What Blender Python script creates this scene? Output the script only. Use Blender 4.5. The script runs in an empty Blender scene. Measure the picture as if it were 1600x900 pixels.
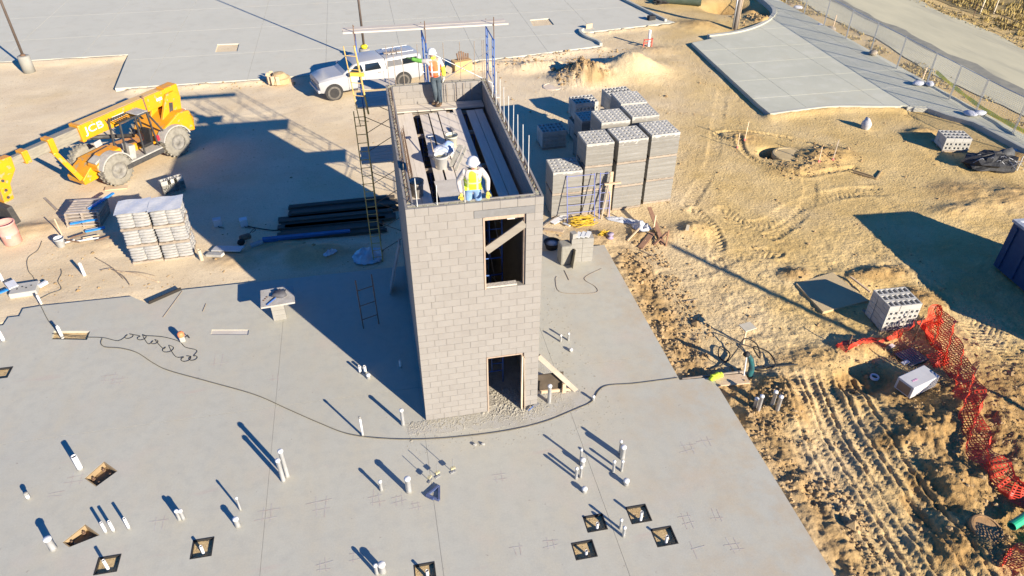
import bpy, bmesh, math, random
import numpy as np
from mathutils import Vector, Matrix
from mathutils.geometry import tessellate_polygon

S = bpy.context.scene
C = S.collection
PI = math.pi
R = math.radians

# ------------------------------------------------------------------ camera
cam_d = bpy.data.cameras.new("camera")
cam_d.sensor_width = 36.0
cam_d.lens = 1114.9 / 1600 * 36.0
cam_d.clip_start = 0.1
cam_d.clip_end = 2000
cam = bpy.data.objects.new("camera", cam_d)
C.objects.link(cam)
az, el, ro = 0.199161, 0.635324, 0.002623
fw = Vector((math.sin(az) * math.cos(el), math.cos(az) * math.cos(el), -math.sin(el)))
rt = Vector((math.cos(az), -math.sin(az), 0))
up = rt.cross(fw)
r2 = math.cos(ro) * rt + math.sin(ro) * up
u2 = -math.sin(ro) * rt + math.cos(ro) * up
m = Matrix((r2, u2, -fw)).transposed().to_4x4()
m.translation = (-0.3943, -13.9054, 14.6729)
cam.matrix_world = m
S.camera = cam

# ------------------------------------------------------------------ light
SUN_EL = R(21.2)
SH = Vector((-0.55, 0.835, 0)).normalized()          # the way shadows fall
w = bpy.data.worlds.new("World")
S.world = w
w.use_nodes = True
nt = w.node_tree
sky = nt.nodes.new("ShaderNodeTexSky")
sky.sky_type = 'NISHITA'
sky.sun_disc = False
sky.sun_elevation = SUN_EL
sky.sun_rotation = math.atan2(-SH.x, -SH.y)
sky.air_density = 1.0
sky.dust_density = 0.0
sky.ozone_density = 6.0
sky.altitude = 1500
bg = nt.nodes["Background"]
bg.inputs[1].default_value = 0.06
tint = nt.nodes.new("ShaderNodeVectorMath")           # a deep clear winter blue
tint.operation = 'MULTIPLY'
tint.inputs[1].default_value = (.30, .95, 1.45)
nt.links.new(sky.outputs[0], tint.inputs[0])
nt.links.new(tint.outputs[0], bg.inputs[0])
sun_d = bpy.data.lights.new("sun", 'SUN')
sun_d.energy = 5.0
sun_d.angle = R(0.5)
sun_d.color = (1.0, 0.89, 0.74)
sun = bpy.data.objects.new("sun", sun_d)
C.objects.link(sun)
ld = Vector((SH.x * math.cos(SUN_EL), SH.y * math.cos(SUN_EL), -math.sin(SUN_EL)))
sun.rotation_euler = ld.to_track_quat('-Z', 'Y').to_euler()
sun.location = (20, -30, 25)
S.view_settings.view_transform = 'Standard'
S.view_settings.look = 'None'
S.view_settings.gamma = 1
S.view_settings.use_curve_mapping = False
S.view_settings.exposure = 1.09

# ------------------------------------------------------------------ materials
MATS = {}
def mat(name, base, var=None, vs=3.0, rough=0.8, metal=0.0, bump=0.0, bs=25.0, rnd=0.0, spec=0.4, detail=5.0,
        world=False, speck=None, ss=40.0, st=0.62, stretch=None, vlo=.35, vhi=.68):
    if name in MATS:
        return MATS[name]
    M = bpy.data.materials.new(name)
    M.use_nodes = True
    t = M.node_tree
    N, L = t.nodes, t.links
    b = N["Principled BSDF"]
    b.inputs["Roughness"].default_value = rough
    b.inputs["Metallic"].default_value = metal
    b.inputs["Specular IOR Level"].default_value = spec
    if world:
        geo = N.new("ShaderNodeNewGeometry"); co = geo.outputs["Position"]
    else:
        tc = N.new("ShaderNodeTexCoord"); co = tc.outputs["Object"]
    oi = N.new("ShaderNodeObjectInfo")
    if not world:
        ad = N.new("ShaderNodeVectorMath"); ad.operation = 'ADD'
        ml = N.new("ShaderNodeMath"); ml.operation = 'MULTIPLY'; ml.inputs[1].default_value = 37.0
        L.new(oi.outputs["Random"], ml.inputs[0]); L.new(co, ad.inputs[0]); L.new(ml.outputs[0], ad.inputs[1])
        co = ad.outputs[0]
    if stretch:
        mp = N.new("ShaderNodeMapping"); mp.inputs["Scale"].default_value = stretch
        L.new(co, mp.inputs[0]); co = mp.outputs[0]
    rgb = N.new("ShaderNodeRGB"); rgb.outputs[0].default_value = (*base, 1)
    col = rgb.outputs[0]
    if var:
        n = N.new("ShaderNodeTexNoise"); n.inputs["Scale"].default_value = vs; n.inputs["Detail"].default_value = detail
        n.inputs["Roughness"].default_value = .62
        L.new(co, n.inputs["Vector"])
        mr = N.new("ShaderNodeMapRange"); mr.inputs[1].default_value = vlo; mr.inputs[2].default_value = vhi
        L.new(n.outputs["Fac"], mr.inputs[0])
        mx = N.new("ShaderNodeMix"); mx.data_type = 'RGBA'
        L.new(mr.outputs[0], mx.inputs[0]); L.new(col, mx.inputs[6]); mx.inputs[7].default_value = (*var, 1)
        col = mx.outputs[2]
    if speck:
        n = N.new("ShaderNodeTexNoise"); n.inputs["Scale"].default_value = ss; n.inputs["Detail"].default_value = 2
        L.new(co, n.inputs["Vector"])
        mr = N.new("ShaderNodeMapRange"); mr.inputs[1].default_value = st; mr.inputs[2].default_value = st + .06
        L.new(n.outputs["Fac"], mr.inputs[0])
        mx = N.new("ShaderNodeMix"); mx.data_type = 'RGBA'
        L.new(mr.outputs[0], mx.inputs[0]); L.new(col, mx.inputs[6]); mx.inputs[7].default_value = (*speck, 1)
        col = mx.outputs[2]
    if rnd:
        mr = N.new("ShaderNodeMapRange"); mr.inputs[3].default_value = 1 - rnd; mr.inputs[4].default_value = 1 + rnd
        L.new(oi.outputs["Random"], mr.inputs[0])
        vm = N.new("ShaderNodeVectorMath"); vm.operation = 'SCALE'
        L.new(col, vm.inputs[0]); L.new(mr.outputs[0], vm.inputs["Scale"])
        col = vm.outputs[0]
    L.new(col, b.inputs["Base Color"])
    if bump:
        n = N.new("ShaderNodeTexNoise"); n.inputs["Scale"].default_value = bs; n.inputs["Detail"].default_value = 4
        L.new(co, n.inputs["Vector"])
        bp = N.new("ShaderNodeBump"); bp.inputs["Strength"].default_value = bump; bp.inputs["Distance"].default_value = .02
        L.new(n.outputs["Fac"], bp.inputs["Height"]); L.new(bp.outputs[0], b.inputs["Normal"])
    MATS[name] = M
    return M

def nmix(t, fac, a, b_):
    mx = t.nodes.new("ShaderNodeMix"); mx.data_type = 'RGBA'
    if hasattr(fac, 'links') or hasattr(fac, 'is_linked'): t.links.new(fac, mx.inputs[0])
    else: mx.inputs[0].default_value = fac
    for s, i in ((a, 6), (b_, 7)):
        if isinstance(s, tuple): mx.inputs[i].default_value = (*s, 1)
        else: t.links.new(s, mx.inputs[i])
    return mx.outputs[2]
def nnoise(t, co, scale, lo, hi, detail=6, rough=.6, off=0, stretch=None):
    if off or stretch:
        mp = t.nodes.new("ShaderNodeMapping"); mp.inputs["Location"].default_value = (off, off * .7, 0)
        if stretch: mp.inputs["Scale"].default_value = stretch
        t.links.new(co, mp.inputs[0]); co = mp.outputs[0]
    n = t.nodes.new("ShaderNodeTexNoise"); n.inputs["Scale"].default_value = scale
    n.inputs["Detail"].default_value = detail; n.inputs["Roughness"].default_value = rough
    t.links.new(co, n.inputs["Vector"])
    mr = t.nodes.new("ShaderNodeMapRange"); mr.inputs[1].default_value = lo; mr.inputs[2].default_value = hi
    t.links.new(n.outputs["Fac"], mr.inputs[0])
    return mr.outputs[0]
def nbump(t, b, co, layers):
    prev = None
    for sc, st, dist in layers:
        n = t.nodes.new("ShaderNodeTexNoise"); n.inputs["Scale"].default_value = sc; n.inputs["Detail"].default_value = 5
        t.links.new(co, n.inputs["Vector"])
        bp = t.nodes.new("ShaderNodeBump"); bp.inputs["Strength"].default_value = st; bp.inputs["Distance"].default_value = dist
        t.links.new(n.outputs["Fac"], bp.inputs["Height"])
        if prev: t.links.new(prev, bp.inputs["Normal"])
        prev = bp.outputs[0]
    t.links.new(prev, b.inputs["Normal"])
def newmat(name, rough=.85, spec=.3):
    M = bpy.data.materials.new(name); M.use_nodes = True
    t = M.node_tree; b = t.nodes["Principled BSDF"]
    b.inputs["Roughness"].default_value = rough; b.inputs["Specular IOR Level"].default_value = spec
    g = t.nodes.new("ShaderNodeNewGeometry")
    MATS[name] = M
    return M, t, b, g.outputs["Position"]

# bare earth: pale and pinkish where it is packed, yellower and darker to the right
def earth():
    M, t, b, co = newmat("earth", .95, .15)
    sep = t.nodes.new("ShaderNodeSeparateXYZ"); t.links.new(co, sep.inputs[0])
    mr = t.nodes.new("ShaderNodeMapRange"); mr.inputs[1].default_value = 4.0; mr.inputs[2].default_value = 14.0
    yy = t.nodes.new("ShaderNodeMapRange"); yy.inputs[1].default_value = 9.0; yy.inputs[2].default_value = 29.0; yy.inputs[3].default_value = 0.0; yy.inputs[4].default_value = -9.0
    t.links.new(sep.outputs[1], yy.inputs[0]); xa = t.nodes.new("ShaderNodeMath"); xa.operation = 'ADD'
    t.links.new(sep.outputs[0], xa.inputs[0]); t.links.new(yy.outputs[0], xa.inputs[1]); t.links.new(xa.outputs[0], mr.inputs[0])
    pale = nmix(t, nnoise(t, co, .35, .38, .66), (.71, .585, .39), (.635, .505, .325))
    yel = nmix(t, nnoise(t, co, .5, .36, .64, off=9), (.63, .46, .205), (.52, .365, .145))
    mq = t.nodes.new("ShaderNodeMath"); mq.operation = 'SUBTRACT'
    mq.use_clamp = True
    nn = nnoise(t, co, .25, .3, .7, off=3)
    ms = t.nodes.new("ShaderNodeMath"); ms.operation = 'MULTIPLY_ADD'; ms.inputs[1].default_value = .6; ms.inputs[2].default_value = -.3
    t.links.new(nn, ms.inputs[0]); t.links.new(mr.outputs[0], mq.inputs[0]); t.links.new(ms.outputs[0], mq.inputs[1])
    c = nmix(t, mq.outputs[0], pale, yel)
    # damp dug soil by colour attribute
    at = t.nodes.new("ShaderNodeAttribute"); at.attribute_name = "dug"
    c2 = nmix(t, nnoise(t, co, 2.2, .3, .7, off=17), (.29, .175, .065), (.43, .275, .11))
    c = nmix(t, at.outputs["Fac"], c, c2)
    c = nmix(t, nnoise(t, co, 5.5, .60, .78, off=5), c, (.40, .29, .165))
    fine = nnoise(t, co, 26, .3, .75, detail=3)
    vm = t.nodes.new("ShaderNodeMapRange"); vm.inputs[3].default_value = .82; vm.inputs[4].default_value = 1.13
    t.links.new(fine, vm.inputs[0])
    sc = t.nodes.new("ShaderNodeVectorMath"); sc.operation = 'SCALE'
    t.links.new(c, sc.inputs[0]); t.links.new(vm.outputs[0], sc.inputs["Scale"])
    t.links.new(sc.outputs[0], b.inputs["Base Color"])
    nbump(t, b, co, [(3, .2, .05), (11, .3, .04), (38, .3, .016)])
    st = t.nodes.new("ShaderNodeMapRange"); st.inputs[1].default_value = 5.0; st.inputs[2].default_value = 10.0; st.inputs[3].default_value = .22; st.inputs[4].default_value = .85
    t.links.new(sep.outputs[0], st.inputs[0])
    for n in t.nodes:
        if n.bl_idname == "ShaderNodeBump" and n.inputs["Distance"].default_value < .045: t.links.new(st.outputs[0], n.inputs["Strength"])
    return M
def concrete(name, a, d, stain, warm, bump=.12):
    M, t, b, co = newmat(name, .8, .3)
    c = nmix(t, nnoise(t, co, .28, .3, .7), a, d)
    c = nmix(t, nnoise(t, co, 1.1, .5, .82, off=11, detail=8), c, stain)
    c = nmix(t, nnoise(t, co, .45, .58, .85, off=31, detail=4), c, warm)
    f = nnoise(t, co, 30, .25, .75, detail=3)
    vm = t.nodes.new("ShaderNodeMapRange"); vm.inputs[3].default_value = .955; vm.inputs[4].default_value = 1.04
    t.links.new(f, vm.inputs[0])
    sc = t.nodes.new("ShaderNodeVectorMath"); sc.operation = 'SCALE'
    t.links.new(c, sc.inputs[0]); t.links.new(vm.outputs[0], sc.inputs["Scale"])
    c = nmix(t, nnoise(t, co, 9, .70, .76, off=51, detail=2), sc.outputs[0], tuple(v * .72 for v in a))
    t.links.new(c, b.inputs["Base Color"])
    nbump(t, b, co, [(2.5, .08, .03), (60, bump, .006)])
    return M
EARTH = earth()
def slab_concrete():
    M, t, b, co = newmat("slab_concrete", .8, .3)
    c = nmix(t, nnoise(t, co, .22, .3, .7), (.475, .458, .375), (.43, .42, .355))
    c = nmix(t, nnoise(t, co, .9, .42, .75, off=11, detail=8, stretch=(1.6, .7, 1)), c, (.46, .425, .33))
    c = nmix(t, nnoise(t, co, 3.2, .45, .8, off=70, detail=6), c, (.40, .39, .33))
    c = nmix(t, nnoise(t, co, .40, .56, .80, off=31, detail=6), c, (.49, .425, .345))
    c = nmix(t, nnoise(t, co, .8, .64, .82, off=93, detail=7, stretch=(.35, 1.8, 1)), c, (.455, .36, .305))
    # mud tracked in from the right-hand edge
    sx = t.nodes.new("ShaderNodeSeparateXYZ"); t.links.new(co, sx.inputs[0])
    e = t.nodes.new("ShaderNodeMapRange"); e.inputs[1].default_value = 3.4; e.inputs[2].default_value = 8.4; e.inputs[3].default_value = 0; e.inputs[4].default_value = .8
    t.links.new(sx.outputs[0], e.inputs[0])
    mm = t.nodes.new("ShaderNodeMath"); mm.operation = 'MULTIPLY'
    t.links.new(e.outputs[0], mm.inputs[0]); t.links.new(nnoise(t, co, .75, .46, .68, off=120, detail=9, rough=.68), mm.inputs[1])
    c = nmix(t, mm.outputs[0], c, (.45, .35, .225))
    f = nnoise(t, co, 26, .25, .75, detail=4)
    vm = t.nodes.new("ShaderNodeMapRange"); vm.inputs[3].default_value = .93; vm.inputs[4].default_value = 1.05
    t.links.new(f, vm.inputs[0])
    sc = t.nodes.new("ShaderNodeVectorMath"); sc.operation = 'SCALE'
    t.links.new(c, sc.inputs[0]); t.links.new(vm.outputs[0], sc.inputs["Scale"])
    c = nmix(t, nnoise(t, co, 6, .69, .74, off=51, detail=3), sc.outputs[0], (.33, .30, .25))
    t.links.new(c, b.inputs["Base Color"])
    nbump(t, b, co, [(1.2, .06, .05), (7, .05, .012), (60, .12, .006)])
    return M
SLAB = slab_concrete()
LOT = concrete("lot_concrete", (.54, .52, .42), (.505, .488, .395), (.465, .445, .355), (.54, .495, .385))
DRIVE = concrete("drive_concrete", (.51, .50, .385), (.445, .44, .34), (.56, .545, .44), (.46, .43, .31))
BLOCK = mat("masonry_block", (.278, .258, .229), (.255, .234, .206), 2.2, .93, bump=.35, bs=90, rnd=.03, spec=.2)
BLOCKG = mat("grey_block", (.47, .455, .405), (.40, .385, .335), 3, .93, bump=.3, bs=80, rnd=.06, spec=.2)
MORTAR = mat("mortar", (.235, .215, .186), (.205, .187, .158), 4, .95, bump=.5, bs=60)
GROUT = mat("grout", (.43, .40, .28), (.32, .295, .19), 6, .95, bump=.8, bs=40)
LINTEL = mat("lintel_concrete", (.20, .195, .185), (.165, .16, .15), 6, .9, bump=.2)
PLANK = mat("plank_wood", (.68, .61, .515), (.59, .525, .435), 2, .85, bump=.06, bs=8, rnd=.08, stretch=(9, 1, 9))
PLANKX = mat("plank_wood_cross", (.56, .50, .42), (.46, .41, .33), 2, .85, bump=.06, bs=8, rnd=.10, stretch=(1, 9, 9))
LUMBER = mat("lumber", (.62, .47, .31), (.50, .36, .22), 3, .8, bump=.2, rnd=.12, stretch=(1, 6, 6))
OLDWOOD = mat("old_wood", (.36, .30, .23), (.26, .21, .16), 3, .9, bump=.3, rnd=.15)
BLUE = mat("blue_paint", (.025, .10, .36), (.05, .11, .28), 8, .5, rnd=.1, spec=.5)
YELS = mat("yellow_steel", (.62, .42, .10), (.38, .24, .10), 9, .6, rnd=.1)
RUST = mat("rusty_steel", (.20, .12, .07), (.12, .075, .05), 12, .8)
STEEL = mat("galvanised", (.50, .50, .49), (.38, .38, .37), 6, .45, metal=.6, rnd=.1)
REBAR = mat("rebar", (.33, .27, .20), (.22, .16, .11), 20, .8)
REBARL = mat("rebar_bright", (.60, .60, .56), (.48, .47, .42), 15, .7)
PVC = mat("white_pvc", (.70, .70, .69), (.62, .61, .58), 5, .4, spec=.5)
PVCBAND = mat("pipe_sleeve", (.30, .30, .27), (.22, .21, .19), 9, .8)
BLACK = mat("black_rubber", (.018, .018, .018), (.03, .028, .026), 8, .7)
DKHOSE = mat("hose_rubber", (.17, .15, .105), (.12, .105, .075), 6, .7)
TAPEW = mat("wrap_film", (.205, .195, .17), (.262, .252, .225), 1.3, .36, bump=.2, bs=4, rnd=.05, spec=.5, stretch=(.5, .5, 9))
SAND = mat("sand", (.56, .42, .22), (.44, .31, .15), 8, .95, bump=.9, bs=45, world=True, speck=(.15, .11, .07), ss=24, st=.63)
def clear_glass(name, tint):
    return mat(name, tint, None, rough=.05, spec=.5)
GLASS = clear_glass("dark_glass", (.012, .016, .02))
WINDSH = clear_glass("windshield_glass", (.02, .08, .12))

# ------------------------------------------------------------------ mesh helpers
class MB:
    def __init__(s):
        s.v = []; s.f = []
    def add(s, vs, fs):
        o = len(s.v); s.v += [tuple(p) for p in vs]; s.f += [tuple(i + o for i in f) for f in fs]; return s
    def box(s, x0, x1, y0, y1, z0, z1):
        return s.add([(x0, y0, z0), (x1, y0, z0), (x1, y1, z0), (x0, y1, z0), (x0, y0, z1), (x1, y0, z1), (x1, y1, z1), (x0, y1, z1)],
                     [(0, 3, 2, 1), (4, 5, 6, 7), (0, 1, 5, 4), (1, 2, 6, 5), (2, 3, 7, 6), (3, 0, 4, 7)])
    def obox(s, c, size, rz=0, rx=0, ry=0):
        M_ = Matrix.Translation(c) @ Matrix.Rotation(rz, 4, 'Z') @ Matrix.Rotation(ry, 4, 'Y') @ Matrix.Rotation(rx, 4, 'X')
        a, b, d = size[0] / 2, size[1] / 2, size[2] / 2
        vs = [M_ @ Vector(p) for p in [(-a, -b, -d), (a, -b, -d), (a, b, -d), (-a, b, -d), (-a, -b, d), (a, -b, d), (a, b, d), (-a, b, d)]]
        return s.add(vs, [(0, 3, 2, 1), (4, 5, 6, 7), (0, 1, 5, 4), (1, 2, 6, 5), (2, 3, 7, 6), (3, 0, 4, 7)])
    def beam(s, a, b, wd, hd, up_=(0, 0, 1)):
        a = Vector(a); b = Vector(b); d = (b - a).normalized(); u = Vector(up_)
        if abs(d.dot(u)) > .98: u = Vector((0, 1, 0))
        r = d.cross(u).normalized(); u = r.cross(d)
        vs = []
        for p in (a, b):
            for x, y in ((-1, -1), (1, -1), (1, 1), (-1, 1)):
                vs.append(p + r * x * wd / 2 + u * y * hd / 2)
        return s.add(vs, [(0, 1, 2, 3), (7, 6, 5, 4), (0, 4, 5, 1), (1, 5, 6, 2), (2, 6, 7, 3), (3, 7, 4, 0)])
    def tube(s, pts, r, n=6, cap=True, r2=None):
        pts = [Vector(p) for p in pts]
        k = len(pts); vs = []; fs = []
        pu = None
        for i, p in enumerate(pts):
            d = (pts[min(i + 1, k - 1)] - pts[max(i - 1, 0)])
            d = d.normalized() if d.length > 1e-9 else Vector((0, 0, 1))
            if pu is None:
                pu = Vector((0, 0, 1)) if abs(d.z) < .9 else Vector((1, 0, 0))
            x = d.cross(pu).normalized(); y = x.cross(d).normalized(); pu = y
            rr = r if r2 is None else r + (r2 - r) * i / max(1, k - 1)
            if isinstance(r, (list, tuple)): rr = r[i]
            for j in range(n):
                a = 2 * PI * j / n
                vs.append(p + x * math.cos(a) * rr + y * math.sin(a) * rr)
        for i in range(k - 1):
            for j in range(n):
                j2 = (j + 1) % n
                fs.append((i * n + j, i * n + j2, (i + 1) * n + j2, (i + 1) * n + j))
        if cap:
            fs.append(tuple(range(n - 1, -1, -1))); fs.append(tuple((k - 1) * n + j for j in range(n)))
        return s.add(vs, fs)
    def pipe(s, p0, p1, ro_, ri, n=12, depth=.3):      # hollow at the p1 end
        p0 = Vector(p0); p1 = Vector(p1); d = (p1 - p0).normalized()
        u = Vector((1, 0, 0)) if abs(d.z) > .7 else Vector((0, 0, 1))
        x = d.cross(u).normalized(); y = d.cross(x)
        vs = []; rings = [(p0, ro_), (p1, ro_), (p1, ri), (p1 - d * depth, ri)]
        for p, r in rings:
            for j in range(n):
                a = 2 * PI * j / n; vs.append(p + x * math.cos(a) * r + y * math.sin(a) * r)
        fs = [(i * n + (j + 1) % n, i * n + j, (i + 1) * n + j, (i + 1) * n + (j + 1) % n) for i in range(3) for j in range(n)]
        fs.append(tuple(range(n))); fs.append(tuple(3 * n + j for j in range(n)))
        return s.add(vs, fs)
    def lathe(s, prof, n=16, c=(0, 0, 0), axis='Z', capa=True, capb=True):
        vs = []; fs = []
        for r, h in prof:
            for j in range(n):
                a = 2 * PI * j / n; x, y = r * math.cos(a), r * math.sin(a)
                if axis == 'Z': p = (c[0] + x, c[1] + y, c[2] + h)
                elif axis == 'Y': p = (c[0] + x, c[1] + h, c[2] - y)
                else: p = (c[0] + h, c[1] + x, c[2] + y)
                vs.append(p)
        k = len(prof)
        for i in range(k - 1):
            for j in range(n):
                j2 = (j + 1) % n; fs.append((i * n + j, i * n + j2, (i + 1) * n + j2, (i + 1) * n + j))
        if capa: fs.append(tuple(range(n - 1, -1, -1)))
        if capb: fs.append(tuple((k - 1) * n + j for j in range(n)))
        return s.add(vs, fs)
    def prism(s, poly, z0, z1, holes=()):
        loops = [list(poly)] + [list(h) for h in holes]
        flat = [p for l in loops for p in l]; n = len(flat)
        tris = tessellate_polygon([[Vector((p[0], p[1], 0)) for p in l] for l in loops])
        vs = [(p[0], p[1], z1) for p in flat] + [(p[0], p[1], z0) for p in flat]
        fs = []
        for t in tris:
            a, b, c_ = (Vector(flat[i]) for i in t)
            ccw = (b - a).cross(c_ - a) > 0
            t = t if ccw else (t[0], t[2], t[1])
            fs.append(tuple(t)); fs.append((t[2] + n, t[1] + n, t[0] + n))
        o = 0
        for li, l in enumerate(loops):
            k = len(l)
            area = sum(l[i][0] * l[(i + 1) % k][1] - l[(i + 1) % k][0] * l[i][1] for i in range(k))
            ccw = (area > 0) == (li == 0)
            for i in range(k):
                a, b = o + i, o + (i + 1) % k
                fs.append((a + n, b + n, b, a) if ccw else (a, b, b + n, a + n))
            o += k
        return s.add(vs, fs)
    def xprism(s, poly, y0, y1):                       # polygon in x,z swept along y
        k = len(poly)
        vs = [(p[0], y0, p[1]) for p in poly] + [(p[0], y1, p[1]) for p in poly]
        fs = [tuple(range(k)), tuple(range(2 * k - 1, k - 1, -1))] + [((i + 1) % k, i, i + k, (i + 1) % k + k) for i in range(k)]
        return s.add(vs, fs)
    def blob(s, c, r, n=8, m_=5, seed=0, amp=.15, sq=(1, 1, 1), rz=0):
        rr = random.Random(seed); vs = []; fs = []
        cz, sz = math.cos(rz), math.sin(rz)
        def P(x, y, z):
            k = 1 + rr.uniform(-amp, amp); x *= sq[0] * r * k; y *= sq[1] * r * k; z *= sq[2] * r * k
            return (c[0] + x * cz - y * sz, c[1] + x * sz + y * cz, c[2] + z)
        vs.append(P(0, 0, -1))
        for i in range(1, m_):
            t = PI * i / m_
            for j in range(n):
                a = 2 * PI * j / n; vs.append(P(math.sin(t) * math.cos(a), math.sin(t) * math.sin(a), -math.cos(t)))
        vs.append(P(0, 0, 1)); e = len(vs) - 1
        for j in range(n):
            j2 = (j + 1) % n
            fs.append((0, 1 + j2, 1 + j)); fs.append((e, 1 + (m_ - 2) * n + j, 1 + (m_ - 2) * n + j2))
            for i in range(m_ - 2): fs.append((1 + i * n + j, 1 + i * n + j2, 1 + (i + 1) * n + j2, 1 + (i + 1) * n + j))
        return s.add(vs, fs)
    def mesh(s, name, smooth=False):
        me = bpy.data.meshes.new(name); me.from_pydata(s.v, [], s.f); me.update()
        if smooth: me.shade_smooth()
        return me
    def build(s, name, m_, parent=None, smooth=False, bevel=0.0, loc=None, rz=0):
        me = s.mesh(name, smooth); me.materials.append(m_)
        return link(name, me, parent, bevel, loc, rz)

def link(name, me, parent=None, bevel=0.0, loc=None, rz=0):
    o = bpy.data.objects.new(name, me); C.objects.link(o)
    if parent: o.parent = parent
    if loc is not None: o.location = loc
    if rz: o.rotation_euler = (0, 0, rz)
    if bevel:
        b = o.modifiers.new("bevel", 'BEVEL'); b.width = bevel; b.segments = 2; b.limit_method = 'ANGLE'; b.angle_limit = R(40)
    return o
def tag(o, label, cat, group=None):
    o["label"] = label; o["category"] = cat
    if group: o["group"] = group
    return o
def thing(name, label, cat, loc=(0, 0, 0), rz=0, group=None):
    o = bpy.data.objects.new(name, None); C.objects.link(o); o.empty_display_size = .2
    o.location = loc; o.rotation_euler = (0, 0, rz)
    return tag(o, label, cat, group)
def struct(o):
    o["kind"] = "structure"; return o
def stuff(o):
    o["kind"] = "stuff"; return o
def spline(pts, n=8, z=None):
    P = [Vector(p if len(p) == 3 else (p[0], p[1], z or 0)) for p in pts]; out = []
    for i in range(len(P) - 1):
        a, b, c_, d = P[max(i - 1, 0)], P[i], P[i + 1], P[min(i + 2, len(P) - 1)]
        for k in range(n):
            t = k / n
            out.append(.5 * ((2 * b) + (c_ - a) * t + (2 * a - 5 * b + 4 * c_ - d) * t * t + (3 * b - a - 3 * c_ + d) * t ** 3))
    out.append(P[-1]); return out
def inpoly(X, Y, poly):
    ins = np.zeros(X.shape, bool); k = len(poly)
    for i in range(k):
        x0, y0 = poly[i]; x1, y1 = poly[(i + 1) % k]
        if y0 == y1: continue
        c_ = ((y0 > Y) != (y1 > Y)) & (X < (x1 - x0) * (Y - y0) / (y1 - y0) + x0)
        ins ^= c_
    return ins

# ------------------------------------------------------------------ outlines of the paved areas (metres)
SLAB_POLY = [(8.50, -9.0), (8.50, 0.08), (7.50, 0.16), (7.50, 7.62), (-7.66, 7.70), (-8.586, 7.072), (-9.271, 7.643), (-12.127, 7.664),
             (-12.639, 7.606), (-12.628, 7.205), (-12.954, 7.200), (-12.973, 6.801), (-16.5, 6.75), (-16.5, -9.0)]
LOT_POLY = [(-40, 34.3), (-15.06, 34.3), (-14.5, 28.35), (-5.9, 28.3), (8.3, 29.3), (14.3, 30.3), (14.45, 31.0), (13.9, 32.3), (13.75, 33.6),
            (14.5, 33.3), (21.0, 34.3), (20.2, 35.8), (17.2, 60), (16, 78), (-40, 78)]
DRIVE_POLY = [(20.261, 29.645), (19.608, 18.092), (21.412, 18.256), (23.527, 18.372), (25.881, 17.913), (27.0, 17.6), (28.3, 17.2), (28.3, 16.5), (29.2, 15.2), (29.6, 9.0),
              (30.6, 9.0), (30.75, 25), (31.0, 40), (29.9, 40), (29.6, 37.2), (29.0, 35.2), (27.6, 33.4), (25.7, 31.9), (23.9, 31.1), (21.9, 30.7), (21.9, 30.2)]

# ------------------------------------------------------------------ the ground
def vnoise(x, y, seed):
    xi = np.floor(x).astype(np.int64); yi = np.floor(y).astype(np.int64); fx = x - xi; fy = y - yi
    fx = fx * fx * (3 - 2 * fx); fy = fy * fy * (3 - 2 * fy)
    def h(a, b):
        n = (a * 374761393 + b * 668265263 + seed * 974634777) & 0x7fffffff
        n = ((n ^ (n >> 13)) * 1274126177) & 0x7fffffff
        return ((n ^ (n >> 16)) & 0xffff) / 65535.0
    return (h(xi, yi) * (1 - fx) + h(xi + 1, yi) * fx) * (1 - fy) + (h(xi, yi + 1) * (1 - fx) + h(xi + 1, yi + 1) * fx) * fy
def fbm(x, y, seed, o=4, g=.5):
    s = 0; a = 1; t = 0
    for i in range(o):
        s = s + a * vnoise(x * 2 ** i, y * 2 ** i, seed + i * 7); t += a; a *= g
    return s / t - .5
def seg(a, b, st): return np.arange(a, b, st)
def poly_dist(X, Y, pts):
    best = np.full(X.shape, 1e9); sp = np.zeros(X.shape); sd = np.zeros(X.shape); acc = 0
    for (x0, y0), (x1, y1) in zip(pts[:-1], pts[1:]):
        dx, dy = x1 - x0, y1 - y0; L2 = dx * dx + dy * dy; L = math.sqrt(L2)
        t = np.clip(((X - x0) * dx + (Y - y0) * dy) / L2, 0, 1)
        qx, qy = X - x0 - t * dx, Y - y0 - t * dy; d = np.hypot(qx, qy)
        mk = d < best
        best = np.where(mk, d, best); sp = np.where(mk, acc + t * L, sp); sd = np.where(mk, np.sign(dx * qy - dy * qx), sd)
        acc += L
    return best, sp, sd
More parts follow.
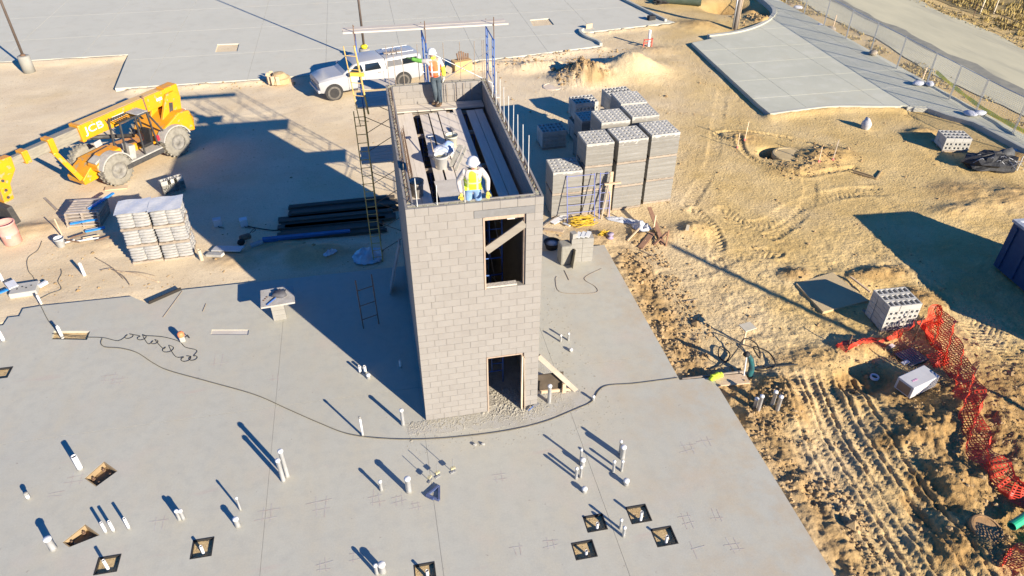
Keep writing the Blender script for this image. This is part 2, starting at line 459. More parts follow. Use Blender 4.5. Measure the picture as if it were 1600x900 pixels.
TRACKS = [  # centre line, half width, depth, lug spacing
    ([(10.661, -0.008), (10.267, -1.413), (10.025, -2.810), (9.910, -4.479), (9.802, -6.678)], 0.05, 0.05, 0.4),
    ([(10.927, -0.060), (10.536, -1.466), (10.296, -2.864), (10.178, -4.533), (10.072, -6.732)], 0.16, 0.035, 0.16),
    ([(11.230, -0.120), (10.842, -1.527), (10.602, -2.924), (10.478, -4.592), (10.371, -6.791)], 0.045, 0.06, 0.4),
    ([(11.496, -0.173), (11.093, -1.577), (10.856, -2.975), (10.746, -4.645), (10.642, -6.845)], 0.15, 0.035, 0.16),
    ([(11.762, -0.225), (11.362, -1.630), (11.127, -3.028), (11.014, -4.699), (10.912, -6.899)], 0.05, 0.075, 0.4),
    ([(12.028, -0.278), (11.632, -1.683), (11.398, -3.082), (11.283, -4.752), (11.182, -6.952)], 0.17, 0.04, 0.16),
    ([(12.370, -0.346), (11.973, -1.751), (11.737, -3.149), (11.630, -4.821), (11.538, -7.023)], 0.05, 0.06, 0.4),
    ([(12.617, -0.395), (12.242, -1.804), (12.009, -3.203), (11.898, -4.874), (11.794, -7.074)], 0.15, 0.035, 0.16),
    ([(12.883, -0.447), (12.512, -1.858), (12.263, -3.254), (12.166, -4.927), (12.065, -7.128)], 0.05, 0.07, 0.4),
    ([(10.357, 0.053), (9.962, -1.353), (9.720, -2.749), (9.611, -4.420), (9.489, -6.616)], 0.14, 0.03, 0.16),
    ([(13.149, -0.500), (12.763, -1.908), (12.534, -3.307), (12.434, -4.981), (12.335, -7.182)], 0.12, 0.03, 0.16),
    ([(17.350, 4.153), (17.838, 2.867), (18.128, 1.007), (18.470, -0.820), (19.5, -2)], .55, .07, .17),
    ([(12.011, 9.639), (12.111, 8.589), (11.928, 7.275), (11.469, 6.373)], .3, .06, .22),
    ([(14.166, 7.210), (15.636, 8.148), (17.236, 9.704), (18.384, 11.866)], .3, .05, .22),
    ([(13.176, 9.410), (13.496, 8.317), (14.503, 8.119), (16.556, 9.284), (19.292, 9.871), (21.731, 9.392)], .4, .045, .24),
    ([(9.179, 5.559), (10.391, 5.524), (12.222, 6.225), (13.740, 6.146)], .35, .05, .22),
    ([(17.029, 15.944), (16.527, 14.225), (17.013, 12.649), (18.026, 11.622), (19.531, 11.769), (20.745, 11.917)], .14, .07, .2),
    ([(16.549, 15.293), (16.167, 16.650), (17.649, 16.516), (18.843, 15.818), (20.015, 14.836), (20.463, 12.768)], .12, .06, .2),
    ([(19.008, 22.076), (16.429, 17.228), (14.341, 13.302), (11.958, 10.187)], .3, .03, .24),
    ([(20.715, 12.384), (20.376, 9.658), (20.044, 8.061), (18.348, 5.018)], .3, .03, .24),
    ([(26.200, 12.332), (25.127, 9.314), (24.461, 6.670)], .25, .04, .22),
    ([(27.018, 16.818), (25.467, 13.185), (24.713, 10.001), (24.716, 7.682)], .3, .03, .24),
    ([(-8.388, 22.883), (-5.876, 23.232), (-3.937, 23.724), (-1.312, 21.502)], .3, .02, .3),
    ([(-18.655, 24.886), (-15.225, 23.408), (-11.948, 27.123)], .3, .02, .3),
]
MOUNDS = [  # x, y, rx, ry, height, roughness, dug
    (*(14.806, 25.842), 1.9, 1.7, 1.15, .05, 0), (*(11.623, 25.369), 1.4, 1.2, 1.0, .35, .8), (*(12.194, 24.416), 1.0, .8, .35, .30, .8), (*(9.086, 27.401), 1.6, .6, .40, .25, .2), (*(7.659, 28.134), 1.3, .6, .30, .25, .2),
    (*(10.653, 27.325), 1.0, .6, .30, .2, .1), (*(4.772, 28.465), .9, .7, .4, .2, 0), (*(6.326, 28.393), .8, .5, .3, .2, .1),
    (*(-5.520, 28.380), .8, .5, .30, .2, 0), (*(17.442, 29.149), 1.6, .8, .15, .2, .3), (*(10.059, -0.637), .9, .7, .30, .3, .9), (*(10.249, -1.409), .6, .8, .28, .3, .9),
    (*(9.209, -1.704), 1.0, .7, .08, .4, .8), (*(13.876, -2.628), 1.5, .7, .22, .4, 1), (*(12.813, -3.133), 1.3, .5, .18, .4, 1), (*(15.729, -2.495), .9, 1.2, .25, .4, .9),
    (*(12.827, -4.658), .9, 1.1, .32, .4, 1), (*(14.261, -4.736), .8, .8, .25, .5, 1), (*(11.875, -6.343), 1.0, .8, .22, .5, 1), (*(15.554, -3.906), .8, 1.2, .2, .5, 1), (*(13.077, -6.752), 1.0, .8, .2, .4, 1),
    (*(12.173, -1.402), .7, .5, .12, .3, .6), (*(13.456, 0.630), .9, .4, .12, .3, .5), (*(11.834, 0.493), 1.3, .5, .10, .5, .6),
    (*(16.658, 4.085), 1.5, .5, .22, .5, .8), (*(17.258, 2.418), .7, .7, .25, .5, .9), (*(13.710, 4.666), .6, .4, .2, .5, .8), (*(19.912, 13.216), 1.5, .8, .30, .5, .7), (*(18.349, 12.193), 1.5, .6, .18, .5, .5),
    (*(17.339, 15.884), .8, .8, .12, .4, .6), (*(-3.044, 9.144), 1.6, .8, .35, .25, .6), (*(-4.477, 9.956), 1.4, .8, .2, .3, .6), (*(-6.045, 9.391), 1.0, .7, .15, .3, .5),
    (*(27.708, 33.556), 1.6, 1.3, .5, .5, .8), (*(27.705, 36.013), 1.0, 1.0, .3, .5, .8), (*(24.689, 30.423), 1.2, .7, .25, .5, .7), (*(22.475, 33.785), 1.6, 1.2, .30, .3, .6),
    (*(23.901, 8.967), 1.5, 1.0, .15, .4, .6), (*(28.378, 11.219), 1.0, .8, .25, .4, .8), (*(25.652, 8.052), 1.5, 1.0, .25, .4, .6), (*(26.118, 14.551), 1.0, .6, .25, .4, .6),
    (*(7.367, 8.312), 1.2, .9, .12, .4, .5), (*(9.391, 8.149), 1.0, .7, .18, .5, .7), (*(7.368, 5.916), .8, 1.5, .1, .5, .5), (*(11.415, 8.232), .9, .6, .22, .4, .3),
    (*(22.769, 7.526), 1.6, .6, .18, .4, .4), (*(10.886, -2.517), .5, .8, -.05, .2, .1), (*(-11.230, 11.740), 1.4, .9, .12, .3, .3), (*(-14.179, 13.266), 1.3, .6, .15, .3, .5)]
PITS = [(*(26.827, 37.926), 1.7, 1.4, .9), (*(28.448, 34.212), .8, 2.0, .35), (*(13.091, -0.687), 1.0, .55, .28), (*(15.107, 0.088), .6, .5, .2), (*(12.183, -4.732), .35, .7, .14), (*(17.842, 14.107), .55, .45, .6),
        (*(9.530, -0.879), .6, .4, .12), (*(11.558, -5.194), .22, .6, .12), (*(13.445, -6.125), .5, .4, .15)]
def ground_z(X, Y):
    z = np.full(X.shape, -.2) + .07 * fbm(X * .16, Y * .16, 3, 3) + .05 * fbm(X * .8, Y * .8, 5, 4)
    dug = np.zeros(X.shape)
    # packed yard behind the slab lies almost level with it
    z = z + .10 * np.clip((10.5 - Y) / 2.5, 0, 1) * np.clip((7.2 - X) / 1.0, 0, 1)
    # rough spoil strip along the slab's right edge and the churned corner
    ed = np.where(Y > 0, X - 7.5, X - 8.5)
    strip = np.exp(-((ed - .65) / .75) ** 2) * np.clip((8.5 - Y) / 2, 0, 1)
    n1 = fbm(X * 2.6, Y * 2.6, 11, 4, .6)
    z = z + strip * (.05 + .30 * n1); dug = np.maximum(dug, strip * .85)
    rough = np.clip((X - 8.5) / 2, 0, 1) * np.clip((9 - Y) / 4, 0, 1)
    z = z + rough * .09 * fbm(X * 3.1, Y * 3.1, 19, 4, .6)
    churn = np.clip((X - 12.2) / 1.2, 0, 1) * np.clip((-.2 - Y) / 1.2, 0, 1)
    z = z + churn * .20 * fbm(X * 2.2, Y * 2.2, 23, 5, .6); dug = np.maximum(dug, churn * .95)
    yard = np.clip((X - 7) / 3, 0, 1)
    z = z + yard * (.032 * fbm(X * 7, Y * 7, 29, 4, .65) + .05 * np.maximum(0, fbm(X * 1.3, Y * 1.3, 37, 3) - .12))
    rid = np.abs(fbm(X * 5.5, Y * 5.5, 83, 3, .6)); z = z + (rough * .10 + strip * .16 + churn * .14) * (np.maximum(0, .16 - rid) - .03)
    tz = np.clip((X - 8.6) / .5, 0, 1) * np.clip((13.2 - X) / .6, 0, 1) * np.clip((.4 - Y) / 1, 0, 1); dug = np.maximum(dug, tz * .35)
    for x, y, rx, ry, h, rg, dg in MOUNDS:
        mk = (abs(X - x) < 2.6 * rx) & (abs(Y - y) < 2.6 * ry)
        if not mk.any(): continue
        x_, y_ = X[mk], Y[mk]
        wob = 1 + .5 * fbm(x_ * .9, y_ * .9, 41, 3)
        g = np.exp(-(((x_ - x) / rx) ** 2 + ((y_ - y) / ry) ** 2) * 1.3 * wob)
        z[mk] += h * g * (1 + rg * 2.2 * fbm(x_ * 3.2, y_ * 3.2, 43, 4, .65)) + g * rg * .10 * fbm(x_ * 7, y_ * 7, 47, 3)
        dug[mk] = np.maximum(dug[mk], dg * np.clip(g * 1.5 + .8 * fbm(x_ * 2, y_ * 2, 53, 3), 0, 1) * (g > .12))
    for x, y, rx, ry, h in PITS:
        q = (((X - x) / rx) ** 2 + ((Y - y) / ry) ** 2)
        g = 1 / (1 + q ** 3)
        z = z - h * g * (1 + .4 * fbm(X * 2, Y * 2, 61, 3)); dug = np.maximum(dug, np.clip(g * 1.2, 0, .9))
    for pts, hw, dep, lug in TRACKS:
        xs = [p[0] for p in pts]; ys = [p[1] for p in pts]
        mk = (X > min(xs) - 1.2) & (X < max(xs) + 1.2) & (Y > min(ys) - 1.2) & (Y < max(ys) + 1.2)
        if not mk.any(): continue
        x_, y_ = X[mk], Y[mk]
        sp = [(p.x, p.y) for p in spline(pts, 5)]
        d, s_, sd = poly_dist(x_, y_, sp)
        br = np.clip((.9 if hw < .18 else .55) + 1.6 * fbm(x_ * .8, y_ * .8, 67, 3), 0, 1.2)
        inside = 1 / (1 + (d / hw) ** 10)
        lugs = np.where(np.sin((s_ + np.where(sd > 0, lug / 2, 0) + .6 * d) * 2 * PI / lug) > .1, 1., 0.)
        rim = np.exp(-((d - hw - .07) / .08) ** 2)
        z[mk] += br * (-dep * inside * (.45 + .8 * lugs) + dep * .75 * rim * (.6 + 1.5 * fbm(x_ * 4, y_ * 4, 71, 3)))
    # earth banked up against the paving
    for pl_, top, wd in (([(-60, 34.3), (-15.4, 34.3)], -.05, .7), ([(-13.6, 28.3), (-5.9, 28.25), (8.3, 29.2), (14.3, 30.2)], -.06, .45), ([(14.4, 33.3), (21, 34.3)], -.06, .4),
                        ([(19.692, 17.906), (21.325, 18.100), (23.431, 18.213), (25.829, 17.835), (27.0, 17.6)], -.04, .35)):
        d, _s, _d = poly_dist(X, Y, pl_)
        g = np.exp(-(d / wd) ** 2); n_ = fbm(X * 2.5, Y * 2.5, 103, 4, .6)
        z = np.where(g > .02, z + g * np.maximum(0, top - z + .10 * n_) + g * .05 * n_, z)
    # levelled beds under what is paved or built on
    for poly, dz in ((SLAB_POLY, -.55), (LOT_POLY, -.5), (DRIVE_POLY, -.5)):
        e_ = .16
        ins = inpoly(X - e_, Y - e_, poly) & inpoly(X + e_, Y - e_, poly) & inpoly(X - e_, Y + e_, poly) & inpoly(X + e_, Y + e_, poly)
        z = np.where(ins, dz, np.where(inpoly(X, Y, poly), np.minimum(z, -.24), z))
    flat = np.clip((X - 30.8) / .8, 0, 1) * np.clip((44.5 - X) / 2, 0, 1)
    z = z * (1 - flat) + flat * (-.22)
    far = np.clip((np.hypot(X, Y - 15) - 60) / 60, 0, 1)
    return z * (1 - far) + far * -.3, dug
xs = np.concatenate([-16 - np.geomspace(1, 500, 26)[::-1], seg(-16, 7.2, .16), seg(7.2, 14.2, .043), seg(14.2, 19.5, .058), seg(19.5, 33, .14), 33 + np.geomspace(.3, 500, 30)])
ys = np.concatenate([-9 - np.geomspace(.5, 400, 14)[::-1], seg(-9, 1.2, .045), seg(1.2, 8.6, .062), seg(8.6, 17, .085), seg(17, 38, .15), 38 + np.geomspace(.4, 500, 26)])
GX, GY = np.meshgrid(xs, ys)
GZ, GD = ground_z(GX, GY)
nx, ny = len(xs), len(ys)
idx = np.arange(nx * ny).reshape(ny, nx)
quads = np.stack([idx[:-1, :-1], idx[:-1, 1:], idx[1:, 1:], idx[1:, :-1]], -1).reshape(-1, 4)
me = bpy.data.meshes.new("ground")
co = np.stack([GX, GY, GZ], -1).reshape(-1, 3).astype(np.float32)
me.vertices.add(len(co)); me.vertices.foreach_set("co", co.ravel())
me.loops.add(len(quads) * 4); me.loops.foreach_set("vertex_index", quads.ravel().astype(np.int32))
me.polygons.add(len(quads)); me.polygons.foreach_set("loop_start", np.arange(0, len(quads) * 4, 4, dtype=np.int32))
me.update(); me.validate()
me.shade_smooth()
a = me.attributes.new("dug", 'FLOAT', 'POINT'); a.data.foreach_set("value", GD.ravel().astype(np.float32))
me.materials.append(EARTH)
ground = struct(link("ground", me))
def gz(x, y):
    z, _ = ground_z(np.array([float(x)]), np.array([float(y)])); return float(z[0])
def gp(p, dz=0.0): return (p[0], p[1], gz(p[0], p[1]) + dz)

# loose clods and pebbles lying on the earth
def clods():
    rr = np.random.RandomState(5); b = MB()
    zones = [((7.6, 9.6), (-.3, 7.8), 1300, .05), ((8.55, 10.2), (-8, -.6), 1000, .055), ((9, 19), (-8, 8), 1500, .035), ((9, 30), (-8, 27), 5200, .018), ((9, 17), (-8, 3), 2500, .02), ((-22, 8), (9, 28), 1500, .014), ((12.3, 19), (-8, .5), 900, .05), ((7, 30), (8, 30), 1300, .04),
             (((11.513, 25.390)[0] - 1.5, (11.513, 25.390)[0] + 1.5), ((11.513, 25.390)[1] - 1.2, (11.513, 25.390)[1] + 1.2), 380, .07),
             (((27.341, 32.848)[0] - 2.5, (27.341, 32.848)[0] + 2), ((27.341, 32.848)[1] - 2, (27.341, 32.848)[1] + 2.5), 260, .12), (((19.585, 12.940)[0] - 2.5, (19.585, 12.940)[0] + 2), ((19.585, 12.940)[1] - 1.5, (19.585, 12.940)[1] + 1.5), 350, .06),
             ((-13, 7), (8, 12), 500, .035), ((7.6, 16), (27.3, 30), 400, .06), ((-14, 8), (27.4, 28.3), 350, .05), ((-22, 7), (9, 28), 300, .03)]
    P = []
    for (x0, x1), (y0, y1), n, s in zones:
        x = rr.uniform(x0, x1, n); y = rr.uniform(y0, y1, n); sz = s * rr.lognormal(-.35, .5, n)
        keep = fbm(x * 1.2, y * 1.2, 97, 3) > -.06
        P.append(np.stack([x[keep], y[keep], sz[keep]], 1))
    P = np.concatenate(P)
    z, _ = ground_z(P[:, 0].copy(), P[:, 1].copy())
    for poly in (SLAB_POLY, LOT_POLY, DRIVE_POLY):
        k = ~inpoly(P[:, 0], P[:, 1], poly); P = P[k]; z = z[k]
    base = [(1, 0, 0), (.3, .95, 0), (-.8, .6, 0), (-.8, -.6, 0), (.3, -.95, 0), (0, 0, .9), (0, 0, -.7)]
    F = [(i, (i + 1) % 5, 5) for i in range(5)] + [((i + 1) % 5, i, 6) for i in range(5)]
    for (x, y, s), zz in zip(P, z):
        a = rr.uniform(0, 6.28); c_, s_ = math.cos(a), math.sin(a); j = rr.uniform(.6, 1.25, (7, 3))
        b.add([(x + s * (p[0] * q[0] * c_ - p[1] * q[1] * s_), y + s * (p[0] * q[0] * s_ + p[1] * q[1] * c_), zz + s * (.25 + p[2] * q[2] * .75)) for p, q in zip(base, j)], F)
    o = stuff(b.build("dirt_clods", mat("clod_soil", (.42, .29, .145), (.28, .185, .085), 1.2, .95, bump=.6, bs=40, world=True)))
    tag(o, "loose clods and pebbles scattered over the bare dirt", "dirt clods")
clods()

# ------------------------------------------------------------------ paving in panels
def clip_cell(poly, x0, x1, y0, y1):
    for ax, val, keep_gt in ((0, x0, True), (0, x1, False), (1, y0, True), (1, y1, False)):
        out = []; k = len(poly)
        for i in range(k):
            a, b = poly[i], poly[(i + 1) % k]
            ia = (a[ax] >= val) if keep_gt else (a[ax] <= val); ib = (b[ax] >= val) if keep_gt else (b[ax] <= val)
            if ia: out.append(a)
            if ia != ib:
                t = (val - a[ax]) / (b[ax] - a[ax]); out.append((a[0] + (b[0] - a[0]) * t, a[1] + (b[1] - a[1]) * t))
        poly = out
        if len(poly) < 3: return []
    res = []
    for p in poly:
        if not res or abs(p[0] - res[-1][0]) + abs(p[1] - res[-1][1]) > 1e-4: res.append(p)
    if len(res) > 2 and abs(res[0][0] - res[-1][0]) + abs(res[0][1] - res[-1][1]) < 1e-4: res.pop()
    return res
def inset(poly, d):
    k = len(poly); ar = sum(poly[i][0] * poly[(i + 1) % k][1] - poly[(i + 1) % k][0] * poly[i][1] for i in range(k)); s = 1 if ar > 0 else -1; out = []
    for i in range(k):
        p0, p, p1 = Vector(poly[i - 1]), Vector(poly[i]), Vector(poly[(i + 1) % k])
        e0 = (p - p0).normalized(); e1 = (p1 - p).normalized(); n0 = Vector((-e0.y, e0.x)) * s; n1 = Vector((-e1.y, e1.x)) * s
        m_ = n0 + n1; m_ = m_ / max(.3, m_.dot(m_) / 2); q = p + m_ * d; out.append((q.x, q.y))
    return out
def paving(name, poly, X, Y, z0, z1, m_, gap, holes=(), bev=0):
    root = bpy.data.objects.new(name, None); C.objects.link(root); struct(root)
    for i in range(len(X) - 1):
        for j in range(len(Y) - 1):
            c_ = clip_cell(poly, X[i] + gap / 2, X[i + 1] - gap / 2, Y[j] + gap / 2, Y[j + 1] - gap / 2)
            if len(c_) < 3: continue
            ar = abs(sum(c_[k][0] * c_[(k + 1) % len(c_)][1] - c_[(k + 1) % len(c_)][0] * c_[k][1] for k in range(len(c_)))) / 2
            if ar < .02: continue
            hs = [h for h in holes if X[i] < sum(p[0] for p in h) / len(h) < X[i + 1] and Y[j] < sum(p[1] for p in h) / len(h) < Y[j + 1]]
            MB().prism(c_, z0, z1, hs).build("panel", m_, root, bevel=bev)
    # the joints: a darker filler just below the surface
    MB().prism(inset(poly, .03), z0 - .02, z1 - .012, [inset(h, -.03) for h in holes]).build("joint_filler", mat("joint_dark", (.40, .385, .34), rough=.95), root)
    return root

def sq(c, wx, wy, rz=0):
    cr, sr = math.cos(rz), math.sin(rz)
    return [(c[0] + x * cr - y * sr, c[1] + x * sr + y * cr) for x, y in ((-wx / 2, -wy / 2), (wx / 2, -wy / 2), (wx / 2, wy / 2), (-wx / 2, wy / 2))]
# openings left in the building slab
DIAMONDS = [[(-8.367, 0.204), (-7.945, -0.198), (-8.358, -0.622), (-8.712, -0.288)], [(-8.324, -1.744), (-7.903, -2.131), (-8.517, -2.339), (-8.707, -2.172)]]
BLOCKOUTS = [((3.637, -4.084), .50, .46), ((4.746, -4.046), .52, .50), ((5.128, -4.756), .52, .50), ((3.181, -4.732), .52, .46), ((-5.491, -2.957), .48, .52), ((-7.534, -2.985), .50, .46), ((-0.492, -4.580), .48, .46), ((-12.207, 4.358), .5, .5)]
STRIPS = [[(-11.237, 5.746), (-11.285, 6.172), (-10.143, 5.946), (-10.123, 5.494)], [(-6.347, 5.003), (-6.342, 5.261), (-5.176, 5.030), (-5.172, 4.770)]]
holes = [d[::-1] for d in DIAMONDS] + [sq(c_, a_, b_) for c_, a_, b_ in BLOCKOUTS] + STRIPS
slab = paving("building_slab", SLAB_POLY, [-16.6, (-4.127, -2.228)[0], (-0.088, -3.030)[0], (4.001, -3.842)[0], 8.6], [-9.1, 1.35, 7.9], -.42, 0.0, SLAB, .008, holes)
# parking lot
LH = [[(-9.885, 35.323), (-8.523, 35.192), (-8.482, 33.634), (-9.839, 33.708)], [(11.080, 36.782), (12.510, 36.906), (12.494, 35.341), (10.969, 35.255)]]
lot = paving("parking_lot", LOT_POLY, [-41, -36, -31.5, -27, -22.4, -17.8, -12.8, -7.4, -3, 1.6, 6.2, 10.7, 14.8, 19.4, 24], [28, 33.2, 38.6, 44, 50, 56, 62, 70, 79], -.45, -.03, LOT, .016, LH)
for h in LH:
    MB().prism(h, -.4, -.09).build("dirt_patch", EARTH, lot)
# far driveway of tooled panels
dx = [(20.261, 29.645)[0] - .6, 21.95, 26.2, 29.75, 32]
DY = [8.8, 12.5, 16.4, 20.0, 22.6, 25.4, 28.0, 31.5, 35.5, 41]
drive = paving("driveway", DRIVE_POLY, dx, DY, -.45, 0.02, DRIVE, .02)

# foundation forms, chalk and openings
for d in DIAMONDS:
    cx = sum(p[0] for p in d) / 4; cy = sum(p[1] for p in d) / 4
    MB().prism(d[::-1], -.45, -.17).build("pit_floor", mat("pit_soil", (.30, .20, .10), (.20, .135, .065), 6, .95, bump=.8, world=True), slab)
    fb = MB()
    for i in range(4):
        a_, b_ = Vector((*d[i], -.2)), Vector((*d[(i + 1) % 4], -.2)); c3 = Vector((cx, cy, -.2))
        n_ = (c3 - (a_ + b_) / 2); n_.z = 0; n_.normalize()
        fb.beam(a_ + n_ * .015, b_ + n_ * .015, .024, .39) if i in (2, 3, 0) else None
    fb.build("form_board", mat("form_wood", (.34, .25, .14), (.27, .19, .10), 3, .85), slab)
    for k in range(4):
        p = Vector((cx, cy)) + (Vector(d[k]) - Vector((cx, cy))) * .52
        MB().tube([(p.x, p.y, -.2), (p.x, p.y, -.04)], .022, 6).lathe([(.045, 0), (.045, .03)], 6, (p.x, p.y, -.12)).build("anchor_bolt", RUST, slab)
for (c_, a_, b_) in BLOCKOUTS:
    MB().prism(sq(c_, a_ - .03, b_ - .03), -.4, -.07).build("sand_bed", SAND, slab)
    # black foam edge of the block-out
    fr = MB(); t_ = .028
    for x0, x1, y0, y1 in ((-a_ / 2 + .004, a_ / 2 - .004, -b_ / 2 + .004, -b_ / 2 + t_), (-a_ / 2 + .004, a_ / 2 - .004, b_ / 2 - t_, b_ / 2 - .004), (-a_ / 2 + .004, -a_ / 2 + t_, -b_ / 2 + t_, b_ / 2 - t_), (a_ / 2 - t_, a_ / 2 - .004, -b_ / 2 + t_, b_ / 2 - t_)):
        fr.box(c_[0] + x0, c_[0] + x1, c_[1] + y0, c_[1] + y1, -.36, .006)
    fr.build("edge_form", BLACK, slab)
MB().prism(STRIPS[0], -.4, -.09).build("sand_bed", SAND, slab)
MB().prism(STRIPS[1], -.4, -.03).build("recess_floor", mat("recess_concrete", (.55, .51, .45), (.50, .45, .38), 2, .9), slab)
# rust-red chalk hash marks of the layout
CH = mat("chalk", (.40, .32, .265), (.445, .43, .39), 7, .9, world=True, vlo=.3, vhi=.62)
rr = random.Random(3)
for (u, s_) in [((-4.089, -2.328), .5), ((-2.835, -2.295), .5), ((-2.738, -3.988), .3), ((-1.473, -2.373), .4), ((-0.931, -2.481), .3), ((-1.993, -3.889), .3), ((1.630, -2.289), .35), ((5.824, -4.427), .38), ((6.589, -4.449), .3), ((5.763, -5.296), .38),
                ((6.635, -5.333), .35), ((2.447, -4.432), .3), ((1.659, -4.412), .3), ((-6.603, -2.086), .4), ((-8.901, -0.261), .4), ((-9.234, -0.676), .3), ((-8.989, 3.525), .5), ((-5.965, 3.640), .5), ((-8.716, 3.333), .4), ((6.727, -2.333), .4), ((7.301, -2.266), .4), ((-4.206, 2.578), .3), ((-0.529, -2.753), .25)]:
    b = MB()
    for k in range(2):
        for ax in (0, 1):
            o_ = (k - .5) * s_ * rr.uniform(.35, .55); l_ = s_ * rr.uniform(.8, 1.3) / 2; w_ = .011
            sh_ = rr.uniform(-.15, .15) * s_; tw = R(rr.uniform(-7, 7))
            if rr.random() < .2: continue
            if ax: b.obox((u[0] + o_, u[1] + sh_, .002 + .0006 * k), (w_ * 2, l_ * 2, .001), tw)
            else: b.obox((u[0] + sh_, u[1] + o_, .0036 + .0006 * k), (l_ * 2, w_ * 2, .001), tw)
    b.build("chalk_mark", CH, slab)

# wooden edge form and stakes at the slab's notch
f = MB().beam((-7.66, 7.70, -.03), (*(-8.586, 7.072), -.03), .05, .26)
tag(f.build("form_board", mat("near_black_wood", (.03, .025, .02), rough=.9)), "dark form board set diagonally in the notch of the slab's back edge", "form board")  # board is one even near-black colour
b_ = thing("edge_form", "pale plank form bridging the slab corner beside the yellow vest", "plank", (0, 0, 0))
MB().beam((7.6, .20, -.10), (9.55, .16, -.10), .04, .2).build("board", OLDWOOD, b_)
MB().beam((8.52, -.07, -.03), (9.52, -.13, -.05), .40, .05).build("flat_plank", LUMBER, b_)

# ------------------------------------------------------------------ kerbs of the lot
KERB = concrete("kerb_concrete", (.46, .45, .37), (.41, .40, .33), (.36, .34, .28), (.45, .41, .32))
def ribbon(name, pts, wd, z0, z1, m_, label, cat):
    P = [Vector((p[0], p[1])) for p in pts]; L_ = []; R_ = []
    for i, p in enumerate(P):
        d = (P[min(i + 1, len(P) - 1)] - P[max(i - 1, 0)]).normalized(); n_ = Vector((-d.y, d.x))
        L_.append(p + n_ * wd / 2); R_.append(p - n_ * wd / 2)
    b = MB(); k = len(P)
    vs = [(p.x, p.y, z1) for p in L_] + [(p.x, p.y, z1) for p in R_] + [(p.x, p.y, z0) for p in L_] + [(p.x, p.y, z0) for p in R_]
    fs = []
    for i in range(k - 1):
        fs += [(i + k, i + k + 1, i + 1, i), (i, i + 1, i + 1 + 2 * k, i + 2 * k), (i + 1 + k, i + k, i + 3 * k, i + 3 * k + 1)]
    fs += [(0, 2 * k, 3 * k, k), (2 * k - 1, 4 * k - 1, 3 * k - 1, k - 1)]
    b.add(vs, fs)
    o = b.build(name, m_, bevel=.02); struct(o); return o
ribbon("kerb", [(p.x, p.y) for p in spline([(14.35, 30.35), (14.3, 31.0), (13.85, 32.0), (13.75, 33.2), (14.1, 33.75)], 6)], .2, -.4, .13, KERB, '', '')
ribbon("kerb", [(20.4, 34.6), (19.3, 40), (17.4, 56), (16, 76)], .2, -.4, .14, KERB, '', '')
ribbon("kerb", [(p.x, p.y) for p in spline([(21.9, 30.75), (23.9, 31.1), (25.7, 31.9), (27.6, 33.4), (29.0, 35.2), (29.6, 37.2), (29.9, 40)], 6)], .3, -.5, .10, KERB, '', '')
ribbon("kerb", [(p.x, p.y) for p in spline([(19.634, 18.002), (21.369, 18.178), (23.479, 18.293), (25.829, 17.835), (27.0, 17.6)], 6)], .22, -.4, .035, KERB, '', '')
ribbon("kerb", [(27.2, 17.35), (28.2, 17.0), (28.55, 16.1), (29.3, 14.9), (29.6, 9)], .16, -.45, .05, KERB, '', '')

# ------------------------------------------------------------------ road and field
def road():
    b = MB(); L_ = []; R_ = []; N_ = 120
    rr = random.Random(8)
    M, t, bs, co = newmat("old_asphalt", .9, .3)
    c = nmix(t, nnoise(t, co, .5, .35, .65, stretch=(1, .3, 1)), (.56, .51, .335), (.46, .425, .285))
    c = nmix(t, nnoise(t, co, .9, .55, .75, off=4, stretch=(1, .12, 1)), c, (.33, .31, .225))
    c = nmix(t, nnoise(t, co, 12, .6, .75, off=8), c, (.52, .48, .34))
    t.links.new(c, bs.inputs["Base Color"]); nbump(t, bs, co, [(50, .3, .01)])
    for i in range(N_):
        y = -20 + i * 1.0
        # the road bends slightly with distance
        x0 = 32.6 + .012 * (y - 20); x1 = 41.3 + .06 * (y - 25)
        L_.append((x0 + rr.uniform(-.12, .12) + .3 * math.sin(y * .5), y, -.175)); R_.append((x1 + rr.uniform(-.12, .12) + .2 * math.sin(y * .7), y, -.175))
    vs = L_ + R_; b.add(vs, [(i, i + N_, i + N_ + 1, i + 1) for i in range(N_ - 1)])
    o = b.build("road", M); struct(o)
    # darker sealed strip on the near side
    b = MB(); vs = [(34.9 + .012 * (y - 20) + .15 * math.sin(y * .9) + k * (.9 + .15 * math.sin(y * 1.7)), y, -.170) for k in (0, 1) for y in range(-20, 99)]
    n_ = 119; b.add(vs, [(i, i + n_, i + n_ + 1, i + 1) for i in range(n_ - 1)])
    o = b.build("road_seal_strip", mat("seal_asphalt", (.19, .185, .15), (.28, .265, .20), 1.2, .9, world=True, bump=.3), o)
road()
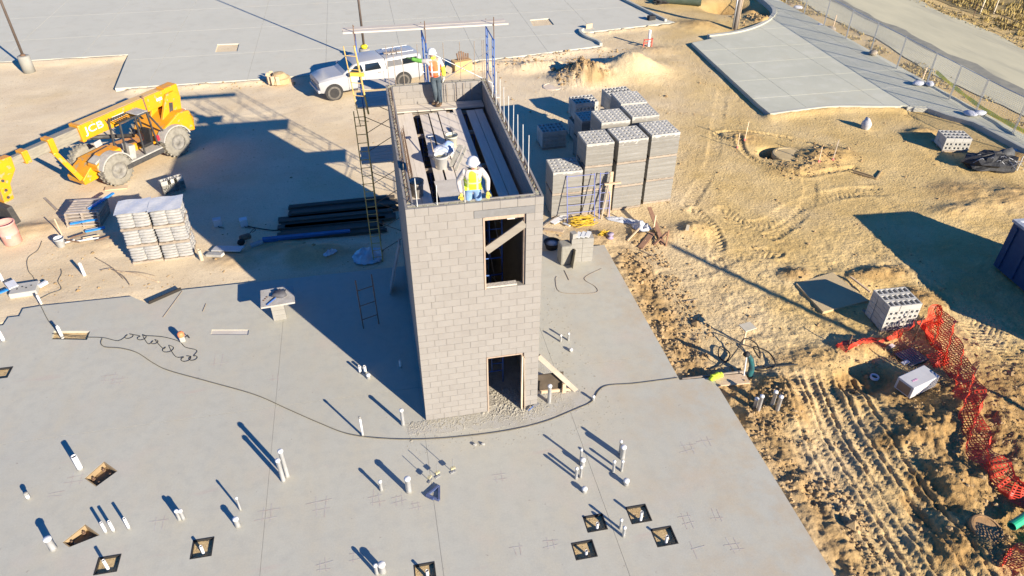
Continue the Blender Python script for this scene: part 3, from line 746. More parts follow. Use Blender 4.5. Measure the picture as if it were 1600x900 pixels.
def grass_field():
    M = mat("dry_grass", (.42, .32, .11), (.27, .20, .07), .8, .95, world=True, rnd=0)
    b = MB(); rr = np.random.RandomState(4)
    zones = [((43.0, 58), (16, 46), 16000, .35, 0), ((30.9, 32.9), (9, 45), 4200, .16, 1), ((41.3, 43.2), (18, 44), 900, .16, 0)]
    for (x0, x1), (y0, y1), n, h, kind in zones:
        x = rr.uniform(x0, x1, n); y = rr.uniform(y0, y1, n)
        k = fbm(x * .6, y * .6, 3, 3) > (-.12 if kind == 0 else .02); x = x[k]; y = y[k]
        for xx, yy in zip(x, y):
            hh = h * rr.uniform(.4, 1.3); a = rr.uniform(0, 6.28); dx_, dy_ = math.cos(a) * .07, math.sin(a) * .07
            lx, ly = rr.uniform(-.1, .1, 2)
            b.add([(xx - dx_, yy - dy_, -.24), (xx + dx_, yy + dy_, -.24), (xx + lx, yy + ly, -.24 + hh)], [(0, 1, 2)])
    o = stuff(b.build("dry_grass", M)); tag(o, "dry yellow grass beside and beyond the road", "grass")
    gb = MB(); gb.add([(43.2, 5, -.19), (120, 5, -.19), (120, 120, -.19), (46.5, 120, -.19), (43.6, 44, -.19)], [(0, 1, 2, 3, 4)])
    struct(gb.build("field", mat("field_soil", (.33, .245, .095), (.235, .17, .07), .7, .95, world=True, bump=.9, bs=8)))
grass_field()

# ------------------------------------------------------------------ the masonry tower
BL, CO = .4064, .2032
TW, TD, NC = 7.75 * BL, 38 * CO, 33
TH = NC * CO
J = .0038                                             # half a joint
tower = thing("masonry_tower", "tall tan concrete block stair tower, unroofed, with a window above a doorway", "tower", (0, 0, 0))
WX0, WX1 = 4.25, 6.75                                 # openings, in blocks from the left corner
def rows_joints(r):
    a = [0, .5, 1.25, 2.25, 3.25, 4.25, 5.25, 6.25, 7.25, 7.75] if r % 2 == 0 else [0, 1, 1.75, 2.75, 3.75, 4.75, 5.75, 6.75, 7.75]
    return a
BM = {}
def block_piece(w_, d_, h_):
    k = (round(w_, 3), d_, h_)
    if k not in BM:
        b = MB().box(0, w_, 0, d_, 0, h_); me_ = b.mesh("block"); me_.materials.append(BLOCK); BM[k] = me_
    return BM[k]
rr = random.Random(12)
for r in range(NC):                                   # r counts courses down from the top
    z = TH - (r + 1) * CO
    win = 2 <= r <= 11; door = r >= NC - 10
    js = rows_joints(r)
    for a, b in zip(js[:-1], js[1:]):
        parts = [(a, b)]
        if win or door:
            parts = [(a, min(b, WX0)), (max(a, WX1), b)]
        if r == 1: parts = [(a, min(b, 3.75)), (max(a, 7.25), b)]
        for p, q in parts:
            if q - p < .1: continue
            o = link("block", block_piece((q - p) * BL - 2 * J, .055, CO - 2 * J), tower)
            o.location = (p * BL + J, -.0 - rr.uniform(0, .004), z + J)
# back wall, inner face, top courses
for r in range(4):
    z = TH - (r + 1) * CO
    js = [0.5, 1.5, 2.5, 3.5, 4.5, 5.5, 6.5, 7.25] if r % 2 else [.5, 1, 2, 3, 4, 5, 6, 7, 7.25]
    for a, b in zip(js[:-1], js[1:]):
        o = link("block", block_piece((b - a) * BL - 2 * J, .055, CO - 2 * J), tower)
        o.location = (a * BL + J, TD - .199 - .0 + rr.uniform(-.003, 0), z + J)
# right wall, inner face, top courses
def side_piece(w_):
    k = ('s', round(w_, 3))
    if k not in BM:
        me_ = MB().box(-.055, 0, 0, w_, 0, CO - 2 * J).mesh("block"); me_.materials.append(BLOCK); BM[k] = me_
    return BM[k]
for r in range(3):
    z = TH - (r + 1) * CO; y = .2 + (.2 if r % 2 else 0)
    js = [.2] if not r % 2 else [.2, .4]
    while js[-1] + BL < TD - .2: js.append(js[-1] + BL)
    js.append(TD - .2)
    for a, b in zip(js[:-1], js[1:]):
        if b - a < .05: continue
        o = link("block", side_piece(b - a - 2 * J), tower)
        o.location = (TW - .199 + .055 - .0 + .0, a + J, z + J)
# everything else: one mesh of the same blocks on the faces seen edge-on or from behind
b = MB(); sl = MB()
for r in range(NC):
    z = TH - (r + 1) * CO
    ys_ = [0.06, .2] if r % 2 else [0.06]
    y = ys_[-1]
    while y + BL < TD: y += BL; ys_.append(y)
    ys_.append(TD)
    for a, c_ in zip(ys_[:-1], ys_[1:]):
        if c_ - a < .03: continue
        b.box(0, .05, a + J, c_ - J, z + J, z + CO - J)
        b.box(TW - .05, TW, a + J, c_ - J, z + J, z + CO - J)
    xs_ = [.055 + BL * k for k in range(8)] if r % 2 else [.055] + [.055 + .2 + BL * k for k in range(8)]
    xs_ = [x for x in xs_ if x < TW - .1] + [TW - .055]
    for a, c_ in zip(xs_[:-1], xs_[1:]): b.box(a + J, c_ - J, TD - .05, TD, z + J, z + CO - J)
stuff(b.build("side_blocks", BLOCK, tower))
core = MB()
def corebox(x0, x1, y0, y1, z0, z1): core.box(x0, x1, y0, y1, z0, z1)
wz0, wz1 = TH - 12 * CO, TH - 2 * CO
dz1 = 10 * CO
X0, X1 = WX0 * BL, WX1 * BL
gt = TH - .022
corebox(.005, X0 - .002, .006, .19, -.05, gt)
corebox(X1 + .002, TW - .005, .006, .19, -.05, gt)
corebox(X0 - .002, X1 + .002, .006, .19, dz1, wz0 - .002)
corebox(X0 - .002, X1 + .002, .056, .19, wz1 + CO, gt)
corebox(.006, .19, .19, TD - .19, -.05, gt)
corebox(TW - .19, TW - .006, .19, TD - .19, -.05, gt)
corebox(.006, TW - .006, TD - .19, TD - .006, -.05, gt)
core.build("mortar_core", MORTAR, tower)
MB().box(3.75 * BL + J, 7.25 * BL - J, -.012, .19, wz1 + .004, wz1 + CO - .006).build("lintel", LINTEL, tower, bevel=.006)
MB().box(X0 - .1, X1 + .1, .058, .186, dz1 + .002, dz1 + .19).build("door_head", MORTAR, tower)
# inner shells and grout along the wall tops
b = MB()
b.box(.055, TW - .2, .155, .195, TH - CO, TH - .004)
b.box(.155, .198, .2, TD - .2, TH - CO, TH - .004)
b.box(.055, TW - .055, TD - .045, TD - .004, TH - CO, TH - .003)
b.build("inner_shell", BLOCK, tower)
g = MB(); rr = random.Random(5)
def grout_strip(x0, x1, y0, y1, n):
    for i in range(n):
        t0, t1 = i / n, (i + 1) / n
        h = gt + rr.uniform(-.004, .012)
        if x1 - x0 > y1 - y0: g.box(x0 + (x1 - x0) * t0, x0 + (x1 - x0) * t1 - .004, y0, y1, gt - .05, h)
        else: g.box(x0, x1, y0 + (y1 - y0) * t0, y0 + (y1 - y0) * t1 - .004, gt - .05, h)
grout_strip(.06, TW - .06, .056, .154, 26)
grout_strip(.052, .154, .16, TD - .16, 60)
grout_strip(TW - .143, TW - .052, .16, TD - .16, 60)
grout_strip(.06, TW - .06, TD - .143, TD - .047, 24)
g.build("grout_fill", GROUT, tower)
# ladder reinforcement wires lying on the right and left walls
for x0, x1 in ((.07, .14), (TW - .13, TW - .065)):
    wr = MB()
    for x in (x0, x1): wr.tube([(x, .3, gt + .018), (x, TD - .3, gt + .018)], .006, 4)
    for k in range(36): wr.tube([(x0, .35 + k * .2, gt + .019), (x1, .45 + k * .2, gt + .019)], .006, 4)
    wr.build("ladder_wire", RUST, tower)
# timber bucks in the openings
for nm, za, zb in (("window_frame", wz0, wz1), ("door_frame", 0, dz1)):
    fr = MB()
    fr.box(X0 + .002, X0 + .04, -.02, .2, za + .002, zb - .002); fr.box(X1 - .04, X1 - .002, .05, .2, za + .002, zb - .002)
    if za > 0: fr.box(X0 + .042, X1 - .042, .03, .17, zb - .10, zb - .004)
    else: fr.box(X0 + .042, X1 - .042, -.01, .19, zb - .04, zb - .004)
    fr.build(nm, mat("buck_wood", (.44, .33, .24), (.34, .25, .18), 3, .85, stretch=(6, 6, 1)), tower)
fr = MB().box(X0 + .05, X1 - .2, .02, .17, wz0 + .002, wz0 + .05)
fr.build("window_sill", mat("sill_mortar", (.50, .46, .39), (.40, .36, .30), 9, .95, bump=.8), tower)
MB().beam((X0 + .06, .02, wz1 - .92), (X1 - .02, .03, wz1 - .27), .04, .21).build("window_brace", mat("brace_wood", (.27, .24, .19), (.22, .19, .15), 3, .85, stretch=(1, 6, 6)), tower)
MB().beam((X0 + .1, .25, wz1 - .06), (X1 - .25, .30, wz1 - .10), .1, .05).build("shoring_board", LUMBER, tower)
MB().beam((X1 - .06, -.03, 0), (X1 - .05, .0, 1.95), .04, .14).build("jamb_board", mat("pale_lumber", (.66, .53, .38), (.56, .44, .30), 3, .8), tower)
MB().beam((X1 + .03, -.05, 0), (X1 + .0, -.02, 1.9), .03, .1).build("jamb_board", OLDWOOD, tower)
# floor inside the shaft
MB().box(.19, TW - .19, .19, TD - .19, -.02, .006).build("shaft_floor", mat("shaft_mortar", (.42, .39, .32), (.34, .31, .25), 5, .95, bump=1, world=True), tower)

# vertical rebar standing in the cells (part of the wall)
rr = random.Random(9)
def rods(pts, m_, r=.009, n=5):
    for x, y, z0, h in pts:
        lx, ly = rr.uniform(-.012, .012), rr.uniform(-.012, .012)
        MB().tube([(x, y, z0), (x + lx, y + ly, z0 + h)], r, n).build("rebar", m_, tower)
rods([(TW - .1, 1.2 + .62 * k, TH - .05, 1.02) for k in range(9)], REBARL, .011)
rods([(.1 + .01 * (k % 2), 1.1 + .81 * k, TH - .05, .22 + .3 * (k % 3 == 2)) for k in range(8)], REBAR)
rods([(.28, .1, TH - .06, .75), (.72, .1, TH - .06, .55), (1.35, .1, TH - .06, .34), (1.0, .1, TH - .06, .05), (.5, .1, TH - .06, .06), (1.17, .1, TH - .06, .05)], REBARL, .011)
rods([(x, TD - .1, TH - .05, 1.25) for x in (.12, .32, .58, 1.05, 1.82, 2.32, 2.76, 3.0, 3.06)], REBAR, .010)
rods([(x, TD - .26, TH - .62, .60) for x in (1.86, 2.12, 2.38, 2.62)], REBAR, .008)

# ------------------------------------------------------------------ scaffold planks on top of the shaft
PZ = 6.05
def plank_mesh(L_, w_=.245, t_=.045):
    me_ = MB().box(-w_ / 2, w_ / 2, 0, L_, -t_, 0).mesh("plank"); me_.materials.append(PLANK); return me_
pl = [plank_mesh(6.55), plank_mesh(6.4), plank_mesh(4.3)]
lab = ["left wall", "bucket", "front worker", "mixing tub", "shovel", "deck's middle", "sunlit deck edge"]
PXS = [(.345, .35, 0, "sunlit scaffold plank nearest the left wall of the tower, bucket standing on it"), (.60, .42, 0, "sunlit scaffold plank left of the wide dark gap in the tower deck"),
       (1.02, .38, 1, "sunlit scaffold plank just right of the wide dark gap in the tower deck"), (1.325, .45, 1, "sunlit scaffold plank running under the mixing tubs on the tower"),
       (1.58, .40, 0, "sunlit scaffold plank running under the front worker's boots"), (1.83, .36, 1, "sunlit scaffold plank right of the front worker on the tower"),
       (2.08, .45, 0, "rightmost sunlit scaffold plank beside the shaded gap on the tower"), (2.475, .30, 0, "shaded scaffold plank beside the dark gap on the tower, left of a pair"), (2.745, .33, 0, "shaded scaffold plank nearest the right wall of the tower")]
for x, y0, k, lb in PXS:
    o = link("scaffold_plank", pl[k]); o.location = (x, y0, PZ); o.rotation_euler = (0, 0, R(rr.uniform(-.25, .25)))
    tag(o, lb, "plank", "planks laid lengthwise across the tower top")
for y, lb in ((7.12, "scaffold plank laid crosswise under the standing worker in the orange vest"), (7.38, "scaffold plank laid crosswise tight against the tower's back wall")):
    me_ = MB().box(.22, 2.93, y - .122, y + .122, 0, .045).mesh("plank"); me_.materials.append(PLANKX)
    tag(link("scaffold_plank", me_, loc=(0, 0, PZ + .004)), lb, "plank", "planks laid crosswise at the back of the tower")

# the blue frames the deck rests on, seen through the openings
def frame_mesh(h, w_=1.5, r=.021, ladder=True, along='y'):
    b = MB()
    def T(a, z): return (0, a, z) if along == 'y' else (a, 0, z)
    b.tube([T(0, 0), T(0, h)], r, 6); b.tube([T(w_, 0), T(w_, h)], r, 6)
    b.tube([T(0, h - .06), T(w_, h - .06)], r, 6); b.tube([T(0, .45), T(w_, .45)], r * .8, 6)
    b.tube([T(.32, .45), T(.32, h - .06)], r * .8, 6); b.tube([T(w_ - .32, .45), T(w_ - .32, h - .06)], r * .8, 6)
    for k in range(4):
        z = .45 + (h - .5) * (k + 1) / 5
        b.tube([T(0, z), T(.32, z)], r * .7, 5); b.tube([T(w_, z), T(w_ - .32, z)], r * .7, 5)
    return b
sh = thing("shaft_scaffold", "blue scaffold frames standing inside the dark tower shaft", "scaffold", (0, 0, 0))
for lv in range(3):
    for y in (1.1, 3.3, 5.5, 7.0):
        me_ = frame_mesh(1.95, 1.52, along='x').mesh("frame", True); me_.materials.append(BLUE)
        o = link("frame", me_, sh, loc=(.85, y, .02 + lv * 1.97))
    for x in (.85, 2.37):
        b = MB()
        for y in (1.1, 3.3):
            b.tube([(x, y, .4 + lv * 1.97), (x, y + 2.2, 1.5 + lv * 1.97)], .012, 5); b.tube([(x, y, 1.5 + lv * 1.97), (x, y + 2.2, .4 + lv * 1.97)], .012, 5)
        b.build("cross_brace", STEEL, sh)
for y in (1.1, 3.3, 5.5, 7.0): MB().beam((.3, y, PZ - .12), (2.9, y, PZ - .12), .09, .10).build("bearer", OLDWOOD, sh)

# ------------------------------------------------------------------ outside scaffold behind the back wall
sc = thing("outside_scaffold", "tall tube scaffold with blue top frames standing behind the block tower", "scaffold", (0, 0, 0))
SX = (-.76, 1.37, 3.5); SY0 = 8.35
for lv in range(5):
    z0 = -.2 + lv * 1.98
    top = lv == 4
    if top: continue
    for i, x in enumerate(SX):
        m_ = BLUE if lv == 3 else (YELS if lv in (1, 2) else RUST)
        me_ = frame_mesh(1.96, 1.5).mesh("frame", True); me_.materials.append(m_)
        o = link("frame", me_, sc, loc=(x, SY0, z0))
    for y in (SY0 + .01, SY0 + 1.49):
        for a_, b_ in ((SX[0], SX[1]), (SX[1], SX[2])):
            if lv == 3 and (y > 9 or a_ < 0): continue
            b = MB().tube([(a_, y, z0 + .5), (b_, y, z0 + 1.7)], .013, 5).tube([(a_, y + .02, z0 + 1.7), (b_, y + .02, z0 + .5)], .013, 5)
            b.build("cross_brace", STEEL if lv == 3 else RUST, sc)
for x in SX:
    for y in (SY0, SY0 + 1.5):
        MB().tube([(x, y, 7.7), (x, y, 8.36 if y < 9 else 7.9)], .016, 6).build("coupling_post", RUST, sc)
# climbing ladder clipped to the left end
for x in (-1.08, -.76): MB().tube([(x, SY0 - .06, -.2), (x, SY0 - .06, 5.7)], .02, 6).build("ladder_rail", YELS, sc)
for k in range(19): MB().tube([(-1.08, SY0 - .06, .1 + .3 * k), (-.76, SY0 - .06, .1 + .3 * k)], .014, 5).build("ladder_rung", YELS, sc)
# yellow guard post with clamp on the near left
MB().tube([(-.62, SY0 - .12, 5.6), (-.80, SY0 + .0, 7.75)], .03, 8).build("guard_post", YELS, sc)
MB().tube([(-.92, SY0 - .12, 5.2), (-1.12, SY0 + .0, 7.75)], .018, 6).build("guard_post", YELS, sc)
b = MB()
for k in range(6): b.tube([(-.92 - .03 * k, SY0 - .11, 5.4 + .42 * k), (-.64 - .025 * k, SY0 - .11, 5.35 + .42 * k)], .012, 5)
b.build("rung", YELS, sc)
MB().obox((-.82, SY0 - .1, 6.9), (.42, .10, .10), ry=.1).build("clamp", mat("yellow_cast", (.75, .50, .06), (.62, .38, .05), 6, .5), sc)
def deck(z, x0, x1, ys_, base, grp, mm=PLANKX):
    for k, y in enumerate(ys_):
        me_ = MB().box(x0 - .03 * (k % 2), x1 + .05 * ((k + 1) % 2), y - .122, y + .122, 0, .045).mesh("plank"); me_.materials.append(mm)
        tag(link("scaffold_plank", me_, loc=(0, 0, z)), base % ("nearest the tower", "second from the tower", "third from the tower", "fourth from the tower", "farthest from the tower")[k if k < 4 else 4], "plank", grp)
deck(5.76, -.95, 3.62, [8.48, 8.74, 9.0, 9.26, 9.52], "scaffold plank of the upper deck behind the tower, %s", "upper outside scaffold deck")
deck(3.80, -1.05, 3.66, [8.48, 8.74, 9.0, 9.26, 9.52], "scaffold plank of the lower deck behind the tower, %s", "lower outside scaffold deck")
deck(8.10, -1.08, 3.92, [8.50, 8.78], "overhead plank on top of the scaffold, %s", "overhead scaffold planks")
bd = MB().obox((-.25, 10.2, 5.84), (1.25, .9, .02))
tag(bd.build("plywood_sheet", mat("ply", (.55, .49, .40), (.47, .41, .33), 2, .85)), "sunlit plywood sheet at the far left of the upper scaffold deck", "plywood")
# mud and tools on the scaffold's far end
for p, s_, lb in (((2.0, 8.6, 5.95), 0, "blue rag and trowel on the plank behind the tower's back wall"),):
    t = thing("rag", "crumpled blue rag lying behind the tower's back wall", "rag", (2.05, 8.55, 5.81))
    MB().blob((0, 0, .05), .16, 9, 5, 3, .35, (1.3, .8, .4)).build("cloth", mat("blue_cloth", (.12, .30, .52), (.08, .2, .4), 8, .9), t, True)
t = thing("tool_bag", "dark tool bag with a pale strap on the scaffold behind the back wall", "tool bag", (2.75, 8.6, 5.81))
MB().blob((0, 0, .11), .22, 10, 6, 8, .2, (1.4, .7, .55)).build("bag", mat("bag_cloth", (.05, .06, .10), (.10, .10, .11), 8, .9), t, True)
MB().tube(spline([(-.6, -.02, .02), (-.35, .02, .10), (-.1, 0, .2), (.15, .05, .12)], 5), .018, 5).build("strap", PVC, t, True)
t = thing("grinder", "dark cut-off saw on the scaffold plank before the truck's rear wheel", "saw", (.88, 8.5, 5.81))
MB().lathe([(.13, 0), (.13, .02)], 14, (.0, 0, .14), 'Y').build("blade", STEEL, t)
MB().obox((.14, .02, .10), (.26, .14, .16)).build("body", BLACK, t, bevel=.02)
MB().tube(spline([(.05, .02, .2), (.1, .02, .28), (.25, .02, .24), (.27, .02, .12)], 4), .015, 5).build("handle", BLACK, t, True)
t = thing("hand_clamp", "pair of small clamps standing on the plank right of the saw", "clamp", (1.3, 8.5, 5.81))
MB().beam((0, 0, 0), (0.02, 0, .24), .05, .03).beam((.12, 0, 0), (.14, 0, .2), .05, .03).beam((0, 0, .2), (.16, 0, .17), .03, .03).build("jaw", RUST, t)

# bundle of joint reinforcement along the left wall inside
wb = thing("wire_bundle", "bundle of rusty ladder wire lying along the left wall on the tower top", "wire bundle", (0, 0, 0))
for k in range(7):
    b = MB(); x = .215 + .02 * (k % 3); z = PZ + .02 + .03 * k; y0 = 2.2 + rr.uniform(0, .5); y1 = y0 + 3.0
    b.tube([(x, y0, z), (x + rr.uniform(-.02, .05), y1, z)], .006, 4); b.tube([(x + .09, y0, z + .02), (x + .09 + rr.uniform(-.02, .05), y1, z + .02)], .006, 4)
    for q in range(8): b.tube([(x, y0 + .1 + q * .38, z), (x + .09, y0 + .25 + q * .38, z + .02)], .005, 4)
    b.build("ladder_wire", RUST, wb)
# mortar droppings round the tower foot
def droppings():
    rr = np.random.RandomState(2); b = MB()
    def lump(x, y, s, h):
        n = 7; a = rr.uniform(0, 6.28); vs = []
        for k in range(n):
            t = a + 2 * PI * k / n; q = s * rr.uniform(.6, 1.25); vs.append((x + q * math.cos(t), y + q * math.sin(t), .0005))
        vs.append((x + rr.uniform(-.2, .2) * s, y + rr.uniform(-.2, .2) * s, h)); b.add(vs, [(k, (k + 1) % n, n) for k in range(n)])
    for i in range(2600):
        x = rr.uniform(-.5, 4.2); y = -abs(rr.normal(0, .22)) - .01
        if x > 3.3: y = rr.uniform(-.6, 2.0) * rr.uniform(.3, 1)
        lump(x, y, rr.lognormal(-4.1, .45), rr.uniform(.003, .02))
    for i in range(420): lump(rr.normal(2.35, .3), rr.uniform(-.3, .8), rr.lognormal(-3.6, .4), rr.uniform(.008, .04))
    for i in range(350): lump(rr.uniform(-.6, 5.4), rr.uniform(-1.3, 0), rr.uniform(.008, .025), rr.uniform(.003, .01))
    for i in range(260): lump(rr.uniform(3.3, 5.2), rr.uniform(-.5, 5.5), rr.uniform(.008, .035), rr.uniform(.003, .012))
    o = stuff(b.build("mortar_droppings", mat("dropped_mortar", (.39, .36, .285), (.31, .285, .22), 3, .95, bump=.6, world=True)))
    tag(o, "crumbly grey mortar droppings along the foot of the tower", "mortar")
    sb = MB()
    pts = [(-.55, -.12)] + [(-.5 + .26 * k, -.42 - .22 * rr.uniform(0, 1) - .2 * math.exp(-((k - 11) / 4) ** 2)) for k in range(19)] + [(4.6, -.2), (4.4, .5), (3.9, 1.3), (3.5, 2.2), (3.17, 2.4), (3.17, -.02), (-.2, -.02)]
    sb.prism(pts, -.01, .0035).build("mortar_stain", mat("mortar_film", (.385, .36, .29), (.44, .425, .375), 3, .95, world=True, bump=.6, bs=40), slab)
droppings()

# ------------------------------------------------------------------ people
def skin(name, J_, E_, Rr, m_, parent, root, lev=2):
    names = list(J_); ix = {n: i for i, n in enumerate(names)}
    me_ = bpy.data.meshes.new(name); me_.from_pydata([J_[n] for n in names], [(ix[a], ix[b]) for a, b in E_], [])
    o = bpy.data.objects.new(name, me_); C.objects.link(o)
    o.modifiers.new("skin", 'SKIN')
    sv = me_.skin_vertices
    if not sv:
        bm = bmesh.new(); bm.from_mesh(me_); bm.verts.layers.skin.verify(); bm.to_mesh(me_); bm.free(); sv = me_.skin_vertices
    for n in names:
        r = Rr[n]; d = sv[0].data[ix[n]]; d.radius = r if isinstance(r, tuple) else (r, r); d.use_root = n == root
    s = o.modifiers.new("sub", 'SUBSURF'); s.levels = lev; s.render_levels = lev
    dg = bpy.context.evaluated_depsgraph_get()
    nm = bpy.data.meshes.new_from_object(o.evaluated_get(dg)); nm.name = name
    o.modifiers.clear(); o.data = nm; nm.materials.clear(); nm.materials.append(m_); nm.shade_smooth()
    o.parent = parent
    return o
def lerp(a, b, t): return tuple(x + (y - x) * t for x, y in zip(a, b))
SKINM = mat("skin", (.48, .28, .19), (.40, .22, .15), 8, .6)
def person(label, loc, rz, elbL, wrL, elbR, wrR, kneeL, ankL, kneeR, ankR, lean, shirt, vest, pants, gloveL, gloveR, boots, headdir=(0, -1), sleeveL=None, scarf=None, cuff=None):
    p = thing("person", label, "person", loc, rz, None)
    lx, ly = lean
    J_ = {'pel': (0, 0, .96), 'sp': (lx * .4, ly * .4, 1.14), 'ch': (lx * .8, ly * .8, 1.34), 'nk': (lx, ly, 1.49),
          'hd': (lx + headdir[0] * .03, ly + headdir[1] * .03, 1.60), 'tp': (lx + headdir[0] * .04, ly + headdir[1] * .04, 1.70),
          'ns': (lx + headdir[0] * .125, ly + headdir[1] * .125, 1.585),
          'shL': (lx * .9 + .19, ly * .9, 1.42), 'elL': elbL, 'wrL': wrL, 'shR': (lx * .9 - .19, ly * .9, 1.42), 'elR': elbR, 'wrR': wrR,
          'hpL': (.095, 0, .90), 'knL': kneeL, 'anL': ankL, 'hpR': (-.095, 0, .90), 'knR': kneeR, 'anR': ankR}
    J_['toL'] = (ankL[0] + headdir[0] * .17, ankL[1] + headdir[1] * .17, .04); J_['toR'] = (ankR[0] + headdir[0] * .17, ankR[1] + headdir[1] * .17, .04)
    Rr = {'pel': (.15, .11), 'sp': (.14, .10), 'ch': (.165, .11), 'nk': .055, 'hd': (.078, .092), 'tp': (.06, .07), 'ns': .014, 'shL': .068, 'elL': .045, 'wrL': .032, 'shR': .068, 'elR': .045, 'wrR': .032,
          'hpL': .085, 'knL': .058, 'anL': .045, 'hpR': .085, 'knR': .058, 'anR': .045, 'toL': .035, 'toR': .035}
    E_ = [('pel', 'sp'), ('sp', 'ch'), ('ch', 'nk'), ('nk', 'hd'), ('hd', 'tp'), ('hd', 'ns'), ('ch', 'shL'), ('shL', 'elL'), ('elL', 'wrL'), ('ch', 'shR'), ('shR', 'elR'), ('elR', 'wrR'),
          ('pel', 'hpL'), ('hpL', 'knL'), ('knL', 'anL'), ('anL', 'toL'), ('pel', 'hpR'), ('hpR', 'knR'), ('knR', 'anR'), ('anR', 'toR')]
    skin("body", J_, E_, Rr, SKINM, p, 'pel')
    def sub(names, edges, grow, nm, m_, root, ovr={}):
        JJ = {n: J_[n] for n in names}; RR = {}
        JJ.update({k: v[0] for k, v in ovr.items()})
        for n in JJ:
            r = ovr[n][1] if n in ovr else Rr[n]
            RR[n] = (r[0] + grow, r[1] + grow) if isinstance(r, tuple) else r + grow
        return skin(nm, JJ, edges, RR, m_, p, root)
    mid = lambda a, b, t=.5: lerp(J_[a], J_[b], t)
    sub(['pel', 'sp', 'ch', 'shL', 'elL', 'wrL', 'shR', 'elR', 'wrR'], [('pel', 'sp'), ('sp', 'ch'), ('ch', 'nk2'), ('ch', 'shL'), ('shL', 'elL'), ('elL', 'wrL'), ('ch', 'shR'), ('shR', 'elR'), ('elR', 'wrR')],
        .016, "shirt", shirt, 'pel', {'nk2': (mid('ch', 'nk', .85), .06)})
    if sleeveL:
        sub(['shL', 'elL', 'wrL'], [('u', 'elL'), ('elL', 'wrL')][0:2], .026, "sleeve", sleeveL, 'elL', {'u': (mid('shL', 'elL', .55), .05)}) if False else \
            skin("sleeve", {'u': mid('shL', 'elL', .6), 'elL': J_['elL'], 'wrL': J_['wrL']}, [('u', 'elL'), ('elL', 'wrL')], {'u': .075, 'elL': .072, 'wrL': .058}, sleeveL, p, 'elL')
    if cuff:
        skin("sleeve", {'u': mid('shR', 'elR', .6), 'elR': J_['elR'], 'wrR': J_['wrR']}, [('u', 'elR'), ('elR', 'wrR')], {'u': .075, 'elR': .070, 'wrR': .058}, cuff, p, 'elR')
    sub(['pel', 'hpL', 'knL', 'hpR', 'knR'], [('w', 'pel'), ('pel', 'hpL'), ('hpL', 'knL'), ('knL', 'hemL'), ('pel', 'hpR'), ('hpR', 'knR'), ('knR', 'hemR')], .024, "trousers", pants, 'pel',
        {'w': (mid('pel', 'sp', .35), (.135, .10)), 'hemL': (mid('knL', 'anL', .9), .05), 'hemR': (mid('knR', 'anR', .9), .05)})
    sub(['sp', 'ch'], [('b', 'sp'), ('sp', 'ch'), ('ch', 'sL'), ('ch', 'sR')],   .05, "vest", vest, 'sp',
        {'b': (mid('pel', 'sp', .3), (.145, .115)), 'sL': (mid('ch', 'shL', .85), .06), 'sR': (mid('ch', 'shR', .85), .06)})
    if scarf:
        skin("neck_cover", {'a': mid('ch', 'nk', .7), 'b': mid('nk', 'hd', .75)}, [('a', 'b')], {'a': .11, 'b': .098}, scarf, p, 'a')
    # hard hat
    hx, hy = J_['tp'][0], J_['tp'][1]
    h = MB().lathe([(.155, 0), (.158, .008), (.132, .02), (.130, .06), (.115, .105), (.08, .14), (.03, .157), (.004, .16)], 18, (hx, hy, 1.635))
    h.obox((hx + headdir[0] * .15, hy + headdir[1] * .15, 1.637), (.16 if abs(headdir[1]) > .5 else .09, .09 if abs(headdir[1]) > .5 else .16, .012))
    h.build("hard_hat", mat("white_shell", (.62, .61, .60), rough=.35, spec=.5), p, True)
    # hands with fingers
    for side, wr, el, gm in (('L', wrL, elbL, gloveL), ('R', wrR, elbR, gloveR)):
        d = (Vector(wr) - Vector(el)).normalized(); fwd_ = Vector((headdir[0], headdir[1], 0)); x = d.cross(fwd_)
        if x.length < .2: x = d.cross(Vector((0, 0, 1)))
        x.normalize(); n_ = x.cross(d)
        sgn = 1 if side == 'L' else -1
        W_ = Vector(wr); JJ = {'w': tuple(W_), 'p': tuple(W_ + d * .055), 'k': tuple(W_ + d * .095)}; RR = {'w': .040, 'p': (.046, .026), 'k': (.044, .022)}; EE = [('w', 'p'), ('p', 'k')]
        hand = skin("glove", JJ, EE, RR, gm, p, 'w', 2)
        fb = MB()
        for q, (off, ln) in enumerate(((-.033, .075), (-.011, .085), (.011, .08), (.033, .065))):
            a = W_ + d * .09 + x * off; b1 = a + d * ln * .55 + n_ * .012; b2 = b1 + d * ln * .35 + n_ * .03
            fb.tube([a, b1, b2], [.0125, .012, .009], 6)
        a = W_ + d * .045 - x * sgn * .03 * (1 if gm else 1); fb.tube([a, a - x * sgn * .035 + d * .035, a - x * sgn * .04 + d * .075 + n_ * .02], [.014, .013, .010], 6)
        fb.build("fingers", gm, hand, True)
    for an, to in (('anL', 'toL'), ('anR', 'toR')):
        A = J_[an]; T_ = J_[to]
        skin("boot", {'t': (A[0], A[1], A[2] + .10), 'a': (A[0], A[1], .07), 't2': (T_[0], T_[1], .045)}, [('t', 'a'), ('a', 't2')], {'t': .055, 'a': .06, 't2': .045}, boots, p, 'a')
    return p
FWR = (1.557, 0.251)
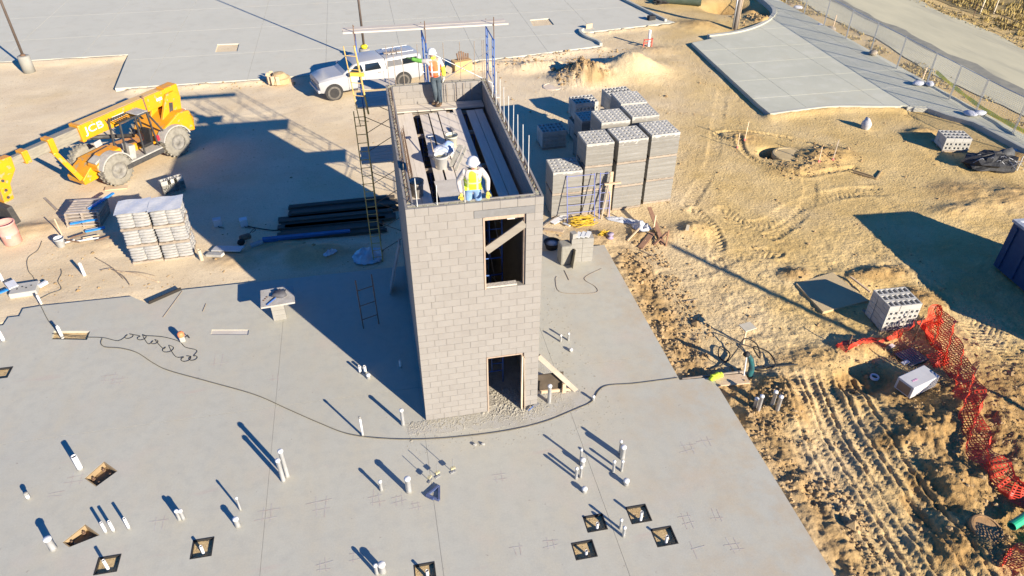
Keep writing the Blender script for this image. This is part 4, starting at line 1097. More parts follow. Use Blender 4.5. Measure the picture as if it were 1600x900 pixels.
def vest_mat(name, base, stripe):
    M = bpy.data.materials.new(name); M.use_nodes = True; t = M.node_tree; b = t.nodes["Principled BSDF"]; b.inputs["Roughness"].default_value = .7
    tc = t.nodes.new("ShaderNodeTexCoord"); sp = t.nodes.new("ShaderNodeSeparateXYZ"); t.links.new(tc.outputs["Object"], sp.inputs[0])
    ab = t.nodes.new("ShaderNodeMath"); ab.operation = 'ABSOLUTE'; t.links.new(sp.outputs[0], ab.inputs[0])
    f1 = t.nodes.new("ShaderNodeMath"); f1.operation = 'COMPARE'; f1.inputs[1].default_value = .105; f1.inputs[2].default_value = .022; t.links.new(ab.outputs[0], f1.inputs[0])
    f2 = t.nodes.new("ShaderNodeMath"); f2.operation = 'COMPARE'; f2.inputs[1].default_value = 1.13; f2.inputs[2].default_value = .022; t.links.new(sp.outputs[2], f2.inputs[0])
    mx = t.nodes.new("ShaderNodeMath"); mx.operation = 'MAXIMUM'; t.links.new(f1.outputs[0], mx.inputs[0]); t.links.new(f2.outputs[0], mx.inputs[1])
    n = nnoise(t, tc.outputs["Object"], 9, .3, .7)
    c = nmix(t, n, base, tuple(v * .8 for v in base))
    c = nmix(t, mx.outputs[0], c, stripe)
    t.links.new(c, b.inputs["Base Color"]); return M
WHITE_SH = mat("white_shirt", (.52, .48, .44), (.44, .40, .37), 9, .9, bump=.5, bs=18)
JEANS = mat("jeans", (.16, .27, .44), (.24, .36, .52), 7, .9, bump=.5, bs=18)
DKJ = mat("dark_jeans", (.05, .07, .085), (.09, .11, .12), 7, .9, bump=.5, bs=18)
NEON = mat("neon_cloth", (.66, .80, .06), (.56, .70, .05), 8, .8)
BOOT = mat("boot_leather", (.14, .09, .05), (.09, .06, .04), 8, .8)
person("worker in neon yellow vest, white hard hat and jeans at the tower's front wall", (FWR[0], FWR[1], PZ), R(-8),
       (.34, -.10, 1.16), (.33, -.24, .94), (-.32, -.08, 1.14), (-.27, -.22, .90), (.12, -.05, .5), (.13, .02, .08), (-.12, -.05, .5), (-.13, .03, .08), (0.02, -.20),
       WHITE_SH, vest_mat("neon_vest", (.62, .80, .03), (.70, .74, .35)), JEANS, mat("yellow_glove", (.72, .56, .10), (.6, .45, .08), 8, .8), MATS["yellow_glove"], BOOT)
person("worker in orange vest and white hard hat reaching left on the tower's back planks", (1.50, 7.22, PZ + .05), R(0),
       (.26, .02, 1.16), (.24, -.06, .93), (-.42, .10, 1.40), (-.68, .16, 1.47), (.09, -.03, .5), (.10, -.10, .08), (-.05, -.06, .5), (.0, .08, .08), (-.03, .0),
       WHITE_SH, vest_mat("orange_vest", (.80, .17, .05), (.72, .62, .60)), DKJ, mat("pale_glove", (.62, .60, .50), (.5, .5, .4), 8, .8), mat("green_glove", (.02, .09, .03), (.03, .05, .02), 8, .8), BOOT, (-.97, .2),
       sleeveL=NEON, scarf=NEON, cuff=mat("green_sleeve", (.13, .36, .06), (.09, .25, .04), 8, .8))

# ------------------------------------------------------------------ on the tower deck
def bucket(name, label, loc, r0, r1, h, m_, fill=None, bail=True, tilt=0):
    t = thing(name, label, "bucket", loc)
    MB().lathe([(r0, 0), (r1, h), (r1 + .012, h), (r1 + .012, h - .03), (r1, h - .03)][:2] + [(r1 + .014, h), (r1 - .008, h), (r0 - .006, .03), (.01, .03)], 20).build("shell", m_, t, True)
    MB().lathe([(r1 + .015, h - .05), (r1 + .018, h - .05), (r1 + .018, h - .03), (r1 + .012, h - .03)], 20, capa=False, capb=False).build("rim_band", m_, t, True)
    if bail: MB().tube([(r1 * math.cos(a), r1 * .25 + .0 * a, h - .02 + 0 * a) if False else (math.cos(a) * (r1 + .015), -math.sin(a) * r1 * .8, h - .04 - math.sin(a) * .10) for a in [PI * k / 10 for k in range(11)]], .004, 4).build("bail", STEEL, t)
    if fill: MB().lathe([(r1 * .93, h * .78), (.005, h * .80)], 16, capa=True).build("contents", fill, t)
    return t
bucket("bucket", "dusty grey bucket on the left planks of the tower top", (*(0.382, 1.801), PZ), .15, .175, .40, mat("dusty_bucket", (.40, .38, .34), (.31, .28, .24), 6, .8), GROUT)
GREYP = mat("grey_tub", (.50, .52, .52), (.62, .61, .57), 5, .7)
bucket("bucket", "mortar-splashed white bucket beside the blue sack on the tower top", (*(1.147, 3.165), PZ), .15, .18, .38, GREYP, GROUT)
bucket("bucket", "pale bucket at the far side of the mixing board on the tower top", (*(1.584, 4.430), PZ), .14, .165, .34, mat("pale_bucket", (.62, .62, .52), (.52, .52, .42), 6, .7), GROUT)
t = thing("mortar_stand", "slumped pale mortar sack beside the two buckets on the tower top", "sack", (*(1.284, 3.874), PZ), R(20))
MB().blob((0, 0, .12), .3, 12, 7, 21, .22, (1.3, .8, .55)).build("sack", mat("sack_cloth", (.58, .60, .62), (.35, .45, .62), 5, .8, bump=.6), t, True)
MB().blob((.2, .1, .24), .15, 8, 5, 4, .25, (1, .8, .6)).build("folded_top", mat("sack_blue", (.20, .33, .62), (.5, .55, .62), 5, .8), t, True)
t = thing("shovel", "long-handled shovel propped across the sack on the tower top", "shovel", (0, 0, 0))
a_, b_ = (*(0.988, 4.322), PZ + .38), (*(1.007, 3.092), PZ + .06)
MB().tube([a_, b_], .016, 6).build("handle", LUMBER, t, True)
MB().obox((a_[0], a_[1] + .06, a_[2] + .01), (.16, .16, .012), R(10)).build("blade", STEEL, t, bevel=.03)
for q, (ua, ub, lb) in enumerate(((((1.730, 3.544)), ((1.385, 3.017)), "grey mortar-crusted board leaning left of the front worker"), (((1.846, 3.402)), ((1.471, 2.778)), "narrow mortar-crusted board leaning nearest the front worker"))):
    o = MB().beam((*ua, PZ + .42), (*ub, PZ + .08), .13 - .06 * q, .03).build("mortar_board", mat("crusted_wood", (.40, .38, .32), (.30, .28, .22), 8, .9, bump=.8))
    tag(o, lb, "board")
o = MB().obox((*(1.730, 5.406), PZ + .04), (.07, .3, .07), R(10)).build("level_block", mat("grey_brick", (.30, .28, .27), (.24, .22, .21), 6, .9))
tag(o, "small dark wood block lying between planks on the tower deck", "wood block")
t = thing("plywood_sheet", "pale plywood mortar sheet under the front worker's feet", "plywood", (1.42, 1.55, PZ + .012), R(2))
MB().obox((0, 0, 0), (1.05, 1.75, .018)).build("sheet", mat("pale_ply", (.56, .52, .45), (.47, .43, .36), 3, .85, bump=.3), t)

# ------------------------------------------------------------------ block pallets
def cored(w_, d_, h_, lip=.06):
    b = MB(); b.box(-w_ / 2, w_ / 2, -d_ / 2, d_ / 2, 0, h_ - .10)
    z0, z1 = h_ - .1001, h_
    X = [-w_ / 2, -w_ / 2 + lip, -lip / 2, lip / 2, w_ / 2 - lip, w_ / 2]
    b.box(X[0], X[5], -d_ / 2, -d_ / 2 + lip, z0, z1); b.box(X[0], X[5], d_ / 2 - lip, d_ / 2, z0, z1)
    for i in (0, 2, 4): b.box(X[i], X[i + 1], -d_ / 2 + lip, d_ / 2 - lip, z0, z1)
    return b
CBW, CBD, CBH = .398, .203, .19
cored_me = cored(CBW, CBD, CBH).mesh("block"); cored_me.materials.append(BLOCKG)
slot_me = cored(.39, .30, .19, .045).mesh("block"); slot_me.materials.append(BLOCKG)
def pallet_base(t, sx, sy):
    for y in (-sy / 2 + .05, 0, sy / 2 - .05): MB().box(-sx / 2, sx / 2, y - .04, y + .04, .02, .10).build("stringer", OLDWOOD, t)
    for k in range(5):
        x = -sx / 2 + .06 + k * (sx - .12) / 4
        MB().box(x - .05, x + .05, -sy / 2, sy / 2, .10, .118).build("deck_board", OLDWOOD, t)
wrap_cache = {}
def wrapped_body(sx, sy, h, seed):
    rr = random.Random(seed); b = MB(); n = 14
    # a softly creased box: rings of a rounded rectangle
    ring = []
    for k in range(n): ring.append((-sx / 2 + sx * k / (n - 1), -sy / 2))
    for k in range(1, n): ring.append((sx / 2, -sy / 2 + sy * k / (n - 1)))
    for k in range(1, n): ring.append((sx / 2 - sx * k / (n - 1), sy / 2))
    for k in range(1, n - 1): ring.append((-sx / 2, sy / 2 - sy * k / (n - 1)))
    L = len(ring); vs = []; m_ = 16
    for i in range(m_):
        z = .12 + (h - .12) * i / (m_ - 1)
        for (x, y) in ring:
            k = 1 + rr.uniform(-.006, .006) - (.008 if i % 3 == 0 else 0); vs.append((x * k, y * k, z))
    fs = [(i * L + j, i * L + (j + 1) % L, (i + 1) * L + (j + 1) % L, (i + 1) * L + j) for i in range(m_ - 1) for j in range(L)]
    fs.append(tuple((m_ - 1) * L + j for j in range(L)))
    b.add(vs, fs); return b
def cube(label, cx, cy, z, sx, sy, h, rz, top=True, wrapped=True, kind='core', grp="pallets of concrete block"):
    t = thing("block_pallet", label, "block pallet", (cx, cy, z), R(rz), grp)
    pallet_base(t, sx, sy)
    if wrapped:
        wrapped_body(sx, sy, h - (CBH * .35 if top else .01), hash(label) % 1000).build("wrapped_blocks", TAPEW, t)
        if top:
            nx_ = 3; ny_ = int(sy / (CBD + .003))
            for i in range(nx_):
                for j in range(ny_):
                    o = link("block", cored_me, t); o.location = ((i - 1) * sx / 3, -sy / 2 + (j + .5) * sy / ny_, h - CBH); o.scale = (sx / 3 / CBW * .985, sy / ny_ / CBD * .975, 1)
        else:
            MB().box(-sx / 2 + .02, sx / 2 - .02, -sy / 2 + .02, sy / 2 - .02, h - .02, h).build("slip_sheet", TAPEW, t)
    else:
        nl = int((h - .12) / .2); rr = random.Random(len(label))
        for l in range(nl):
            if l == nl - 1:
                for i in range(3):
                    for j in range(int(sy / .31)):
                        o = link("block", slot_me, t); o.location = ((i - 1) * sx / 3, -sy / 2 + .16 + j * .315, .12 + l * .2)
            else:
                for i in range(3):
                    for j in (0, int(sy / .31) - 1):
                        bb = MB(); w_ = .39; y = -sy / 2 + .16 + j * .315; z_ = .12 + l * .2; x = (i - 1) * sx / 3
                        # cells open to the side
                        f0, f1 = (y - .15, y + .15)
                        bb.box(x - w_ / 2, x + w_ / 2, f0 + .06, f1 - .06, z_ + .002, z_ + .19)
                        for (fa, fb) in ((f0, f0 + .0605), (f1 - .0605, f1)):
                            bb.box(x - w_ / 2, x + w_ / 2, fa, fb, z_ + .002, z_ + .04); bb.box(x - w_ / 2, x + w_ / 2, fa, fb, z_ + .15, z_ + .19)
                            for q in (-w_ / 2, -.02, w_ / 2 - .04): bb.box(x + q, x + q + .04, fa, fb, z_ + .039, z_ + .151)
                        bb.build("block", BLOCKG, t)
                if int(sy / .31) > 2: MB().box(-sx / 2 + .02, sx / 2 - .02, -sy / 2 + .33, sy / 2 - .33, .12 + l * .2, .31 + l * .2).build("inner_blocks", BLOCKG, t)
    return t
zb = -.2; hC = 1.035
def stackof(nm, cx, cy, sx, sy, n, rz=0, **kw):
    pos = ["bottom", "second", "third"]
    for k in range(n):
        last = k == n - 1
        lab_ = "%s, %s" % (nm, ("topmost of its stack" if last else ("bottom of its stack" if k == 0 else "middle of its stack")))
        cube(lab_, cx, cy, zb + k * hC, sx, sy, hC, rz + (k * .7 if n > 1 else 0), top=last, **kw)
stackof("plastic-wrapped block pallet at the front left, partly shaded", 6.68, 10.75, 1.19, 1.18, 2, -1)
stackof("plastic-wrapped block pallet behind the leaning blue frames", 7.93, 10.86, 1.12, 1.2, 3, 0)
stackof("wrapped block pallet in the front row, right of the upright plank", 9.27, 10.95, 1.24, 1.22, 3, 3)
stackof("plastic-wrapped block pallet at the front row's right end", 10.69, 11.22, 1.22, 1.27, 3, 3)
stackof("wrapped block pallet in the second row's left", 9.13, 12.75, 1.25, 1.26, 3, 2)
stackof("wrapped block pallet in the second row's right", 10.53, 13.05, 1.2, 1.28, 3, 1)
stackof("wrapped block pallet in the third row, behind the right pair", 10.53, 14.5, 1.2, 1.28, 3, 0)
stackof("unwrapped block pallet far left of the stacks, in tower shade", 7.73, 16.95, 1.2, 1.05, 1, 3, wrapped=False)
stackof("half-shaded open block pallet behind the wrapped stacks", 9.4, 17.6, 1.15, 1.15, 2, 4, wrapped=False)
stackof("open block pallet with slotted tops at the very back", 11.35, 18.05, 1.3, 1.25, 2, 6, wrapped=False)
stackof("low shaded block pallet squeezed between the stacks", 9.0, 15.25, 1.0, 1.0, 2, 3)
cube("open slotted block pallet tilted beside the orange mesh fence", 15.42, 1.72, -.27, 1.1, 1.15, 1.3, -2, wrapped=False)
cube("half-used block pallet near the kerb and the black mesh heap", 26.45, 13.0, -.2, 1.2, 1.2, .75, -14, wrapped=False)
cube("small stack of cut blocks beside the telehandler's front wheel, half shaded", *(-9.256, 15.473), -.2, .8, .55, .75, 30, wrapped=False)

# ------------------------------------------------------------------ bagged mortar
BAG = mat("mortar_bag", (.38, .365, .33), (.24, .24, .235), 4, .75, bump=.4, rnd=.06, stretch=(2, 2, 6))
def bag_mesh(seed):
    return MB().blob((0, 0, 0), 1, 12, 7, seed, .06, (.235, .165, .062))
bag_mes = []
for s_ in range(3):
    b = bag_mesh(s_)
    # square the pillow
    b.v = [(math.copysign(abs(x / .235) ** .42, x) * .235, math.copysign(abs(y / .165) ** .42, y) * .165, z) for x, y, z in b.v]
    me_ = b.mesh("bag", True); me_.materials.append(BAG); bag_mes.append(me_)
rr = random.Random(31)
for ix_, x in enumerate((-9.25, -8.15)):
    for lv in range(3):
        t = thing("bag_pallet", "pallet of grey mortar bags, %s of the %s stack" % (("bottom", "middle", "top")[lv], ("left", "right")[ix_]), "mortar pallet", (x, 10.45, -.2 + lv * .70), R(4), "pallets of mortar bags")
        pallet_base(t, 1.05, .98)
        for l in range(5):
            for i in range(2):
                for j in range(3):
                    if lv < 2 and i == 0 and j == 1 and False: continue
                    o = link("bag", bag_mes[rr.randrange(3)], t); o.location = ((i - .5) * .5 + rr.uniform(-.015, .015), (j - 1) * .325 + rr.uniform(-.01, .01), .175 + l * .112); o.rotation_euler = (rr.uniform(-.03, .03), rr.uniform(-.03, .03), rr.uniform(-.05, .05)); o.scale = (1.16, 1.06, 1.04)
        if lv == 2:
            MB().add([(x_ + .0, y_, .735 + .02 * math.sin(7 * x_) * math.cos(5 * y_)) for y_ in np.linspace(-.53, .53, 9) for x_ in np.linspace(-.56, .56, 9)], [(r * 9 + c_, r * 9 + c_ + 1, (r + 1) * 9 + c_ + 1, (r + 1) * 9 + c_) for r in range(8) for c_ in range(8)]).build("cover_film", mat("clear_film", (.62, .61, .58), (.52, .52, .50), 3, .25, bump=.5, bs=12, spec=.7), t, True)

# ------------------------------------------------------------------ low slatted pallet with blue planks
t = thing("wooden_pallet_stack", "stack of weathered pallets with a blue and white board across its right end", "pallet stack", (*(-12.158, 13.612), -.2), R(-4))
for lv in range(5):
    for k in range(6): MB().box(-.62 + .02 * lv, .62 + .02 * lv, -.55 + .2 * k, -.55 + .2 * k + .13, .12 * (lv + 1) + .02 * lv - .02, .12 * (lv + 1) + .02 * lv).build("slat", mat("grey_slat", (.46, .40, .34), (.35, .30, .25), 4, .9, rnd=.15), t)
    for x in (-.6, 0, .6): MB().box(x - .04 + .02 * lv, x + .04 + .02 * lv, -.56, .56, .12 * lv + .02 * lv, .12 * lv + .098 + .02 * lv).build("stringer", OLDWOOD, t)
BLUEB = mat("blue_board", (.02, .22, .55), (.02, .16, .42), 5, .6)
for q, (p, s_, rz, lb) in enumerate((((-11.542, 13.837), 1.35, R(62), "blue edged white board lying across the pallet stack's right end"), ((-12.055, 13.034), 1.1, R(12), "blue foam board in front of the pallet stack"), ((-11.689, 12.679), .7, R(14), "short blue board on the ground before the pallet stack"))):
    t = thing("blue_board", lb, "board", (p[0], p[1], (.52, .12, -.1)[q]), rz)
    MB().obox((0, 0, 0), (s_, .09, .06)).build("blue_strip", BLUEB, t); MB().obox((0, .075, -.003), (s_ * .96, .055, .055)).build("white_strip", PVC, t)

# ------------------------------------------------------------------ telehandler
YEL = mat("machine_yellow", (.72, .315, .006), (.60, .255, .012), 2.5, .42, spec=.5, speck=(.42, .29, .13), ss=5, st=.60)
DUSTB = mat("dusty_boom", (.30, .27, .20), (.20, .18, .14), 4, .6, stretch=(.6, 3, 3))
TYRE = mat("dusty_tyre", (.27, .25, .20), (.19, .175, .14), 6, .95, bump=.5)
RIM = mat("dusty_rim", (.26, .245, .205), (.15, .14, .125), 6, .7)
DKM = mat("dark_metal", (.035, .035, .034), (.07, .066, .06), 6, .6)
GRIME = mat("grey_grime", (.42, .40, .35), (.30, .29, .26), 5, .8)
TH_ = thing("telehandler", "dusty yellow telehandler with its boom stretched out to the left", "telehandler", (-11.49, 18.52, -.2), R(-128.7))
def wheel(par, name, c, r, w_, tyre, rimm, n=26, lug=True, side=1, hub=.55):
    W_ = thing_part(name, par, c)
    prof = [(r * hub, -w_ / 2), (r * .9, -w_ / 2), (r * .985, -w_ * .4), (r, -w_ * .25), (r, w_ * .25), (r * .985, w_ * .4), (r * .9, w_ / 2), (r * hub, w_ / 2)]
    MB().lathe(prof, n, (0, 0, 0), 'Y', capa=False, capb=False).build("tyre", tyre, W_, True)
    if lug:
        b = MB(); k = 22
        for i in range(k):
            for s_ in (-1, 1):
                a = 2 * PI * (i + (.5 if s_ > 0 else 0)) / k
                M_ = Matrix.Rotation(-a, 4, 'Y') @ Matrix.Translation((r * 1.005, s_ * w_ * .25, 0)) @ Matrix.Rotation(s_ * .5, 4, 'X')
                q = [M_ @ Vector(v) for v in [(-.03, -w_ * .25, -.035), (.035, -w_ * .25, -.03), (.035, w_ * .25, -.03), (-.03, w_ * .25, -.035), (-.03, -w_ * .25, .035), (.035, -w_ * .25, .03), (.035, w_ * .25, .03), (-.03, w_ * .25, .035)]]
                b.add(q, [(0, 3, 2, 1), (4, 5, 6, 7), (0, 1, 5, 4), (1, 2, 6, 5), (2, 3, 7, 6), (3, 0, 4, 7)])
        stuff(b.build("tread_lugs", tyre, W_))
    s_ = side
    MB().lathe([(r * hub + .01, -w_ * .3), (r * hub + .01, w_ * .44 * 1), (r * hub * .92, w_ * .44), (r * hub * .86, w_ * .38), (r * hub * .42, w_ * .30), (r * hub * .40, w_ * .34), (.01, w_ * .36)] if s_ > 0 else [(.01, -w_ * .36), (r * hub * .40, -w_ * .34), (r * hub * .42, -w_ * .16), (r * hub * .86, -w_ * .2), (r * hub * .92, -w_ * .44), (r * hub + .01, -w_ * .44), (r * hub + .01, w_ * .3)], 20, (0, 0, 0), 'Y').build("rim", rimm, W_, True)
    b = MB()
    for k in range(8):
        a = 2 * PI * k / 8; b.lathe([(.018, 0), (.018, .03)], 6, (r * hub * .6 * math.cos(a), (w_ * .16 if s_ > 0 else -w_ * .16 - .03), r * hub * .6 * math.sin(a)), 'Y')
    stuff(b.build("wheel_bolts", DKM, W_))
    return W_
def thing_part(name, parent, loc):
    o = bpy.data.objects.new(name, None); C.objects.link(o); o.parent = parent; o.location = loc; o.empty_display_size = .1; return o
for x in (1.5, -1.7):
    for s_ in (1, -1): wheel(TH_, "wheel", (x, s_ * .98, .68), .68, .44, TYRE, RIM, side=s_)
MB().xprism([(-2.55, .75), (2.1, .62), (2.1, 1.15), (.9, 1.2), (-.8, 1.05), (-2.55, 1.35)], -.5, .45).build("chassis", YEL, TH_, bevel=.03)
MB().obox((1.5, 0, .68), (.25, 1.7, .25)).build("front_axle", DKM, TH_); MB().obox((-1.7, 0, .68), (.25, 1.7, .25)).build("rear_axle", DKM, TH_)
MB().xprism([(2.05, .42), (2.75, .38), (2.78, .62), (2.35, .95), (2.05, 1.1)], -.52, .52).build("nose", YEL, TH_, bevel=.03)
MB().xprism([(.95, .95), (2.25, .85), (2.25, 1.12), (1.75, 1.42), (.95, 1.48)], .30, .98).build("front_bonnet", YEL, TH_, bevel=.05)
MB().obox((1.98, .62, 1.18), (.42, .5, .28), ry=.35).build("battery_box", GRIME, TH_, bevel=.02)
for x in (1.5, -1.7):
    b = MB(); n = 10; r0, r1 = .74, .80; vs = []; a0, a1 = (R(20), R(165))
    for k in range(n + 1):
        a = a0 + (a1 - a0) * k / n
        for r in (r0, r1):
            for y in (.74, 1.22): vs.append((x + r * math.cos(a), y, .68 + r * math.sin(a)))
    fs = []
    for k in range(n):
        o_ = 4 * k; fs += [(o_, o_ + 1, o_ + 5, o_ + 4), (o_ + 2, o_ + 6, o_ + 7, o_ + 3), (o_, o_ + 4, o_ + 6, o_ + 2), (o_ + 1, o_ + 3, o_ + 7, o_ + 5)]
    fs += [(0, 2, 3, 1), (4 * n, 4 * n + 1, 4 * n + 3, 4 * n + 2)]
    b.add(vs, fs).build("mudguard", GRIME, TH_)
# rear body and counterweight
MB().xprism([(-2.05, .95), (-2.95, .75), (-3.05, 1.35), (-2.9, 1.75), (-2.3, 1.85), (-1.4, 1.45), (-1.1, 1.1)], -.95, .98).build("counterweight", YEL, TH_, bevel=.06)
MB().xprism([(-1.6, 1.35), (-2.85, 1.5), (-3.0, 2.35), (-2.75, 2.65), (-2.3, 2.62), (-1.95, 2.0)], .36, .50).build("boom_tower", YEL, TH_, bevel=.02)
MB().xprism([(-1.6, 1.35), (-2.85, 1.5), (-3.0, 2.35), (-2.75, 2.65), (-2.3, 2.62), (-1.95, 2.0)], -.40, -.26).build("boom_tower", YEL, TH_, bevel=.02)
MB().obox((-2.35, .508, 2.0), (.20, .02, .45), ry=-.25).build("grille", DKM, TH_)
MB().obox((-2.98, .55, 1.62), (.35, .30, .02), ry=-1.1).build("plate", PVC, TH_)
# boom in its sections
BA = math.atan(-.02)
def bz(x): return 2.48 - .02 * (x + 2.7)
def boom(x0, x1, w_, h, m_, nm, yc=.06, bev=.03):
    return MB().beam((x0, yc, bz(x0)), (x1, yc, bz(x1)), w_, h).build(nm, m_, TH_, bevel=bev)
bo = boom(-3.05, 2.05, .52, .66, YEL, "boom_outer")
boom(-3.12, -2.4, .56, .72, YEL, "boom_heel")
boom(1.9, 2.07, .60, .74, YEL, "boom_collar")
boom(2.0, 3.35, .40, .52, DUSTB, "boom_middle")
boom(3.15, 3.4, .50, .62, YEL, "boom_collar")
boom(3.3, 4.45, .32, .42, DUSTB, "boom_inner")
boom(4.25, 4.5, .42, .52, YEL, "boom_collar")
boom(4.4, 5.3, .25, .34, DUSTB, "boom_tip")
MB().obox((-.1, .06, bz(-.1) + .345), (4.1, .44, .012), ry=-BA).build("boom_dust", mat("settled_dust", (.52, .36, .22), (.66, .40, .10), 3, .95), TH_)
hz = bz(5.2); HX = -1.05
MB().xprism([(a_ + HX, b_) for a_, b_ in [(5.95, hz + .28), (6.5, hz + .3), (6.75, hz - .2), (6.85, hz - .9), (6.9, hz - 1.35), (6.5, hz - 1.3), (6.4, hz - .7), (6.0, hz - .25)]], -.12, .26).build("boom_head", YEL, TH_, bevel=.03)
for k, dz in enumerate((.55, 1.0, 1.35)): MB().lathe([(.06, 0), (.06, .04)], 10, (6.62 + HX + .04 * k, .255, hz - dz * .85), 'Y').build("head_pin", DKM, TH_)
MB().obox((6.95 + HX, .05, hz - 1.72), (.22, 1.2, .75), ry=.1).build("carriage", DKM, TH_, bevel=.02)
for y in (-.35, .45):
    MB().box(7.0 + HX, 8.2 + HX, y - .06, y + .06, hz - 2.12, hz - 2.07).build("fork", DKM, TH_)
# cylinder link below the boom (front stay and lift ram)
MB().beam((3.28, .2, bz(3.28) - .3), (2.72, .34, .62), .16, .2).build("front_stay", YEL, TH_, bevel=.02)
MB().tube([(3.2, .0, bz(3.2) - .3), (2.6, .0, .8)], .05, 8).build("ram_rod", STEEL, TH_, True)
MB().tube([(-.4, .06, 1.3), (1.7, .06, bz(1.7) - .35)], .09, 10).build("lift_ram", DKM, TH_, True)
# open cab on the left
cab = thing_part("cab", TH_, (0, 0, 0))
cx0, cx1, cy0, cy1, cz0, cz1 = -1.05, .95, .42, 1.12, 1.05, 2.52
for (xa, za, xb, zb_) in ((cx1, cz0 - .35, cx1 - .22, cz1), (cx0 + .35, cz0 - .1, cx0 + .42, cz1), (.05, cz0 - .4, -.02, cz1 - .02)):
    for y in (cy0, cy1):
        if y == cy0 and abs(xa - .05) < .01: continue
        MB().beam((xa, y, za), (xb, y, zb_), .06, .08).build("cab_post", DKM, cab, bevel=.01)
MB().beam((cx0 + .42, cy1, cz1 - .02), (cx0 - .1, cy1, 1.45), .05, .07).build("cab_post", DKM, cab)
for y in (cy0, cy1): MB().beam((cx1 - .22, y, cz1), (cx0 + .42, y, cz1), .06, .07).build("roof_rail", DKM, cab)
for k in range(7):
    x = cx1 - .22 - k * .115; MB().beam((x, cy0, cz1 + .01), (x, cy1, cz1 + .01), .03, .025).build("roof_bar", DKM, cab)
MB().obox((cx0 + .62, (cy0 + cy1) / 2, cz1 + .03), (.55, .74, .05)).build("roof_panel", GRIME, cab, bevel=.02)
MB().box(cx0 + .2, cx1 + .1, cy0, cy1 + .05, .72, .80).build("cab_floor", GRIME, cab)
MB().box(cx0 + .2, cx1 + .15, cy1 + .0, cy1 + .12, .55, .74).build("side_step", DKM, cab, bevel=.02)
MB().obox((-.35, .78, 1.08), (.5, .5, .14)).build("seat", BLACK, cab, bevel=.04); MB().obox((-.6, .78, 1.42), (.14, .5, .6), ry=-.15).build("seat_back", BLACK, cab, bevel=.04)
MB().lathe([(.15, 0), (.17, .02), (.15, .04)], 14, (.28, .78, 1.42)).build("steering_wheel", BLACK, cab, True)
MB().obox((.55, .78, 1.1), (.3, .6, .6), ry=-.2).build("dashboard", GRIME, cab, bevel=.03)
MB().obox((.85, .65, 1.0), (.3, .5, .5), ry=.3).build("front_panel", GRIME, cab, bevel=.04)
MB().obox((-.85, 1.05, 1.2), (.12, .1, .25)).build("fire_extinguisher", mat("red_paint", (.5, .03, .05), rough=.4), cab, bevel=.02)
MB().tube([(-1.25, .30, 1.9), (-1.22, .30, 2.9)], .045, 8).build("exhaust_stack", RUST, TH_, True)
MB().obox((1.55, .45, 1.78), (.34, .06, .26), ry=.1).build("mirror", mat("mirror_shell", (.40, .38, .34), rough=.5), TH_, bevel=.04)
# lettering and decals on the boom's near side
def text(body, size, m_, parent, mtx, name="lettering", ext=.004):
    cu = bpy.data.curves.new(name, 'FONT'); cu.body = body; cu.size = size; cu.extrude = ext; cu.align_x = 'CENTER'; cu.align_y = 'CENTER'
    o = bpy.data.objects.new(name, cu); C.objects.link(o)
    dg = bpy.context.evaluated_depsgraph_get(); nm = bpy.data.meshes.new_from_object(o.evaluated_get(dg)); bpy.data.objects.remove(o)
    nm.materials.append(m_); o = bpy.data.objects.new(name, nm); C.objects.link(o); o.parent = parent; o.matrix_local = mtx; return o
WHITEP = mat("white_paint", (.80, .80, .78), rough=.5)
ys_ = .06 + .26 + .004
# reading direction runs towards the machine's rear on its left side
fm = Matrix(((-1, 0, 0), (0, 0, 1), (0, 1, 0))).to_4x4()
rotb = Matrix.Rotation(-BA, 4, 'Y')
def on_boom(x, dz): return Matrix.Translation((x, ys_, bz(x) + dz)) @ rotb @ fm
text("JCB", .42, WHITEP, TH_, on_boom(1.38, .03) @ Matrix.Diagonal((1.35, 1, 1, 1)))
MB().add([tuple(on_boom(.22, .05) @ Vector(p)) for p in ((-.30, -.07, .004), (.30, -.07, .004), (.34, .08, .004), (-.26, .08, .004))], [(0, 1, 2, 3)]).build("white_decal", WHITEP, TH_)
MB().add([tuple(on_boom(-2.0, .02) @ Vector(p)) for p in ((-.15, -.06, .004), (.15, -.06, .004), (.15, .06, .004), (-.15, .06, .004))], [(0, 1, 2, 3)]).build("white_decal", WHITEP, TH_)
MB().add([tuple(on_boom(.74, .05) @ Vector(p)) for p in ((-.10, .10, .004), (-.04, .10, .004), (.0, -.05, .004), (.06, .10, .004), (.12, .10, .004), (.03, -.14, .004), (-.03, -.14, .004))], [(0, 6, 5, 4, 3, 2, 1)]).build("tick_decal", DKM, TH_)

# ------------------------------------------------------------------ pickup truck
TKH = R(-162.7)
fwx, fwy = -2.49, 24.76
hx, hy = math.cos(TKH), math.sin(TKH)
WB = 4.0
